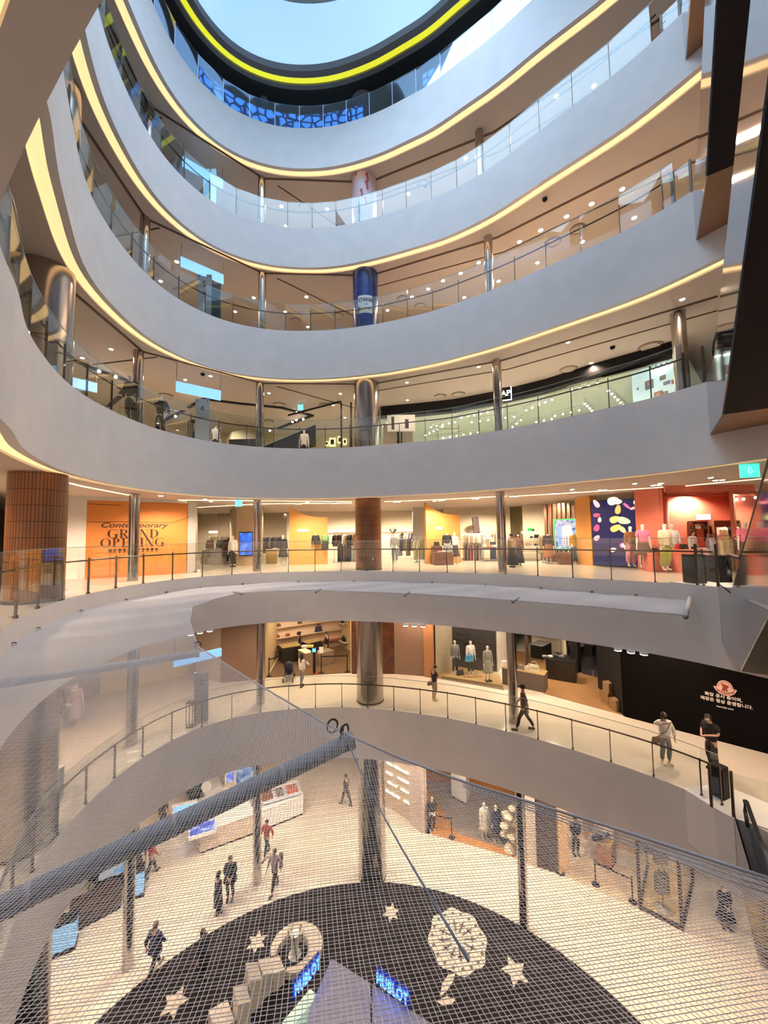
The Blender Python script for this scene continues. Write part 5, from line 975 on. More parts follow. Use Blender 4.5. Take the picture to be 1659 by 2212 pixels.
for px, py, s, c, l in ((598, 1394, .30, KBLK, 'black bag, leftmost on the lowest shelf'), (619, 1389, .30, KBLK, 'black bag, second on the lowest shelf'), (685, 1372, .5, KNAV, 'large black bag at the right of the lowest shelf'), (597, 1374, .28, RB, 'red brown bag, leftmost on the second shelf'), (619, 1369, .28, RB, 'red brown bag, second on the second shelf'), (643, 1364, .28, KBLK, 'black bag, third on the second shelf'), (685, 1354, .45, RB, 'large red bag at the right of the second shelf'), (599, 1355, .3, KBRN, 'brown bag, left on the third shelf'), (645, 1345, .3, KBRN, 'brown bag, right on the third shelf')): shelfbag(px, py, s, c, l+' of the bag shop')
Ar, Br = Bb, Vector((br.x+.6, br.y+2.6, 0)); tR = (Br-Ar).normalized(); nR = Vector((tR.y, -tR.x, 0))
for i, (px, py, s, c) in enumerate(((730, 1361, .32, KNAV), (748, 1384, .42, KBLK), (715, 1376, .36, RB), (745, 1344, .3, KBLK))):
    q = onw(px, py, Ar, Br)+nR*.2; nm = ('upper middle', 'lower right', 'lower left', 'topmost')[i]; o = MB().box((0, 0, 0), (.85, .4, .05)).build('wall_shelf', MATS['shelf_cream'], None, q-Vector((0, 0, .03)), math.atan2(tR.y, tR.x)); tag(o, '%s short shelf on the right wall of the bag shop' % nm, 'shelf'); bag(q, s, c, 'bag on the %s short shelf of the right wall of the bag shop' % nm, rz=math.atan2(tR.y, tR.x))
def box_between(name, px0, py0, px1, py1, dep, h, mat, label, cat, top=None, Z=Z2, side=1):
    a, b = at(px0, py0, Z), at(px1, py1, Z); t = b-a; rz = math.atan2(t.y, t.x); n_ = Vector((-t.y, t.x, 0)).normalized()*dep/2*side; c = (a+b)/2+n_; c.z = Z+.001
    e = empty(name, c, label, cat, None, rz); MB().bbox((0, 0, h/2), (t.length, dep, h), .015).build('body', mat, e)
    if top: MB().box((0, 0, h+.015), (t.length+.02, dep+.02, .03)).build('table_top', top, e)
    return e
m_ctop = M('counter_top', (.35, .25, .10), .3); m_ctb = M('counter_black', (.02, .018, .014), .3)
box_between('counter', 610, 1435, 650, 1428, .9, .95, m_ctb, 'black display counter in the left half of the bag shop', 'counter', m_ctop)
box_between('counter', 665, 1424, 698, 1415, .7, .95, m_ctb, 'second black display counter further back in the bag shop', 'counter', m_ctop)
box_between('cabinet', 660, 1442, 676, 1438, 1.0, .8, M('taupe_box', (.26, .19, .13), .5), 'taupe cabinet with lit top in front of the bag shop counters', 'cabinet', M('lit_top', (.8, .7, .5), .4))
box_between('cabinet', 690, 1440, 722, 1431, .7, .75, MATS['taupe_box'], 'taupe cabinet at the right in the bag shop', 'cabinet')
for x, c, l in ((655, KWHT, 'white box on the lit cabinet, left'), (668, cmat((.6, .5, .15)), 'yellow box on the lit cabinet, right')): tag(MB().bbox((0, 0, .06), (.35, .25, .12), .01).build('carton', c, None, g2(x, 1432)+Vector((0, .45, .83))), l, 'box')
e = empty('info_kiosk', g2(679, 1455), 'black kiosk with small glowing blue screen before the bag shop', 'kiosk'); MB().box((0, 0, .02), (.32, .32, .04)).build('foot', RB, e); MB().box((0, 0, .65), (.14, .1, 1.25)).build('column', m_black, e); MB().box((0, -.04, 1.32), (.34, .06, .28)).build('head', m_black, e); MB().box((0, -.075, 1.32), (.2, .01, .2)).build('display', M('blue_icon', (.1, .4, .9), .4, emit=(.08, .4, .95), es=1.3), e)
s0 = stanchion(g2(581, 1461), 'black belt stanchion at the left edge of the bag shop'); s1 = stanchion(g2(694, 1454), 'black belt stanchion right of the kiosk before the bag shop'); s2 = stanchion(g2(750, 1452), 'black belt stanchion beside the fat column before the bag shop')
belt(g2(694, 1454), g2(750, 1452), 'black belt between the two stanchions right of the kiosk'); belt(g2(581, 1461), g2(581, 1461)+Vector((.9, 1.2, 0)), 'black belt at the left edge of the bag shop')
MB().box((0, 0, 1.3), (.24, .03, .32)).build('notice', m_white, s1)
for px, D, E in ((610, 23.5, 260), (680, 24, 260), (735, 23.2, 180)): p = gd(px, D, Z2); lamp('shop_beam', 'SPOT', (p.x, p.y, C2-.15), E, (1, .78, .5), .1, 150, aim=(p.x, p.y, -20))
figure('person', g2(648, 1421), 1.9, 'shop assistant in black with long hair behind the left counter of the bag shop', 'person', top=KBLK, skirt=(KBLK, .4, .22), hair=HAIRB, hairlen=.12, mask=MASKW, height=1.66)
figure('person', g2(706, 1424), -1.9, 'shop assistant in black suit with short hair by the right counter of the bag shop', 'person', pose='phone', top=KBLK, wide=1.1, trousers=KBLK, hair=HAIRB, height=1.7)
pw = g2(652, 1483); figure('person', pw, math.pi-.5, 'woman in white blouse and grey jeans pushing a stroller, seen from behind', 'person', pose='push', top=KWHT, wide=1.08, trousers=KGRY, hair=HAIRB, hairlen=.32, shoes=SHOEB, height=1.66)
ps = g2(624, 1470); e = empty('stroller', ps, 'dark blue baby stroller pushed by the woman in the white blouse', 'stroller', None, -.5+math.pi/2+.6)
MB().tube([(-.45, s*.0, 1.02) for s in (0, .001)], .01, 3)
for s in (-1, 1):
    MB().tube([(.42, s*.22, .12), (.0, s*.22, .62), (-.42, s*.22, 1.02)], .014, 6).build('frame_tube', m_black, e); MB().tube([(-.35, s*.24, .12), (.1, s*.22, .55)], .014, 6).build('frame_tube', m_black, e)
    for x in (.42, -.35): o = MB().lathe([(.11, -.02), (.11, .02)], n=16).build('wheel', m_black, e, (x, s*.25, .12)); o.rotation_euler[0] = math.pi/2
MB().tube([(-.42, -.22, 1.02), (-.42, .22, 1.02)], .018, 6).build('handle', m_black, e); MB().ball((-.05, 0, .78), .28, 14, 8, (1, .9, .9)).build('canopy', M('stroller_navy', (.01, .014, .035), .8), e); m = MB(); m.sheet([(-.15, -.2, .45), (.32, -.2, .42), (.32, .2, .42), (-.15, .2, .45)], .1); m.build('seat', MATS['stroller_navy'], e); MB().bbox((0, 0, .25), (.5, .36, .16), .03).build('basket', KGRY, e)
# glazed shop with mannequins
Wa, Wb = g2(968, 1464), g2(1090, 1496); q0 = w5+Vector((.1, 0, 0))
wallseg(w5, w5+Vector((1.3, 1.6, 0)), Z2, C2, M('window_side_wall', (.50, .42, .30), .6), 'wall_left')
Bk0 = w5+Vector((1.15, 1.5, 0)); Bk1 = g2(1083, 1463)+Vector((0, .8, 0)); wallseg(Bk0, Bk1, Z2+.05, C2, M('black_backdrop', (.022, .018, .018), .35))
pf = [w5, g2(1086, 1487), g2(1086, 1487)+Vector((.3, 1.5, 0)), Bk0]; m = MB(); m.prism([(p.x, p.y) for p in pf], Z2, Z2+.16); tag(m.build('window_platform', M('ochre_platform', (.45, .30, .12), .5, noise=.1)), 'ochre platform inside the shop window with three mannequins', 'platform')
Gw0, Gw1 = w5+Vector((0, -.03, 0)), g2(1088, 1490); e = empty('shop_window', (Gw0+Gw1)/2, 'large clear shop window before the three mannequins', 'shop window', None, math.atan2((Gw1-Gw0).y, (Gw1-Gw0).x)); Lw = (Gw1-Gw0).length; MB().box((0, 0, 2.0), (Lw, .015, 3.9)).build('glass_pane', glassmat('window_glass', (.96, .97, .96), .035, .02, .25), e); MB().box((0, 0, .03), (Lw, .06, .06)).build('sill', m_brush, e); MB().box((-Lw/2, 0, 2.0), (.06, .06, 3.9)).build('frame_bar', m_black, e)
def m2(px, py, label, dz=.16, **k): p = g2(px, py); p.z += dz; return figure('mannequin', p, k.pop('rz', .3), label, 'mannequin', skin=MNQ, height=1.85, **k)
m2(984, 1462, 'mannequin in grey cape at the left of the black backdrop window', top=KGRY, wide=1.15, trousers=KBLK); m2(1018, 1463, 'mannequin in white jacket holding a blue bag in the black backdrop window', top=KWHT, long=True, wide=1.15, trousers=KBLK); m2(1055, 1478, 'mannequin in grey jacket and pleated silver skirt, nearest in the black backdrop window', top=cmat((.3, .29, .27)), skirt=(cmat((.32, .30, .26)), .42, .24), shoes=SHOEB)
bag(g2(1012, 1462)+Vector((0, -.35, .95)), .45, cmat((.05, .35, .65)), 'bright blue bag held by the mannequin in the white jacket', rz=.3); bag(g2(993, 1462)+Vector((0, -.2, .17)), .4, KBLK, 'black bag on the window platform', rz=.3, handle=False)
for j, px in enumerate((1010, 1022, 1034)): tag(MB().bbox((0, 0, .03), (.45, .2, .06), .01).build('folded_garment', cmat((.5, .28, .16)), None, g2(px, 1466)+Vector((0, -.15, .165)), .3), '%s brown folded cloth on the window platform' % ('left', 'middle', 'right')[j], 'folded garment')
# white room with black clothes, partition, shoe shelf
k0, k1 = g2(1100, 1432), g2(1238, 1432); wallseg(Bk1, g2(1150, 1440)+Vector((0, 3.2, 0)), Z2, C2, M('bright_wall', (.75, .68, .6), .6)); rack(g2(1075, 1430)+Vector((0, 1.0, 0)), g2(1112, 1428)+Vector((0, 1.0, 0)), Z2, 2.6, [KBLK, KDRK, KBLK], ['coat', 'jacket'], 'high rail with black clothes in the bright room', 'black garment on the high rail in the bright room', 'black garments in the bright room', 9)
wallseg(g2(1138, 1438), g2(1138, 1438)+Vector((.5, 1.2, 0)), Z2, C2, M('dark_partition', (.05, .03, .025), .4))
sh0, sh1 = g2(1150, 1400), g2(1225, 1412); wallseg(sh0, sh1, Z2, C2, m_cream); sn = Vector((0, -1, 0))
for zz, l in ((2.1, 'upper'), (1.0, 'lower')): shelf_board(sh0, sh1, Z2+zz, MATS['lit_shelf'], '%s shoe shelf on the cream wall behind the black table' % l, .4, .06)
for j, px in enumerate((1156, 1168, 1178, 1195)): e = empty('shoes', onw(px, 1385, sh0, sh1)*1.0+sn*.25, 'pair of %s shoes on the upper shoe shelf, %s' % (('black', 'grey', 'grey', 'pale')[j], ('leftmost', 'second', 'third', 'rightmost')[j]), 'shoes'); e.location.z = Z2+2.14; [MB().bbox((s*.07, 0, .05), (.09, .25, .1), .02).build('shoe', (SHOEB, KGRY, KGRY, KWHT)[j], e) for s in (-1, 1)]
tag(MB().box((0, 0, 0), (1.9, .03, .04)).build('shelf_light', m_sglow, None, (sh0+sh1)/2+Vector((0, -.1, 2.55)), -.1), 'light line over the upper shoe shelf', 'line light')
wallseg(g2(1222, 1432), g2(1222, 1432)+Vector((.25, 1.0, 0)), Z2, C2, M('lit_cream', (.8, .7, .5), .5)); wallseg(g2(1235, 1448), g2(1253, 1452), Z2, C2, m_black, 'wall_back', .5)
m = MB(); fl = [g2(1176, 1499), g2(1349, 1546), g2(1349, 1546)+Vector((3.0, 7, 0)), g2(1176, 1499)+Vector((-1.2, 8, 0))]; m.prism([(p.x, p.y) for p in fl], Z2, Z2+.015); struct(m.build('floor', m_herr))
m = MB(); fl = [g2(1258, 1456), g2(1345, 1478), g2(1345, 1478)+Vector((3, 6, 0)), g2(1258, 1456)+Vector((.3, 6, 0))]; m.prism([(p.x, p.y) for p in fl], Z2+.016, Z2+.025); struct(m.build('floor', M('black_gloss_floor', (.06, .05, .06), .08)))
box_between('plinth', 1085, 1478, 1177, 1497, .75, .82, M('taupe_plinth', (.11, .085, .07), .5), 'long dark taupe plinth with handbags behind the third thin column', 'plinth', MATS['counter_top'])
for px, s, c, l in ((1097, .42, KWHT, 'cream handbag at the left end of the taupe plinth'), (1115, .5, KBLK, 'large black handbag behind the thin column'), (1133, .3, KGRY, 'flat grey shoe-like bag on the taupe plinth'), (1152, .34, KWHT, 'small white handbag on the taupe plinth'), (1162, .5, cmat((.66, .6, .42)), 'large cream handbag with high handle on the taupe plinth')):
    a, b = g2(1085, 1478), g2(1177, 1497); f = (px-1085)/92; p = a.lerp(b, f)+Vector((0, .33, .855)); bag(p, s, c, l, rz=-.5)
box_between('table', 1146, 1420, 1172, 1426, 1.3, .8, m_ctb, 'low black table before the shoe shelf', 'table', m_grey); box_between('counter', 1180, 1466, 1245, 1477, .8, 1.0, m_ctb, 'black counter in the middle of the oak floor', 'counter', m_black)
for j in range(5): tag(MB().bbox((0, 0, .04), (.22, .18, .08), .01).build('small_goods', (KGRY, KWHT, KBLK, KGRY, KBLK)[j], None, g2(1186+12*j, 1468)+Vector((0, .45, 1.045))), '%s small box on the black counter of the oak floor' % ('leftmost grey', 'white', 'middle black', 'fourth grey', 'rightmost black')[j], 'box')
e = box_between('table', 1312, 1497, 1347, 1503, .9, .95, M('ochre_front', (.40, .24, .06), .5), 'ochre table with folded white clothes at the left edge of the black hoarding', 'table', m_black)
for j, px in enumerate((1318, 1330, 1340)):
    for kk in range(3): tag(MB().bbox((0, 0, .05), (.36, .3, .1), .02).build('folded_garment', (KWHT, cmat((.5, .42, .36)))[kk == 1], None, g2(px, 1500)+Vector((.1, .45, .985+.1*kk))), 'folded garment, %s stack, %s, on the ochre table' % (('left', 'middle', 'right')[j], ('bottom', 'middle', 'top')[kk]), 'folded garment')
m_card = M('cardboard', (.26, .15, .07), .8, noise=.08)
for j, (px, py, s, dz) in enumerate(((1325, 1524, (.5, .45, .5), 0), (1327, 1524, (.42, .4, .4), .5), (1343, 1540, (.5, .4, .45), 0), (1318, 1516, (.4, .4, .35), 0))):
    e = empty('cardboard_box', g2(px, py)+Vector((0, .3, dz+.02)), 'brown cardboard box, %s, beside the black hoarding' % ('bottom of the stack', 'top of the stack', 'nearest with a white label', 'smallest behind')[j], 'box', None, .2); MB().bbox((0, 0, s[2]/2), s, .01).build('carton', m_card, e); MB().box((0, -s[1]/2-.003, s[2]*.7), (.06, .006, s[2]*.5)).build('tape', m_tan, e)
for j in range(3):
    rack(g2(1262+25*j, 1440)+Vector((0, 2.0, 0)), g2(1280+25*j, 1442)+Vector((0, 2.0, 0)), Z2, 1.5, [KGRY, KBLK, KWHT], ['jacket', 'shirt'], 'low dark rack behind the glossy black floor, %s' % ('left', 'middle', 'right')[j], 'garment on the %s low rack behind the glossy black floor' % ('left', 'middle', 'right')[j], 'garments on the %s low rack' % ('left', 'middle', 'right')[j], 4)
    box_between('table', 1262+26*j, 1418+3*j, 1280+26*j, 1421+3*j, .8, .8, m_ctb, 'dark table behind the glossy black floor, %s' % ('left', 'middle', 'right')[j], 'table', m_grey)
wallseg(g2(1240, 1400)+Vector((0, 2, 0)), g2(1420, 1420)+Vector((2, 2, 0)), Z2, C2, M('dark_backwall', (.06, .045, .04), .5))
for px, D, E in ((1010, 21.2, 160), (1090, 22.5, 420), (1190, 21, 330), (1300, 20, 200)): p = gd(px, D, Z2); lamp('shop_beam', 'SPOT', (p.x, p.y, C2-.15), E, (1, .84, .62), .1, 150, aim=(p.x, p.y, -20))
# black hoarding with emblem and lettering
H0, H1 = g2(1350, 1547), g2(1659, 1627); H2 = H1+(H1-H0)*.35; wallseg(H0, H2, Z2, C2, M('black_hoarding', (.004, .003, .003), .9, spec=.1), 'wall_right'); wallseg(H0, H0+Vector((.6, 3, 0)), Z2, C2, m_black, 'wall_right'); tH = (H1-H0).normalized(); nH = Vector((tH.y, -tH.x, 0)); rH = math.atan2(tH.y, tH.x)
q = onw(1566, 1484, H0, H1)+nH*.09; e = empty('emblem', q, 'round rooster crest emblem with lettering on the black hoarding', 'emblem', None, rH); sc_ = 13.0/830*21; m_crest = M('crest_cream', (.72, .50, .40), .6); m_cdk = M('crest_dark', (.25, .03, .02), .6)
def flat(poly, y0, mat, name):
    m = MB(); n = len(poly); m.add([(x, y0, z) for x, z in poly]+[(x, y0-.012, z) for x, z in poly], [tuple(range(n)), tuple(range(2*n-1, n-1, -1))]+[((i+1) % n, i, n+i, n+(i+1) % n) for i in range(n)]); return m.build(name, mat, e)
def crest(s): return [(s*x, s*z) for x, z in ([(-1.0, -.05), (-.72, .02)]+[(.66*math.cos(a), .1+.66*math.sin(a)*1.05) for a in [math.pi*(1-i/12) for i in range(1, 12)]]+[(.72, .02), (1.0, -.05), (.8, -.45), (.45, -.75), (0, -.86), (-.45, -.75), (-.8, -.45)])]
flat(crest(sc_), 0, m_crest, 'crest_outer'); flat(crest(sc_*.84), -.014, m_cdk, 'crest_line'); flat(crest(sc_*.78), -.028, m_crest, 'crest_field'); flat([(sc_*x, sc_*z) for x, z in ((-.78, -.22), (-.3, -.42), (.3, -.42), (.78, -.22), (.62, -.48), (.3, -.66), (-.3, -.66), (-.62, -.48))], -.042, m_cdk, 'ribbon')
text('MONCLER', sc_*.27, m_crest, e, (0, -.06, -sc_*.54), bold=True)
flat([(sc_*x, sc_*z) for x, z in ((-.30, -.32), (-.16, .05), (-.32, .38), (-.16, .52), (-.05, .3), (.02, .52), (.12, .3), (.30, .36), (.34, .12), (.2, .02), (.14, -.1), (.28, -.34), (.08, -.34), (.02, -.08), (-.04, -.34))], -.042, m_cdk, 'rooster_figure')
m_let = M('letter_white', (.85, .76, .70), .6)
for tx, py, px, sz in (('확장 공사 중이며,', 1504, 1562, .145), ('매장은 정상 운영합니다.', 1516, 1568, .145), ('moncler.com', 1527, 1566, .09)):
    q2 = onw(px, py, H0, H1)+nH*.09-q; text(tx, sz, m_let, e, (q2.dot(tH), -.0, q2.z), bold=True)
# people on this gallery
figure('person', g2(939, 1513), math.pi/2+.5, 'boy in dark shirt and light shorts looking down at a phone', 'person', pose='phone', top=cmat((.05, .04, .05)), long=False, wide=1.1, trousers=cmat((.45, .33, .24)), tr=1.25, short=True, hair=HAIRB, shoes=SHOEW, height=1.62); bag(g2(934, 1513)+Vector((-.12, -.2, .78)), .26, cmat((.3, .2, .14)), 'small tan shoulder bag carried by the boy', rz=.4)
figure('person', g2(1133, 1578), -math.pi/2-.25, 'man in black cap and brown shirt walking left along the balustrade', 'person', pose='walk', top=cmat((.13, .08, .07)), wide=1.12, long=False, trousers=cmat((.05, .045, .045)), tr=.95, hair=HAIRB, cap=KBLK, shoes=SHOEO, height=1.76)
figure('person', g2(1440, 1650), -.15, 'woman in white sweater and cropped grey jeans with one hand at her black mask', 'person', pose='mouth', top=KWHT, wide=1.22, trousers=KGRY, tr=1.1, hair=HAIRB, hairlen=.1, mask=MASKB, shoes=SHOEW, height=1.68)
pb = g2(1440, 1650); bag(pb+Vector((-.33, -.05, .72)), .28, KBRN, 'small dark brown bag at the hip of the woman in the white sweater', handle=False); tag(MB().tube([pb+Vector((-.33, -.05, .9)), pb+Vector((-.1, -.21, 1.15)), pb+Vector((.13, -.13, 1.42))], .012, 5).build('bag_strap', KBRN), 'dark strap across the white sweater', 'strap')
figure('person', g2(1540, 1662), -math.pi/2+.3, 'man in black t-shirt holding a phone by the escalator head', 'person', pose='phone', top=KBLK, long=False, wide=1.22, trousers=KDRK, tr=1.1, hair=HAIRB, hairlen=.03, mask=MASKW, shoes=SHOEB, height=1.76)
tag(MB().box((0, 0, 0), (.08, .012, .15), rx=.9).build('mobile_phone', m_black, None, g2(1526, 1655)+Vector((-.05, -.1, 1.17))), 'phone held by the man in the black t-shirt', 'phone')
plinth('black_pedestal', g2(1556, 1722), (.34, .34, .9), m_black, 'black box pedestal at the escalator head below the man in black', 'box', .4)
# left side: totem, lantern, signs, dress display
totem(g2(434, 1559), .56, 2.05, '2', 'tall pale totem sign with numeral 2 seen through the net', .2, M('totem_pale', (.5, .47, .45), .5))
e = empty('lantern_frame', g2(412, 1570), 'tall bronze lantern frame left of the totem with the 2', 'lantern')
for sx in (-1, 1):
    for sy in (-1, 1): MB().box((sx*.13, sy*.13, .5), (.025, .025, 1.0)).build('upright', m_post, e)
MB().box((0, 0, 1.0), (.3, .3, .03)).build('top', m_post, e); MB().box((0, 0, .03), (.3, .3, .03)).build('bottom', m_post, e)
a, b = at(376, 1432, C2-1.0), at(478, 1408, C2-1.0); t = b-a; hanging_sign((a+b)/2, t.length, .32, C2, 'blue glowing sign panel hung beside the brown granite wall', m_bluesign, math.atan2(t.y, t.x))
figure('mannequin', g2(162, 1568), .6, 'mannequin in grey lilac dress with white flowers on its head, seen through the net', 'mannequin', skin=MNQC, top=cmat((.38, .31, .33)), long=False, skirt=(cmat((.38, .31, .33)), .28, .26), height=1.8)
for j, (dx, dz) in enumerate(((-.1, 1.62), (.08, 1.66), (.0, 1.52), (-.22, .95), (-.15, .9))):
    m = MB(); [m.ball((.05*math.cos(a), .05*math.sin(a), 0), .05, 7, 5) for a in (0, 1.6, 3.1, 4.7)]; tag(m.build('flower', KWHT, None, g2(162, 1568)+Vector((dx, -.16, dz))), 'white flower on the lilac dress mannequin', 'flower', 'white flowers of the lilac mannequin')
rack(g2(116, 1568), g2(124, 1552), Z2, 1.5, [KBEI, KBRN, KGRY], ['dress', 'coat'], 'garment stand beside the lilac dress mannequin', 'long garment on the stand beside the lilac mannequin', 'garments beside the lilac mannequin', 3)
WL0, WL1 = g2(92, 1600), g2(214, 1536); wallseg(g2(60, 1560), g2(215, 1500), Z2, C2, M('lilac_wall', (.42, .36, .35), .6), 'wall_left'); wallseg(g2(215, 1500), g2(425, 1450), Z2, C2, M('yellow_wall', (.72, .58, .34), .6), 'wall_left')
q = onw(435, 1391, g2(425, 1459), w0); 
# grey counters and white glowing sculpture low left
box_between('counter', 108, 1742, 138, 1722, .6, .9, m_grey, 'grey counter with curved glowing white line at the far left behind the net', 'counter', m_white)
spot_trio(((411, 1371), (432, 1367), (453, 1363)), C2-.05, 'bright spotlight at the ceiling edge above the blue sign', .10, 'row of spotlights above the blue sign'); spot_trio(((876, 1351), (895, 1352), (914, 1353)), C2-.05, 'bright spotlight in the row right of the fat column', .10, 'row of spotlights right of the fat column'); spot_trio(((1335, 1404), (1363, 1409), (1391, 1413)), C2-.05, 'bright spotlight in the row over the black hoarding', .10, 'row of spotlights over the black hoarding')
# ================================================================== ground floor
Z1, C1 = ZT[1], CEIL[1]
g1 = lambda px, py: at(px, py, Z1)
P1 = lambda v, z=0: Vector((v.x, v.y, Z1+z))
CARP = (-.905, 8.21, 10.19)
ctr, rad = Vector((CARP[0], CARP[1], 0)), CARP[2]
CARPX = 0
m_carp = M('dark_carpet', (.022, .017, .017), .9, noise=.35, nscale=3, spec=.1)
m = MB(); m.lathe([(rad, 0), (rad, .02)], (ctr.x, ctr.y, Z1), 96, smooth=False); tag(m.build('round_carpet', m_carp), 'huge round dark brown carpet on the ground floor seen through the net', 'carpet')
m_dec = M('cream_decal', (.62, .52, .42), .6); m_drk2 = M('decal_hole', (.09, .07, .065), .6)
def floorpoly(name, pxs, z, mat, label, cat, th=.012, parent=None):
    q = [at(x, y, Z1+z) for x, y in pxs]; m = MB()
    if sum(a.x*b.y-b.x*a.y for a, b in zip(q, q[1:]+q[:1])) < 0: q = q[::-1]
    m.prism([(p.x, p.y) for p in q], Z1+z, Z1+z+th); o = m.build(name, mat); return tag(o, label, cat) if label else o
def star(px, py, r, lab, n=6, rot=.3):
    c = at(px, py, Z1+.02); f = (c-CAM).y/830; pts = []
    for i in range(2*n): a = math.pi*i/n+rot; rr = r*f*(1.25 if i % 2 == 0 else .62); pts.append((c.x+rr*math.cos(a), c.y+rr*math.sin(a)*1.15))
    m = MB(); m.prism(pts, Z1+.021, Z1+.03); tag(m.build('floor_star', m_dec), lab, 'floor decal')
star(845, 1971, 15, 'cream star on the dark carpet, nearest its far edge'); star(555, 2035, 17, 'cream star on the dark carpet left of the ring ornament', 6, .6); star(377, 2166, 22, 'cream star low left on the dark carpet', 5, .2); star(1112, 2098, 22, 'cream star right of the leaf motif on the dark carpet', 5, .5)
c = at(988, 2030, Z1+.02); f = (c-CAM).y/830; e = empty('floor_medallion', Vector((c.x, c.y, Z1+.021)), 'large cream medallion with radial cut marks on the dark carpet', 'floor decal')
m = MB(); m.prism([(f*57*(1+.05*math.cos(8*a))*math.cos(a), f*57*1.12*(1+.05*math.cos(8*a))*math.sin(a)) for a in [2*math.pi*i/48 for i in range(48)]], 0, .01); m.build('disc', m_dec, e)
for i in range(12):
    a = 2*math.pi*i/12; m = MB(); m.box((f*26*math.cos(a), f*28*math.sin(a), .014), (f*24, f*3.5, .006), a); m.box((f*30*math.cos(a), f*32*math.sin(a), .014), (f*3, f*12, .006), a); m.build('ray_mark', m_drk2, e)
for i in range(18): a = 2*math.pi*(i+.5)/18; MB().lathe([(f*3.2, .01), (f*3.2, .017)], (f*50*math.cos(a), f*54*math.sin(a), 0), 8).build('dot', m_drk2, e)
floorpoly('floor_leaf', [(950, 2155), (955, 2125), (968, 2106), (984, 2103), (978, 2122), (966, 2140)], .021, m_dec, 'cream curved leaf motif on the dark carpet', 'floor decal')
floorpoly('floor_leaf', [(942, 2163), (965, 2152), (985, 2160), (975, 2170), (955, 2172)], .021, m_dec, 'cream flat leaf under the curved leaf motif on the dark carpet', 'floor decal')
# cream ring ornament and stepped blocks
c = at(637, 2062, Z1+.02); f = (c-CAM).y/830; e = empty('ring_ornament', Vector((c.x, c.y, Z1+.021)), 'cream open ring sculpture with a glass ball, left of the blue lettered booth', 'sculpture')
m = MB(); N_ = 40; vs_ = []
for i in range(N_+1):
    a = math.radians(200)-math.radians(300)*i/N_; wd = f*(6+12*math.sin(math.pi*i/N_)); r0 = f*36
    for rr in (r0-wd*.7, r0+wd*.7):
        for z_ in (.0, .25): vs_.append((rr*math.cos(a)*1.15, rr*math.sin(a)*1.1, z_))
m.add(vs_, [q for i in range(N_) for q in ((4*i+1, 4*i+3, 4*i+7, 4*i+5), (4*i, 4*i+1, 4*i+5, 4*i+4), (4*i+3, 4*i+2, 4*i+6, 4*i+7))]+[(0, 2, 3, 1), (4*N_, 4*N_+1, 4*N_+3, 4*N_+2)]); m.build('open_ring', m_dec, e)
MB().ball((0, 0, .55), .42, 18, 12).build('glass_ball', m_glass, e); MB().lathe([(.25, 0), (.12, .1), (.1, .5), (.18, .75)], n=14).build('inner_form', m_white, e)
for i in range(5): MB().box((.3*math.cos(i*1.25), .3*math.sin(i*1.25), .45), (.03, .03, .9), i, .3).build('rod', m_brown, e)
m_pale = M('pale_block', (.78, .68, .58), .6)
for j, (px, py, h, sz, l) in enumerate(((597, 2105, .8, .42, 'topmost'), (575, 2120, 1.0, .42, 'second from the top'), (548, 2150, 1.3, .42, 'middle'), (522, 2190, 1.1, .42, 'second from the bottom'), (478, 2215, .7, .6, 'lowest and widest'))):
    p = g1(px, py+20); e = empty('stepped_block', p, 'pale angular block of the diagonal stair row on the dark carpet, %s' % l, 'sculpture block', None, .75); p0 = .02
    m = MB(); m.add([(-sz/2, -sz/2, p0), (sz/2, -sz/2, p0), (sz/2, sz/2, p0), (-sz/2, sz/2, p0), (-sz/2, -sz/2, h*.8), (sz/2, -sz/2, h*.6), (sz/2, sz/2, h*.8), (-sz/2, sz/2, h)], [(3, 2, 1, 0), (4, 5, 6, 7), (0, 1, 5, 4), (1, 2, 6, 5), (2, 3, 7, 6), (3, 0, 4, 7)]); m.build('block', m_pale, e)
# booth with blue letters
zt = Z1+3.0; A0 = lambda x, y: at(x, y, zt)
rf = [A0(716, 2078), A0(802, 2133), A0(935, 2222), A0(1010, 2330), A0(820, 2500), A0(640, 2330), A0(668, 2190)]
e = empty('brand_booth', Vector((rf[0].x, rf[0].y-1.5, Z1)), 'black booth with lavender roof and blue glowing letters on the dark carpet', 'booth'); o0 = e.location; m_lav = M('lavender_roof', (.42, .38, .46), .6)
m = MB(); pr = [(p.x-o0.x, p.y-o0.y) for p in rf][::-1]
m.prism(pr, 3.0, 3.1); m.build('roof', m_lav, e); m = MB(); m.prism([(x*.985, y) for x, y in pr], .02, 2.98); m.build('walls', m_black, e)
a_, b_ = A0(802, 2133)-o0, A0(802, 2320)-o0; MB().tube([a_+Vector((0, 0, .12)), b_+Vector((0, 0, .12))], .025, 4).build('roof_joint', m_black, e)
m_neon = M('blue_neon', (.02, .08, .9), .5, emit=(.03, .12, 1.0), es=3.2); m_neonc = M('neon_core', (.3, .6, 1), .5, emit=(.12, .45, 1.0), es=2.6)
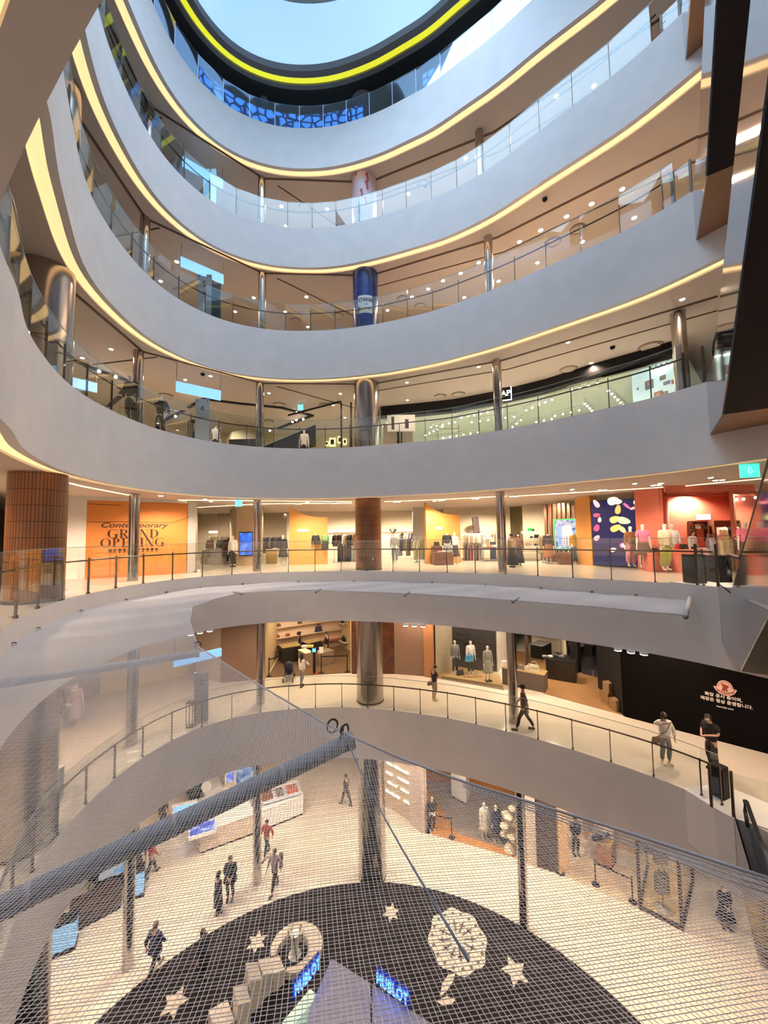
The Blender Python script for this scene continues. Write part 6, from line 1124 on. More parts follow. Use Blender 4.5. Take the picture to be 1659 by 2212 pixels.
for (x0, y0, x1, y1) in ((634, 2168, 692, 2098), (812, 2132, 884, 2186)):
    a_, b_ = at(x0, y0, zt+.12)-o0, at(x1, y1, zt+.12)-o0; t = b_-a_; rz = math.atan2(t.y, t.x); L = t.length
    s_ = empty('illuminated_sign', o0+(a_+b_)/2+Vector((0, 0, .27)), 'blue glowing brand letters HUBLOT on the booth edge, %s' % ('left side rising to the right' if x0 < 700 else 'right side falling to the right'), 'sign', None, rz)
    MB().box((0, .05, 0), (L*1.05, .04, .5)).build('back_board', M('sign_back', (.01, .02, .12), .5, emit=(.002, .008, .10), es=1), s_)
    t_ = text('HUBLOT', .42, m_neon, s_, (0, 0, 0), bold=True, ext=.02, spacing=1.1); k_ = L*.93/max(.1, t_.dimensions.x); t_.scale = (k_, 1, 1); t2 = text('HUBLOT', .42, m_neonc, s_, (0, -.03, 0), ext=.004, spacing=1.1); t2.scale = (k_, 1, 1)
p = g1(676, 2300); e2 = empty('display_case', at(652, 2172, Z1+2.0), 'pale green lit display case with a watch dial below the left blue letters', 'display case', None, .9); m_pg = M('pale_green_lit', (.6, .75, .6), .5, emit=(.42, .6, .42), es=.8)
e2.location.z = Z1+.02; MB().box((-.35, -.35, 1.25), (1.0, .3, 2.4)).build('panel', m_pg, e2); o = MB().lathe([(.38, -.02), (.38, .02)], n=28).build('watch_dial', M('dial_cyan', (.3, .6, .7), .3, emit=(.25, .6, .8), es=.8), e2, (-.35, -.53, 1.7)); o.rotation_euler[0] = math.pi/2
for r_ in (.34, .22): o = MB().tube([(r_*math.cos(a), 0, r_*math.sin(a)) for a in [math.pi*i/12 for i in range(24)]], .025, 4, True).build('dial_ring', m_black, e2, (-.35, -.57, 1.7))
for i in range(6): a = i*math.pi/3; MB().box((-.35+.28*math.cos(a), -.57, 1.7+.28*math.sin(a)), (.1, .02, .03), ry=-a).build('dial_mark', m_black, e2)
e3 = empty('display_case', at(860, 2235, Z1+1.9), 'dark window with orange and blue products under the right blue letters', 'display case', None, -.75); e3.location.z = Z1+.02; MB().box((0, 0, 1.3), (1.6, .1, 2.2)).build('window', m_black, e3)
for i in range(8): MB().box((-.6+.17*i, -.07, 1.2+.3*(i % 3)), (.12, .03, .16)).build('product', M('prod_%d' % (i % 3), ((.3, .1, .04), (.03, .2, .45), (.25, .2, .2))[i % 3], .4, emit=((.3, .1, .04), (.03, .2, .45), (.1, .08, .08))[i % 3], es=.5), e3)
# cosmetic counters left of the fat column
m_cwall = M('pale_counter', (.60, .52, .45), .5); m_wtop = M('white_top', (.8, .8, .82), .35); m_bluev = emis_pattern('blue_ad', [(.35, (.03, .06, .55)), (.5, (.1, .15, .9)), (.65, (.6, .75, .9))], 2.5, .9); m_prod = brickmat('product_grid', (.35, .12, .06), (.12, .08, .07), (.65, .7, .8), .10, .12, .02, off=0, rough=.4)
def counter4(name, base, h, mat, label, cat, top=m_wtop, topth=.06):
    q = [g1(x, y) for x, y in base]; c = sum(q, Vector())/len(q); e = empty(name, Vector((c.x, c.y, Z1)), label, cat)
    if sum(a.x*b.y-b.x*a.y for a, b in zip(q, q[1:]+q[:1])) < 0: q = q[::-1]
    pl_ = [(p.x-c.x, p.y-c.y) for p in q]; MB().prism([(x*.97, y*.97) for x, y in pl_], 0, .1).build('plinth', m_black, e); MB().prism(pl_, .1, h).build('body', mat, e); MB().prism([(x*1.02, y*1.02) for x, y in pl_], h, h+topth).build('top', top, e); return e, h+topth
e, h = counter4('cosmetic_counter', [(432, 1846), (551, 1802), (520, 1738), (402, 1778)], 1.0, m_cwall, 'large pale cosmetic counter with a blue screen top, left of the second thin column', 'counter')
s_ = at(438, 1788, Z1+1.25); e = empty('screen_table', s_, 'slanted blue advertising screen on the large pale counter', 'screen', None, .45); MB().box((0, 0, -.08), (1.25, .85, .16)).build('case', m_wtop, e); MB().box((0, 0, .01), (1.12, .72, .02)).build('display', m_bluev, e)
e, h = counter4('cosmetic_counter', [(557, 1800), (655, 1760), (640, 1725), (545, 1757)], 1.0, m_wtop, 'white cosmetic counter with rows of products, right of the second thin column', 'counter')
s_ = at(604, 1714, Z1+1.22); e = empty('product_tray', s_, 'large tray of red and brown cosmetics on the white counter', 'tray', None, .42)
MB().box((0, 0, 0), (2.1, .95, .12)).build('tray', M('tray_blue_white', (.6, .68, .85), .4), e)
for i, c in enumerate(((.20, .09, .05), (.16, .16, .17), (.42, .13, .07))): MB().box((-.68+.68*i, 0, .07), (.6 if i != 1 else .4, .8, .03)).build('insert', M('insert_%d' % i, c, .5), e)
for i in range(10):
    for j in range(5): MB().box((-.85+.19*i, -.28+.14*j, .10), (.07, .05, .04)).build('product', M('cosm_%d' % ((i*3+j) % 3), ((.5, .1, .08), (.08, .05, .04), (.6, .5, .45))[(i*3+j) % 3], .4), e) if (i+j) % 2 else None
p = g1(492, 1783); e = empty('column_block', P1(p, 1.07), 'beige square block standing on the large pale counter', 'block'); MB().bbox((0, .2, .45), (.6, .6, .9), .02).build('block', m_cwall, e); MB().box((0, .2, .02), (.66, .66, .03)).build('base', m_brown, e)
for j, (px, py, w_, h_, mt, l) in enumerate(((535, 1692, 1.3, 1.5, emis_pattern('photo_ad', [(.35, (.02, .04, .15)), (.5, (.15, .3, .65)), (.62, (.55, .65, .8))], 2, .7), 'large bright advertisement with a pale portrait above the blue pole'), (497, 1712, .4, 1.4, m_bluev, 'narrow violet advertisement beside the large bright one'), (398, 1768, 1.0, .9, M('cyan_screen', (.2, .5, .9), .4, emit=(.2, .5, .9), es=.8), 'pale blue screen at the left under the gallery edge'))):
    e = empty('advertising_panel', g1(px, py+28), l, 'screen', None, .35); MB().box((0, 0, h_/2+.5), (w_+.2, .12, h_+.2)).build('frame', m_wtop, e); MB().box((0, -.07, h_/2+.5), (w_, .02, h_)).build('display', mt, e); MB().box((0, 0, .25), (w_, .3, .5)).build('base', m_wtop, e)
e, h = counter4('cosmetic_counter', [(442, 1755), (480, 1738), (470, 1712), (430, 1728)], 1.0, m_wtop, 'white counter with round mirror behind the blue pole', 'counter'); e = empty('round_mirror', at(446, 1700, Z1+1.35), 'round white vanity mirror on the counter behind the blue pole', 'mirror'); o = MB().lathe([(.28, -.02), (.28, .02)], n=24).build('mirror_glass', m_wtop, e); o.rotation_euler[0] = 1.2; MB().box((0, 0, -.2), (.04, .04, .3)).build('stem', m_steel, e)
e = empty('potted_bush', g1(420, 1745), 'dark bush at the left end of the cosmetic counters under the gallery edge', 'plant'); MB().ball((0, 0, 1.2), .5, 12, 8).build('foliage', M('dark_foliage', (.02, .035, .02), .9, noise=.5, nscale=12), e); MB().lathe([(.25, 0), (.3, .7)], n=14).build('pot', m_black, e)
wallseg(g1(500, 1668), g1(652, 1630), Z1, C1, M('bright_cream', (.8, .62, .36), .6)); wallseg(g1(300, 1800), g1(500, 1668), Z1, C1, m_cream, 'wall_left')
# dark kiosk ring at the left
m_dk = M('espresso_wood', (.035, .022, .018), .4, noise=.2)
for pts, h, l, tp in (([(150, 2022), (262, 1962), (256, 1944), (150, 1998)], .9, 'long low dark counter front of the left kiosk', m_dk), ([(196, 1905), (245, 1935), (268, 1912), (222, 1884)], .9, 'dark inner counter with stools at the left kiosk', m_dk), ([(272, 1932), (308, 1926), (306, 1898), (276, 1902)], 1.0, 'dark counter end with a pale blue lit case by the first thin column', m_dk)):
    counter4('kiosk_counter', pts, h, m_dk, l, 'counter', tp)
m_ice = M('ice_blue_glass', (.2, .4, .6), .2, emit=(.12, .32, .6), es=.8)
for (px, py, w_, l) in ((133, 2052, .9, 'pale blue lit glass case at the far left kiosk'), (301, 1930, .35, 'small pale blue lit case right of the first thin column')):
    e = empty('lit_case', g1(px, py), l, 'display case', None, .5); MB().box((0, 0, .6), (w_, .5, .9)).build('lit_body', m_ice, e); MB().box((0, 0, .07), (w_+.05, .55, .14)).build('base', m_black, e); MB().box((0, 0, 1.08), (w_+.05, .55, .05)).build('top', m_black, e)
e = empty('printed_mat', at(246, 1880, Z1+.97), 'white and blue printed display top beneath the blue pole', 'display panel', None, .45); MB().box((0, 0, .05), (1.0, .7, .08)).build('printed_top', emis_pattern('map_print', [(.4, (.6, .5, .5)), (.5, (.7, .75, .8)), (.62, (.15, .45, .8))], 4, .6), e)
for j, (px, py) in enumerate(((200, 1925), (212, 1932))):
    e = empty('stool', g1(px, py), 'dark metal stool at the left kiosk, %s' % ('left' if j == 0 else 'right'), 'stool'); MB().lathe([(.2, .6), (.2, .68)], n=16).build('seat', m_black, e)
    for s in range(4): MB().tube([(.13*math.cos(s*1.57), .13*math.sin(s*1.57), .6), (.2*math.cos(s*1.57), .2*math.sin(s*1.57), 0)], .015, 5).build('leg', m_black, e)
e = empty('frame_stand', g1(312, 1890), 'small black framed stand between the thin column and the person in red', 'stand', None, .4); MB().box((0, 0, 1.15), (.4, .3, .02)).build('glass_top', m_glass, e)
for a, b in (((-.2, -.15), (.2, -.15)), ((.2, -.15), (.2, .15)), ((.2, .15), (-.2, .15)), ((-.2, .15), (-.2, -.15))): MB().tube([(*a, 1.15), (*b, 1.15)], .015, 4).build('frame_bar', m_black, e); MB().tube([(*a, 0), (*a, 1.15)], .015, 4).build('leg', m_black, e)
floorpoly('dark_platform', [(0, 2230), (30, 2212), (70, 2100), (105, 2030), (88, 2068), (84, 2230)], .01, m_dk, 'dark floor platform at the far left edge under the net', 'platform', .1)
for j, (px, py) in enumerate(((62, 1862), (38, 1850), (20, 1890), (70, 1830))):
    pass
# shops at the right of the ground floor
b0, b1, b2, b3 = g1(833, 1738), g1(890, 1775), g1(918, 1798), g1(1112, 1853)
m_pan = M('champagne_wall', (.50, .42, .30), .4, noise=.06); m_trimw = M('pale_pier', (.58, .50, .44), .6)
wallseg(b0, b1, Z1, C1, m_pan, 'wall_right'); wallseg(b1, b2, Z1, C1, m_trimw, 'wall_right', .35); wallseg(b0, b0+Vector((-.3, 3, 0)), Z1, C1, m_trimw); wallseg(b0+Vector((-1.6, 3.2, 0)), b0+Vector((-.3, 3, 0)), Z1, C1, m_gran)
tb = (b1-b0).normalized(); nb_ = Vector((tb.y, -tb.x, 0))
m_bar = M('white_light_bar', (1, 1, 1), .5, emit=(1, .93, .75), es=2)
for j, (x0, y0, x1, y1) in enumerate(((838, 1645, 850, 1652), (854, 1654, 885, 1669), (837, 1665, 850, 1673), (862, 1678, 885, 1690), (840, 1687, 851, 1693), (854, 1694, 860, 1698), (868, 1702, 885, 1711), (836, 1706, 865, 1721), (875, 1727, 888, 1735))):
    a_, b_ = onw(x0, y0, b0, b1)+nb_*.1, onw(x1, y1, b0, b1)+nb_*.1; z_ = (a_.z+b_.z)/2; t = b_-a_; t.z = 0
    e = empty('wall_light_bar', Vector(((a_.x+b_.x)/2, (a_.y+b_.y)/2, z_)), 'white glowing shelf bar on the champagne wall right of the fat column, row %s' % ('one left', 'one right', 'two left', 'two right', 'three left', 'three middle', 'three right', 'four left', 'four right')[j], 'light bar', None, math.atan2(t.y, t.x)); MB().box((0, 0, 0), (t.length, .08, .07)).build('light_bar', m_bar, e)
    for k_ in range(3): MB().ball((-.2+.2*k_, -.02, .1), .05, 7, 5).build('shoe_item', m_cream, e)
m_ofl = brickmat('orange_wood_floor', (.52, .24, .08), (.48, .21, .065), (.36, .15, .05), 1.0, .12, .004, rough=.25, rot=.6)
sb = [b2, b3, b3+Vector((2.2, 6, 0)), b2+Vector((-.2, 7, 0))]; m = MB(); m.prism([(p.x, p.y) for p in sb], Z1, Z1+.02); struct(m.build('floor', m_ofl))
gf = [g1(985, 1800), g1(1110, 1840), g1(1110, 1840)+Vector((1.5, 4.0, 0)), g1(930, 1770)+Vector((0, 3.4, 0))]; m = MB(); m.prism([(p.x, p.y) for p in gf], Z1+.021, Z1+.03); struct(m.build('floor', M('grey_shop_floor', (.25, .21, .19), .4)))
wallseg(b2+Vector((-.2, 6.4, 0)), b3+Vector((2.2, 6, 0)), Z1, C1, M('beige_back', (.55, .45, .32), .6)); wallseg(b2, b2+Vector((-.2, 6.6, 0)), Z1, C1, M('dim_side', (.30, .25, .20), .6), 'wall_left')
e, h = counter4('display_unit', [(975, 1722), (1008, 1740), (1015, 1722), (985, 1708)], 1.5, m_wtop, 'white display unit with shoes in the orange floored shop', 'display unit')
for j in range(4): e = empty('shoes', P1(g1(976+9*j, 1722+4*j), [1.58, 1.58, 1.58, 1.58][j]), '%s dark shoe on the white display unit' % ('leftmost', 'second', 'third', 'rightmost')[j], 'shoe'); MB().bbox((0, .1, .06), (.12, .28, .12), .03).build('shoe', SHOEB, e)
stanchion(g1(976, 1810), 'black belt stanchion at the orange floored shop, right one'); stanchion(g1(925, 1796), 'black belt stanchion at the orange floored shop, left one by the pier'); belt(g1(925, 1796), g1(976, 1810), 'black belt across the entrance of the orange floored shop')
def m1(px, py, label, **k): return figure('mannequin', g1(px, py), k.pop('rz', .3), label, 'mannequin', skin=MNQ, height=1.85, **k)
m1(934, 1797, 'dark clothed guard figure at the left pier of the orange floored shop', top=KBLK, trousers=KBLK, pose='clasp'); m1(1047, 1812, 'white mannequin in long pale dress in the orange floored shop, left of two', top=KWHT, skirt=(cmat((.5, .47, .42)), .45, .25)); m1(1073, 1818, 'white mannequin in navy coat in the orange floored shop, right of two', top=KNAV, coat=(KNAV, .5, .26), trousers=KGRY)
e = empty('flower_sculpture', g1(1102, 1838), 'large cream flower sculpture beside the third thin column', 'sculpture'); MB().lathe([(.3, .04), (.25, .2), (.1, .4)], n=14).build('base', m_cream, e)
for j in range(9): a = j*2.4; MB().ball((.25*math.cos(a), .25*math.sin(a), .5+.18*j), .24, 10, 6, (1, 1, .5)).build('petal', M('cream_petal', (.62, .56, .4), .6), e)
b4, b5, b6, b7 = g1(1140, 1862), g1(1161, 1870), g1(1206, 1886), g1(1228, 1850)
wallseg(b3+Vector((.15, 0, 0)), b5, Z1, C1, m_trimw, 'wall_right', .3); gr = empty('roller_shutter', (b5+b6)/2, 'dark grey ribbed panel between pale piers right of the third thin column', 'shutter', None, math.atan2((b6-b5).y, (b6-b5).x)); L = (b6-b5).length; MB().box((0, 0, (C1-Z1)/2), (L, .12, C1-Z1-.02)).build('panel', M('dark_grey_panel', (.06, .045, .045), .5), gr)
for j in range(14): MB().box((0, -.07, .3+.38*j), (L-.1, .03, .05)).build('rib', M('rib_grey', (.1, .08, .08), .4), gr)
wallseg(b6, g1(1226, 1874), Z1, C1, M('orange_cream', (.65, .45, .25), .6), 'wall_right', .2)
stanchion(g1(1212, 1886), 'black belt stanchion beside the dark ribbed panel'); 
c0, c1_, c2_ = g1(1228, 1846), g1(1262, 1850), g1(1375, 1905)
w_a, w_b = g1(1262, 1830)+Vector((.3, .6, 0)), g1(1378, 1875)+Vector((.5, .8, 0)); wallseg(w_a, w_b, Z1, C1, M('tan_shop_wall', (.50, .36, .24), .6), 'wall_right'); wallseg(w_a+Vector((-2.4, 2.0, 0)), w_a, Z1, C1, m_cream)
e = empty('wedge_display', g1(1264, 1848), 'beige slanted wedge display right of the shop guard', 'display'); m = MB(); m.add([(0, 0, .02), (.9, -.5, .02), (1.1, 0, .02), (.2, .5, .02), (.9, -.3, 2.3), (1.4, -.4, 2.3), (1.5, -.1, 2.3), (1.0, 0, 2.3)], [(3, 2, 1, 0), (4, 5, 6, 7), (0, 1, 5, 4), (1, 2, 6, 5), (2, 3, 7, 6), (3, 0, 4, 7)]); m.build('wedge', m_trimw, e)
counter4('counter', [(1290, 1868), (1322, 1880), (1332, 1862), (1300, 1850)], 1.0, M('terracotta', (.35, .18, .12), .5), 'terracotta counter with dark goods behind the belt barrier', 'counter', M('ochre_top', (.5, .35, .15), .5))
for j in range(4): bag(at(1286+8*j, 1815-2*j, Z1+1.35), .3, (KNAV, KBLK, KGRY, KBLK)[j], '%s dark bag on the terracotta counter' % ('leftmost', 'second', 'third', 'rightmost')[j], handle=False)
s_a, s_b = g1(1287, 1911), g1(1367, 1949); stanchion(s_a, 'black belt stanchion left of the glass show case, far one'); stanchion(s_b, 'black belt stanchion left of the glass show case, near one'); belt(s_a, s_b, 'long black belt between the two stanchions left of the glass show case')
figure('person', g1(1245, 1846), 0, 'shop guard in dark suit standing at the entrance left of the wedge display', 'person', pose='clasp', top=KBLK, wide=1.1, trousers=KBLK, hair=HAIRB, shoes=SHOEB, height=1.78)
# glass show case
v0, v1, v2, v3 = g1(1383, 1963), g1(1474, 2009), g1(1497, 1905), g1(1400, 1868)
cv = (v0+v1+v2+v3)/4; e = empty('glass_show_case', Vector((cv.x, cv.y, Z1)), 'tall glass show case with dark edge posts holding a handbag stand', 'show case'); HC = 4.6
fr = M('dark_frame', (.035, .02, .015), .4)
for p, q, dr in ((v0, v1, 1), (v1, v2, 1), (v3, v0, 1)):
    p, q = p-e.location, q-e.location; p.z = q.z = 0; t = q-p; MB().box((p+q)/2+Vector((0, 0, HC/2)), (t.length, .02, HC), math.atan2(t.y, t.x)).build('glass_pane', MATS['window_glass'], e); MB().box((p+q)/2+Vector((0, 0, .06)), (t.length, .1, .12), math.atan2(t.y, t.x)).build('bottom_rail', fr, e); MB().box((p+q)/2+Vector((0, 0, HC)), (t.length, .1, .1), math.atan2(t.y, t.x)).build('top_rail', fr, e)
for p in (v0, v1, v2, v3): p = p-e.location; p.z = HC/2; MB().box(p, (.09, .09, HC)).build('post', fr, e)
m = MB(); m.prism([(p.x-e.location.x, p.y-e.location.y) for p in (v0, v1, v2, v3)], .0, .05); m.build('floor_panel', M('warm_wood_light', (.72, .50, .25), .4), e)
wallseg(v3, v2+Vector((.2, .1, 0)), Z1, C1, M('sand_wall', (.60, .48, .33), .6), 'wall_right')
p = P1(g1(1433, 1968), .06); e = empty('display_stand', p, 'round footed stand with dark patterned bags inside the glass show case', 'display stand'); MB().lathe([(.32, 0), (.32, .05), (.05, .08), (.05, .1)], n=24).build('base', M('clear_grey', (.45, .42, .38), .3), e); MB().lathe([(.035, .08), (.035, 2.6)], n=10).build('pole', m_steel, e)
m_mono = brickmat('checked_leather', (.03, .028, .03), (.06, .05, .05), (.12, .10, .08), .12, .12, .01, off=.5)
for z_, s_ in ((.75, .52), (1.9, .5)): MB().bbox((0, 0, z_+.3), (s_, .25, .75), .03).build('bag_body', m_mono, e); MB().tube([(.15*math.cos(a), 0, z_+.68+.2*math.sin(a)) for a in [math.pi*i/8 for i in range(9)]], .02, 5).build('handle', KBLK, e)
p = P1(g1(1405, 1905), 2.0); e = empty('hanging_bag', P1(g1(1405, 1912), 1.6), 'small shiny dark bag hanging from a cord in the glass show case', 'handbag'); MB().bbox((0, 0, 0), (.35, .2, .42), .03).build('bag_body', m_mono, e); MB().box((.05, -.11, .05), (.12, .02, .2)).build('clasp', m_steel, e); MB().tube([(0, 0, .2), (0, 0, C1-Z1-1.62)], .008, 4).build('cord', m_steel, e)
floorpoly('light_floor_panel', [(1215, 1888), (1383, 1966), (1378, 1880), (1262, 1845)], .004, M('tan_floor', (.58, .46, .33), .25), 'slightly darker tan floor strip before the belt barrier', 'floor panel', .006)
for px, D, E in ((870, 19.5, 220), (1010, 18.5, 420), (1080, 18, 300), (1290, 16.2, 260), (1440, 12.5, 260), (560, 20, 300), (430, 17, 300), (230, 13, 200)): p = gd(px, D, Z1); lamp('shop_beam', 'SPOT', (p.x, p.y, C1-.15), E, (1, .82, .6), .1, 150, aim=(p.x, p.y, -30))
# people on the ground floor
KRED = cmat((.30, .03, .03)); KLIL = cmat((.30, .24, .24))
figure('person', g1(748, 1740), -2.2, 'person in dark clothes walking before the fat column at the top of the floor', 'person', pose='walk', top=KDRK, trousers=KDRK, hair=HAIRB, shoes=SHOEB, height=1.75)
figure('person', g1(576, 1848), -.3, 'person in red top half hidden behind the second thin column', 'person', pose='walk', top=KRED, trousers=KNAV, hair=HAIRB, shoes=SHOEB, height=1.68)
figure('person', g1(593, 1922), -.35, 'person in lilac grey jumper with a dark jacket over one arm, walking', 'person', pose='walk', top=KLIL, wide=1.12, trousers=KDRK, hair=HAIRB, shoes=SHOEB, height=1.74); tag(MB().bbox((0, 0, 0), (.16, .2, .62), .05).build('carried_jacket', KDRK, None, P1(g1(607, 1900), .85)), 'dark jacket hanging over the arm of the person in lilac grey', 'jacket')
figure('person', g1(497, 1944), .2, 'tall person in black suit beside the one in the long black coat', 'person', pose='clasp', top=KBLK, wide=1.25, coat=(KBLK, .75, .25), trousers=KBLK, hair=HAIRB, shoes=SHOEB, height=1.82)
figure('person', g1(471, 1972), 2.2, 'slim person in long black coat at the carpet edge', 'person', pose='stand', top=KBLK, coat=(KBLK, .35, .22), trousers=KBLK, hair=HAIRB, hairlen=.1, shoes=SHOEB, height=1.66)
figure('person', g1(326, 1893), 2.6, 'person in red top and black trousers by the left kiosk', 'person', pose='walk', top=KRED, trousers=KBLK, hair=HAIRB, shoes=SHOEB, height=1.7)
figure('person', g1(334, 2102), 2.9, 'person in dark blue jacket walking away at the carpet edge, lower left', 'person', pose='walk', top=KNAV, wide=1.2, coat=(KNAV, .75, .24), trousers=KDRK, hair=M('grey_brown_hair', (.12, .08, .06), .5), shoes=SHOEO, height=1.74)
figure('person', g1(352, 1790), 1, 'person in dark clothes half hidden by the gallery edge above the blue pole', 'person', pose='stand', top=KDRK, trousers=KDRK, hair=HAIRB, height=1.7)
figure('person', g1(1569, 2006), -.25, 'woman in black dress with clasped hands and white mask at the lower right', 'person', pose='clasp', top=KBLK, wide=1.12, skirt=(KBLK, .42, .31), hair=HAIRB, mask=MASKW, shoes=SHOEB, height=1.66)
figure('person', g1(437, 2118), 1.2, 'person in black standing on the dark carpet, hard to see', 'person', pose='stand', top=KBLK, wide=1.1, coat=(KBLK, .6, .24), trousers=KBLK, hair=HAIRB, hairlen=.1, shoes=SHOEB, height=1.7)
fl_ = empty('floor_lettering', P1(g1(851, 1903), .006), 'small pale light marks on the floor right of the fat column', 'floor marking', None, -.6)
for i in range(6): MB().box((-.6+.24*i, .04*(i % 2), 0), (.14, .26, .004)).build('mark', m_white, fl_)
# ================================================================== safety net, its poles and ropes
m_net = M('net_twine', (.88, .86, .88), .8); m_rope = M('net_rope', (.48, .48, .54), .8)
def netH(D): return 2.03-.9*math.exp(-(D/1.6)**2)
def netat(px, py, dz=0):
    D = 3.0; r = ray(px, py)
    for _ in range(40): D = .5*D+.5*((netH(D)-dz)/(-r.z/r.y))
    return CAM+r*(D/r.y)
outer = [p for p, a in ((p, math.degrees(math.atan2(p[1]-CYC, p[0]-CX))) for p in curve(3, -.03, 2)) if a > 8 or a < -134]
outer = sorted(outer, key=lambda p: (math.degrees(math.atan2(p[1]-CYC, p[0]-CX))+360) % 360)
outer = [p for p in outer if ((math.degrees(math.atan2(p[1]-CYC, p[0]-CX))+360) % 360) <= 226]
r_end = netat(1487, 1291); outer = [p for p in outer if p[0] < r_end.x+.05 or p[1] > 13]
inner_px = [(1659, 1897), (1330, 1790), (1000, 1688), (870, 1640), (752, 1588), (700, 1562), (560, 1480), (428, 1397), (410, 1345), (415, 1312), (465, 1294), (516, 1281), (600, 1276), (684, 1275), (780, 1278), (877, 1282), (1000, 1289), (1111, 1297), (1300, 1312), (1481, 1330), (1487, 1291)]
inner = [tuple(netat(x, y)[:2]) for x, y in inner_px]
near = [(-5.6, 4.4), (-4.2, 3.0), (-2.8, 1.7), (-1.7, 1.0), (-1.0, .78), (0, .72), (1.0, .74), (1.9, .95), (2.8, 1.6)]
npoly = outer+near+inner
netang = math.radians(10); ca, sa = math.cos(netang), math.sin(netang)
def toL(p): return (p[0]*ca+p[1]*sa, -p[0]*sa+p[1]*ca)
def toW(u, v): return (u*ca-v*sa, u*sa+v*ca)
LP = [toL(p) for p in npoly]; NM = MB(); cell = .0225
def scan(axis, val):
    xs = []
    for (a, b) in zip(LP, LP[1:]+LP[:1]):
        pa, pb = (a[axis], a[1-axis]), (b[axis], b[1-axis])
        if (pa[0] <= val) != (pb[0] <= val): xs.append(pa[1]+(pb[1]-pa[1])*(val-pa[0])/(pb[0]-pa[0]))
    xs.sort(); return list(zip(xs[::2], xs[1::2]))
verts, faces = [], []
def thread(axis, val, a, b, r):
    L = b-a
    if L < .04: return
    n = max(1, int(L/.22)); b0_ = len(verts)
    for i in range(n+1):
        s = a+L*i/n; u, v = (val, s) if axis == 0 else (s, val)
        u2 = u+.006*math.sin(2.3*v+val*3)+.004*math.sin(5.1*v+1.3*u); v2 = v+.006*math.sin(2.1*u+.7*val*5)+.004*math.sin(4.7*u)
        x, y = toW(u2, v2); z = CZ-netH(max(y, .3))+.015*math.sin(1.7*x+.9*y)+.012*math.sin(3.1*y-2.2*x)
        ox, oy = (ca, sa) if axis == 0 else (-sa, ca)
        verts.extend([(x+ox*r, y+oy*r, z-r*.6), (x-ox*r, y-oy*r, z-r*.6), (x, y, z+r)])
    for i in range(n):
        q = b0_+3*i
        for k in range(3): faces.append((q+k, q+(k+1) % 3, q+3+(k+1) % 3, q+3+k))
for axis in (0, 1):
    lo, hi = min(p[axis] for p in LP), max(p[axis] for p in LP); k = 0; v = lo+.01
    while v < hi:
        vv = v+.003*math.sin(k*1.9)+.002*math.sin(k*.7)
        for a, b in scan(axis, vv): thread(axis, vv, a, b, .00135)
        v += cell; k += 1
me = bpy.data.meshes.new('net_mesh'); me.from_pydata(verts, [], faces); me.materials.append(m_net)
no = bpy.data.objects.new('safety_net', me); COL.objects.link(no); tag(no, 'white knotted safety net spread under the orange gallery across the atrium', 'safety net')
def ropeline(pxs, r, label, dz=0, mat=m_rope, name='net_edge_rope'):
    pts = [netat(x, y, dz) for x, y in pxs]; q = []
    for a, b in zip(pts[:-1], pts[1:]): q += [a.lerp(b, i/4) for i in range(4)]
    q.append(pts[-1]); tag(MB().tube(q, r, 6).build(name, mat), label, 'rope')
ropeline(inner_px[:8], .011, 'white edge rope of the net running down to the right'); ropeline(inner_px[7:10], .010, 'short curved dark rope at the net corner beside the brown granite'); ropeline(inner_px[9:20], .010, 'edge rope of the net along its far side', mat=m_rope)
for k_ in range(3):
    ropeline([(1659, 1905+12*k_), (1400, 1822+9*k_), (1200, 1757+6*k_), (1000, 1692+4*k_)], .004, 'thin folded twine strand %s the right net edge' % ('just inside', 'second inside', 'third inside')[k_])
m_pole = M('blue_grey_pole', (.26, .31, .40), .55, bump=.1, nscale=20); m_pole2 = M('grey_pole', (.42, .41, .44), .5)
def pole(pxs, r, label, mat, ext=0, zs=None):
    a, b = (netat(*pxs[0], .11), netat(*pxs[1], .11)) if zs is None else (at(*pxs[0], zs[0]), at(*pxs[1], zs[1])); t = (b-a).normalized(); a = a-t*ext; e = empty('net_pole', (a+b)/2, label, 'pole'); c = (a+b)/2
    MB().tube([a-c, b-c], r, 16).build('tube', mat, e); MB().tube([b-c-t*.01, b-c+t*.05], r*1.12, 16).build('end_cap', M('pole_cap', (.3, .32, .34), .5), e)
    ln = (b-a).length
    for j in range(int(ln/.9)): q = a-c+t*(.45+.9*j); MB().tube([q-t*.02, q+t*.02], r*1.08, 12).build('tie_ring', m_rope, e)
    return e
pole([(0, 1962), (752, 1603)], .078, 'thick blue grey pole under the net, nearest the camera', m_pole, 1.2, (CZ-2.5, CZ-2.14))
pole([(0, 1478), (424, 1412)], .062, 'grey pole under the net ending near the blue sign', m_pole2, 1.2, (CZ-2.16, CZ-2.14))
for j, (x0, y0, x1, y1, l) in enumerate(((1490, 1290, 1481, 1332, 'at the right end of the net by the escalator'), (1120, 1291, 1108, 1300, 'fourth from the left under the far net edge'), (884, 1279, 875, 1286, 'third from the left under the far net edge'), (692, 1273, 683, 1279, 'second from the left under the far net edge'), (505, 1279, 521, 1283, 'first from the left under the far net edge'))):
    pole([(x0, y0), (x1, y1)], .05 if j == 0 else .035, 'short grey net pole %s' % l, m_pole2 if j == 0 else m_pole)
a, b = netat(752, 1606, .02), netat(1012, 2075, .25); tag(MB().tube([a.lerp(b, i/10)+Vector((0, 0, -.05*math.sin(math.pi*i/10))) for i in range(11)], .0045, 6).build('stay_rope', M('blue_rope', (.18, .24, .33), .7)), 'dark blue stay rope slanting down from the end of the blue grey pole', 'rope')
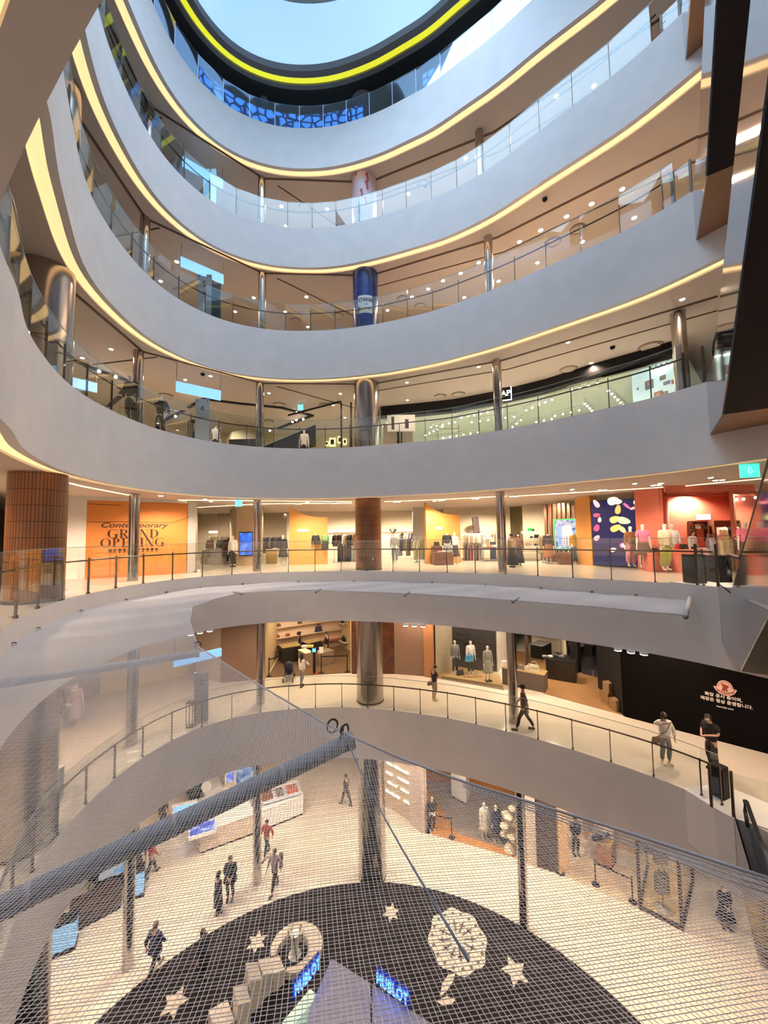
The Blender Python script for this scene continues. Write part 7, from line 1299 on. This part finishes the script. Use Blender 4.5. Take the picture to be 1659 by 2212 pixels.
for j, (px, py) in enumerate(((20, 1392), (63, 1362), (152, 1321), (232, 1298), (323, 1280), (428, 1268), (533, 1264), (640, 1259), (760, 1258), (938, 1258), (1055, 1261), (1180, 1266), (1290, 1271), (1400, 1277))):
    q = netat(px, py); c3 = min(curve(3, .0), key=lambda p: (p[0]-q.x)**2+(p[1]-q.y)**2); e = empty('net_hook', (c3[0]*.995, CYC+(c3[1]-CYC)*.995, q.z), 'small dark hook holding the net to the pale gallery edge', 'hook', 'net hooks along the gallery edge')
    MB().tube([(.05*math.cos(a), 0, .05*math.sin(a)) for a in [math.pi*i/6 for i in range(10)]], .01, 5).build('ring', m_post, e); MB().box((0, 0, 0), (.04, .04, .03)).build('plate', m_post, e)
for j, (px, py) in enumerate(((428, 1394), (718, 1568), (745, 1580), (738, 1585))):
    q = netat(px, py, -.02); o = MB().tube([(.06*math.cos(a), 0, .07*math.sin(a)) for a in [2*math.pi*i/12 for i in range(12)]], .012, 5, True).build('shackle', M('shackle_metal', (.15, .16, .17), .35, .9), None, q, .5*j); tag(o, 'metal shackle on the net rope, %s' % ('at the end of the grey pole', 'leftmost at the blue grey pole end', 'rightmost at the blue grey pole end', 'lowest at the blue grey pole end')[j], 'shackle')

# ------------------------------------------------------------------ every repeat gets its own place in its label
def _px(o):
    bpy_l = o.matrix_world.translation if o.parent is None else o.location; v = Vector(o.location)-CAM; return FPX*v.dot(AX)/max(.3, v.dot(fw))
ORD = ['first', 'second', 'third', 'fourth', 'fifth', 'sixth', 'seventh', 'eighth', 'ninth', 'tenth', 'eleventh', 'twelfth', 'thirteenth', 'fourteenth', 'fifteenth', 'sixteenth', 'seventeenth', 'eighteenth', 'nineteenth', 'twentieth']+['twenty-'+x for x in ('first', 'second', 'third', 'fourth', 'fifth', 'sixth', 'seventh', 'eighth', 'ninth')]
_g = {}
for o in S.objects:
    if o.parent is None and o.get('label'): _g.setdefault(o['label'], []).append(o)
for l, os_ in _g.items():
    if len(os_) < 2: continue
    os_.sort(key=_px)
    for i, o in enumerate(os_): o['label'] = '%s, %s from left' % (l, ORD[min(i, len(ORD)-1)])
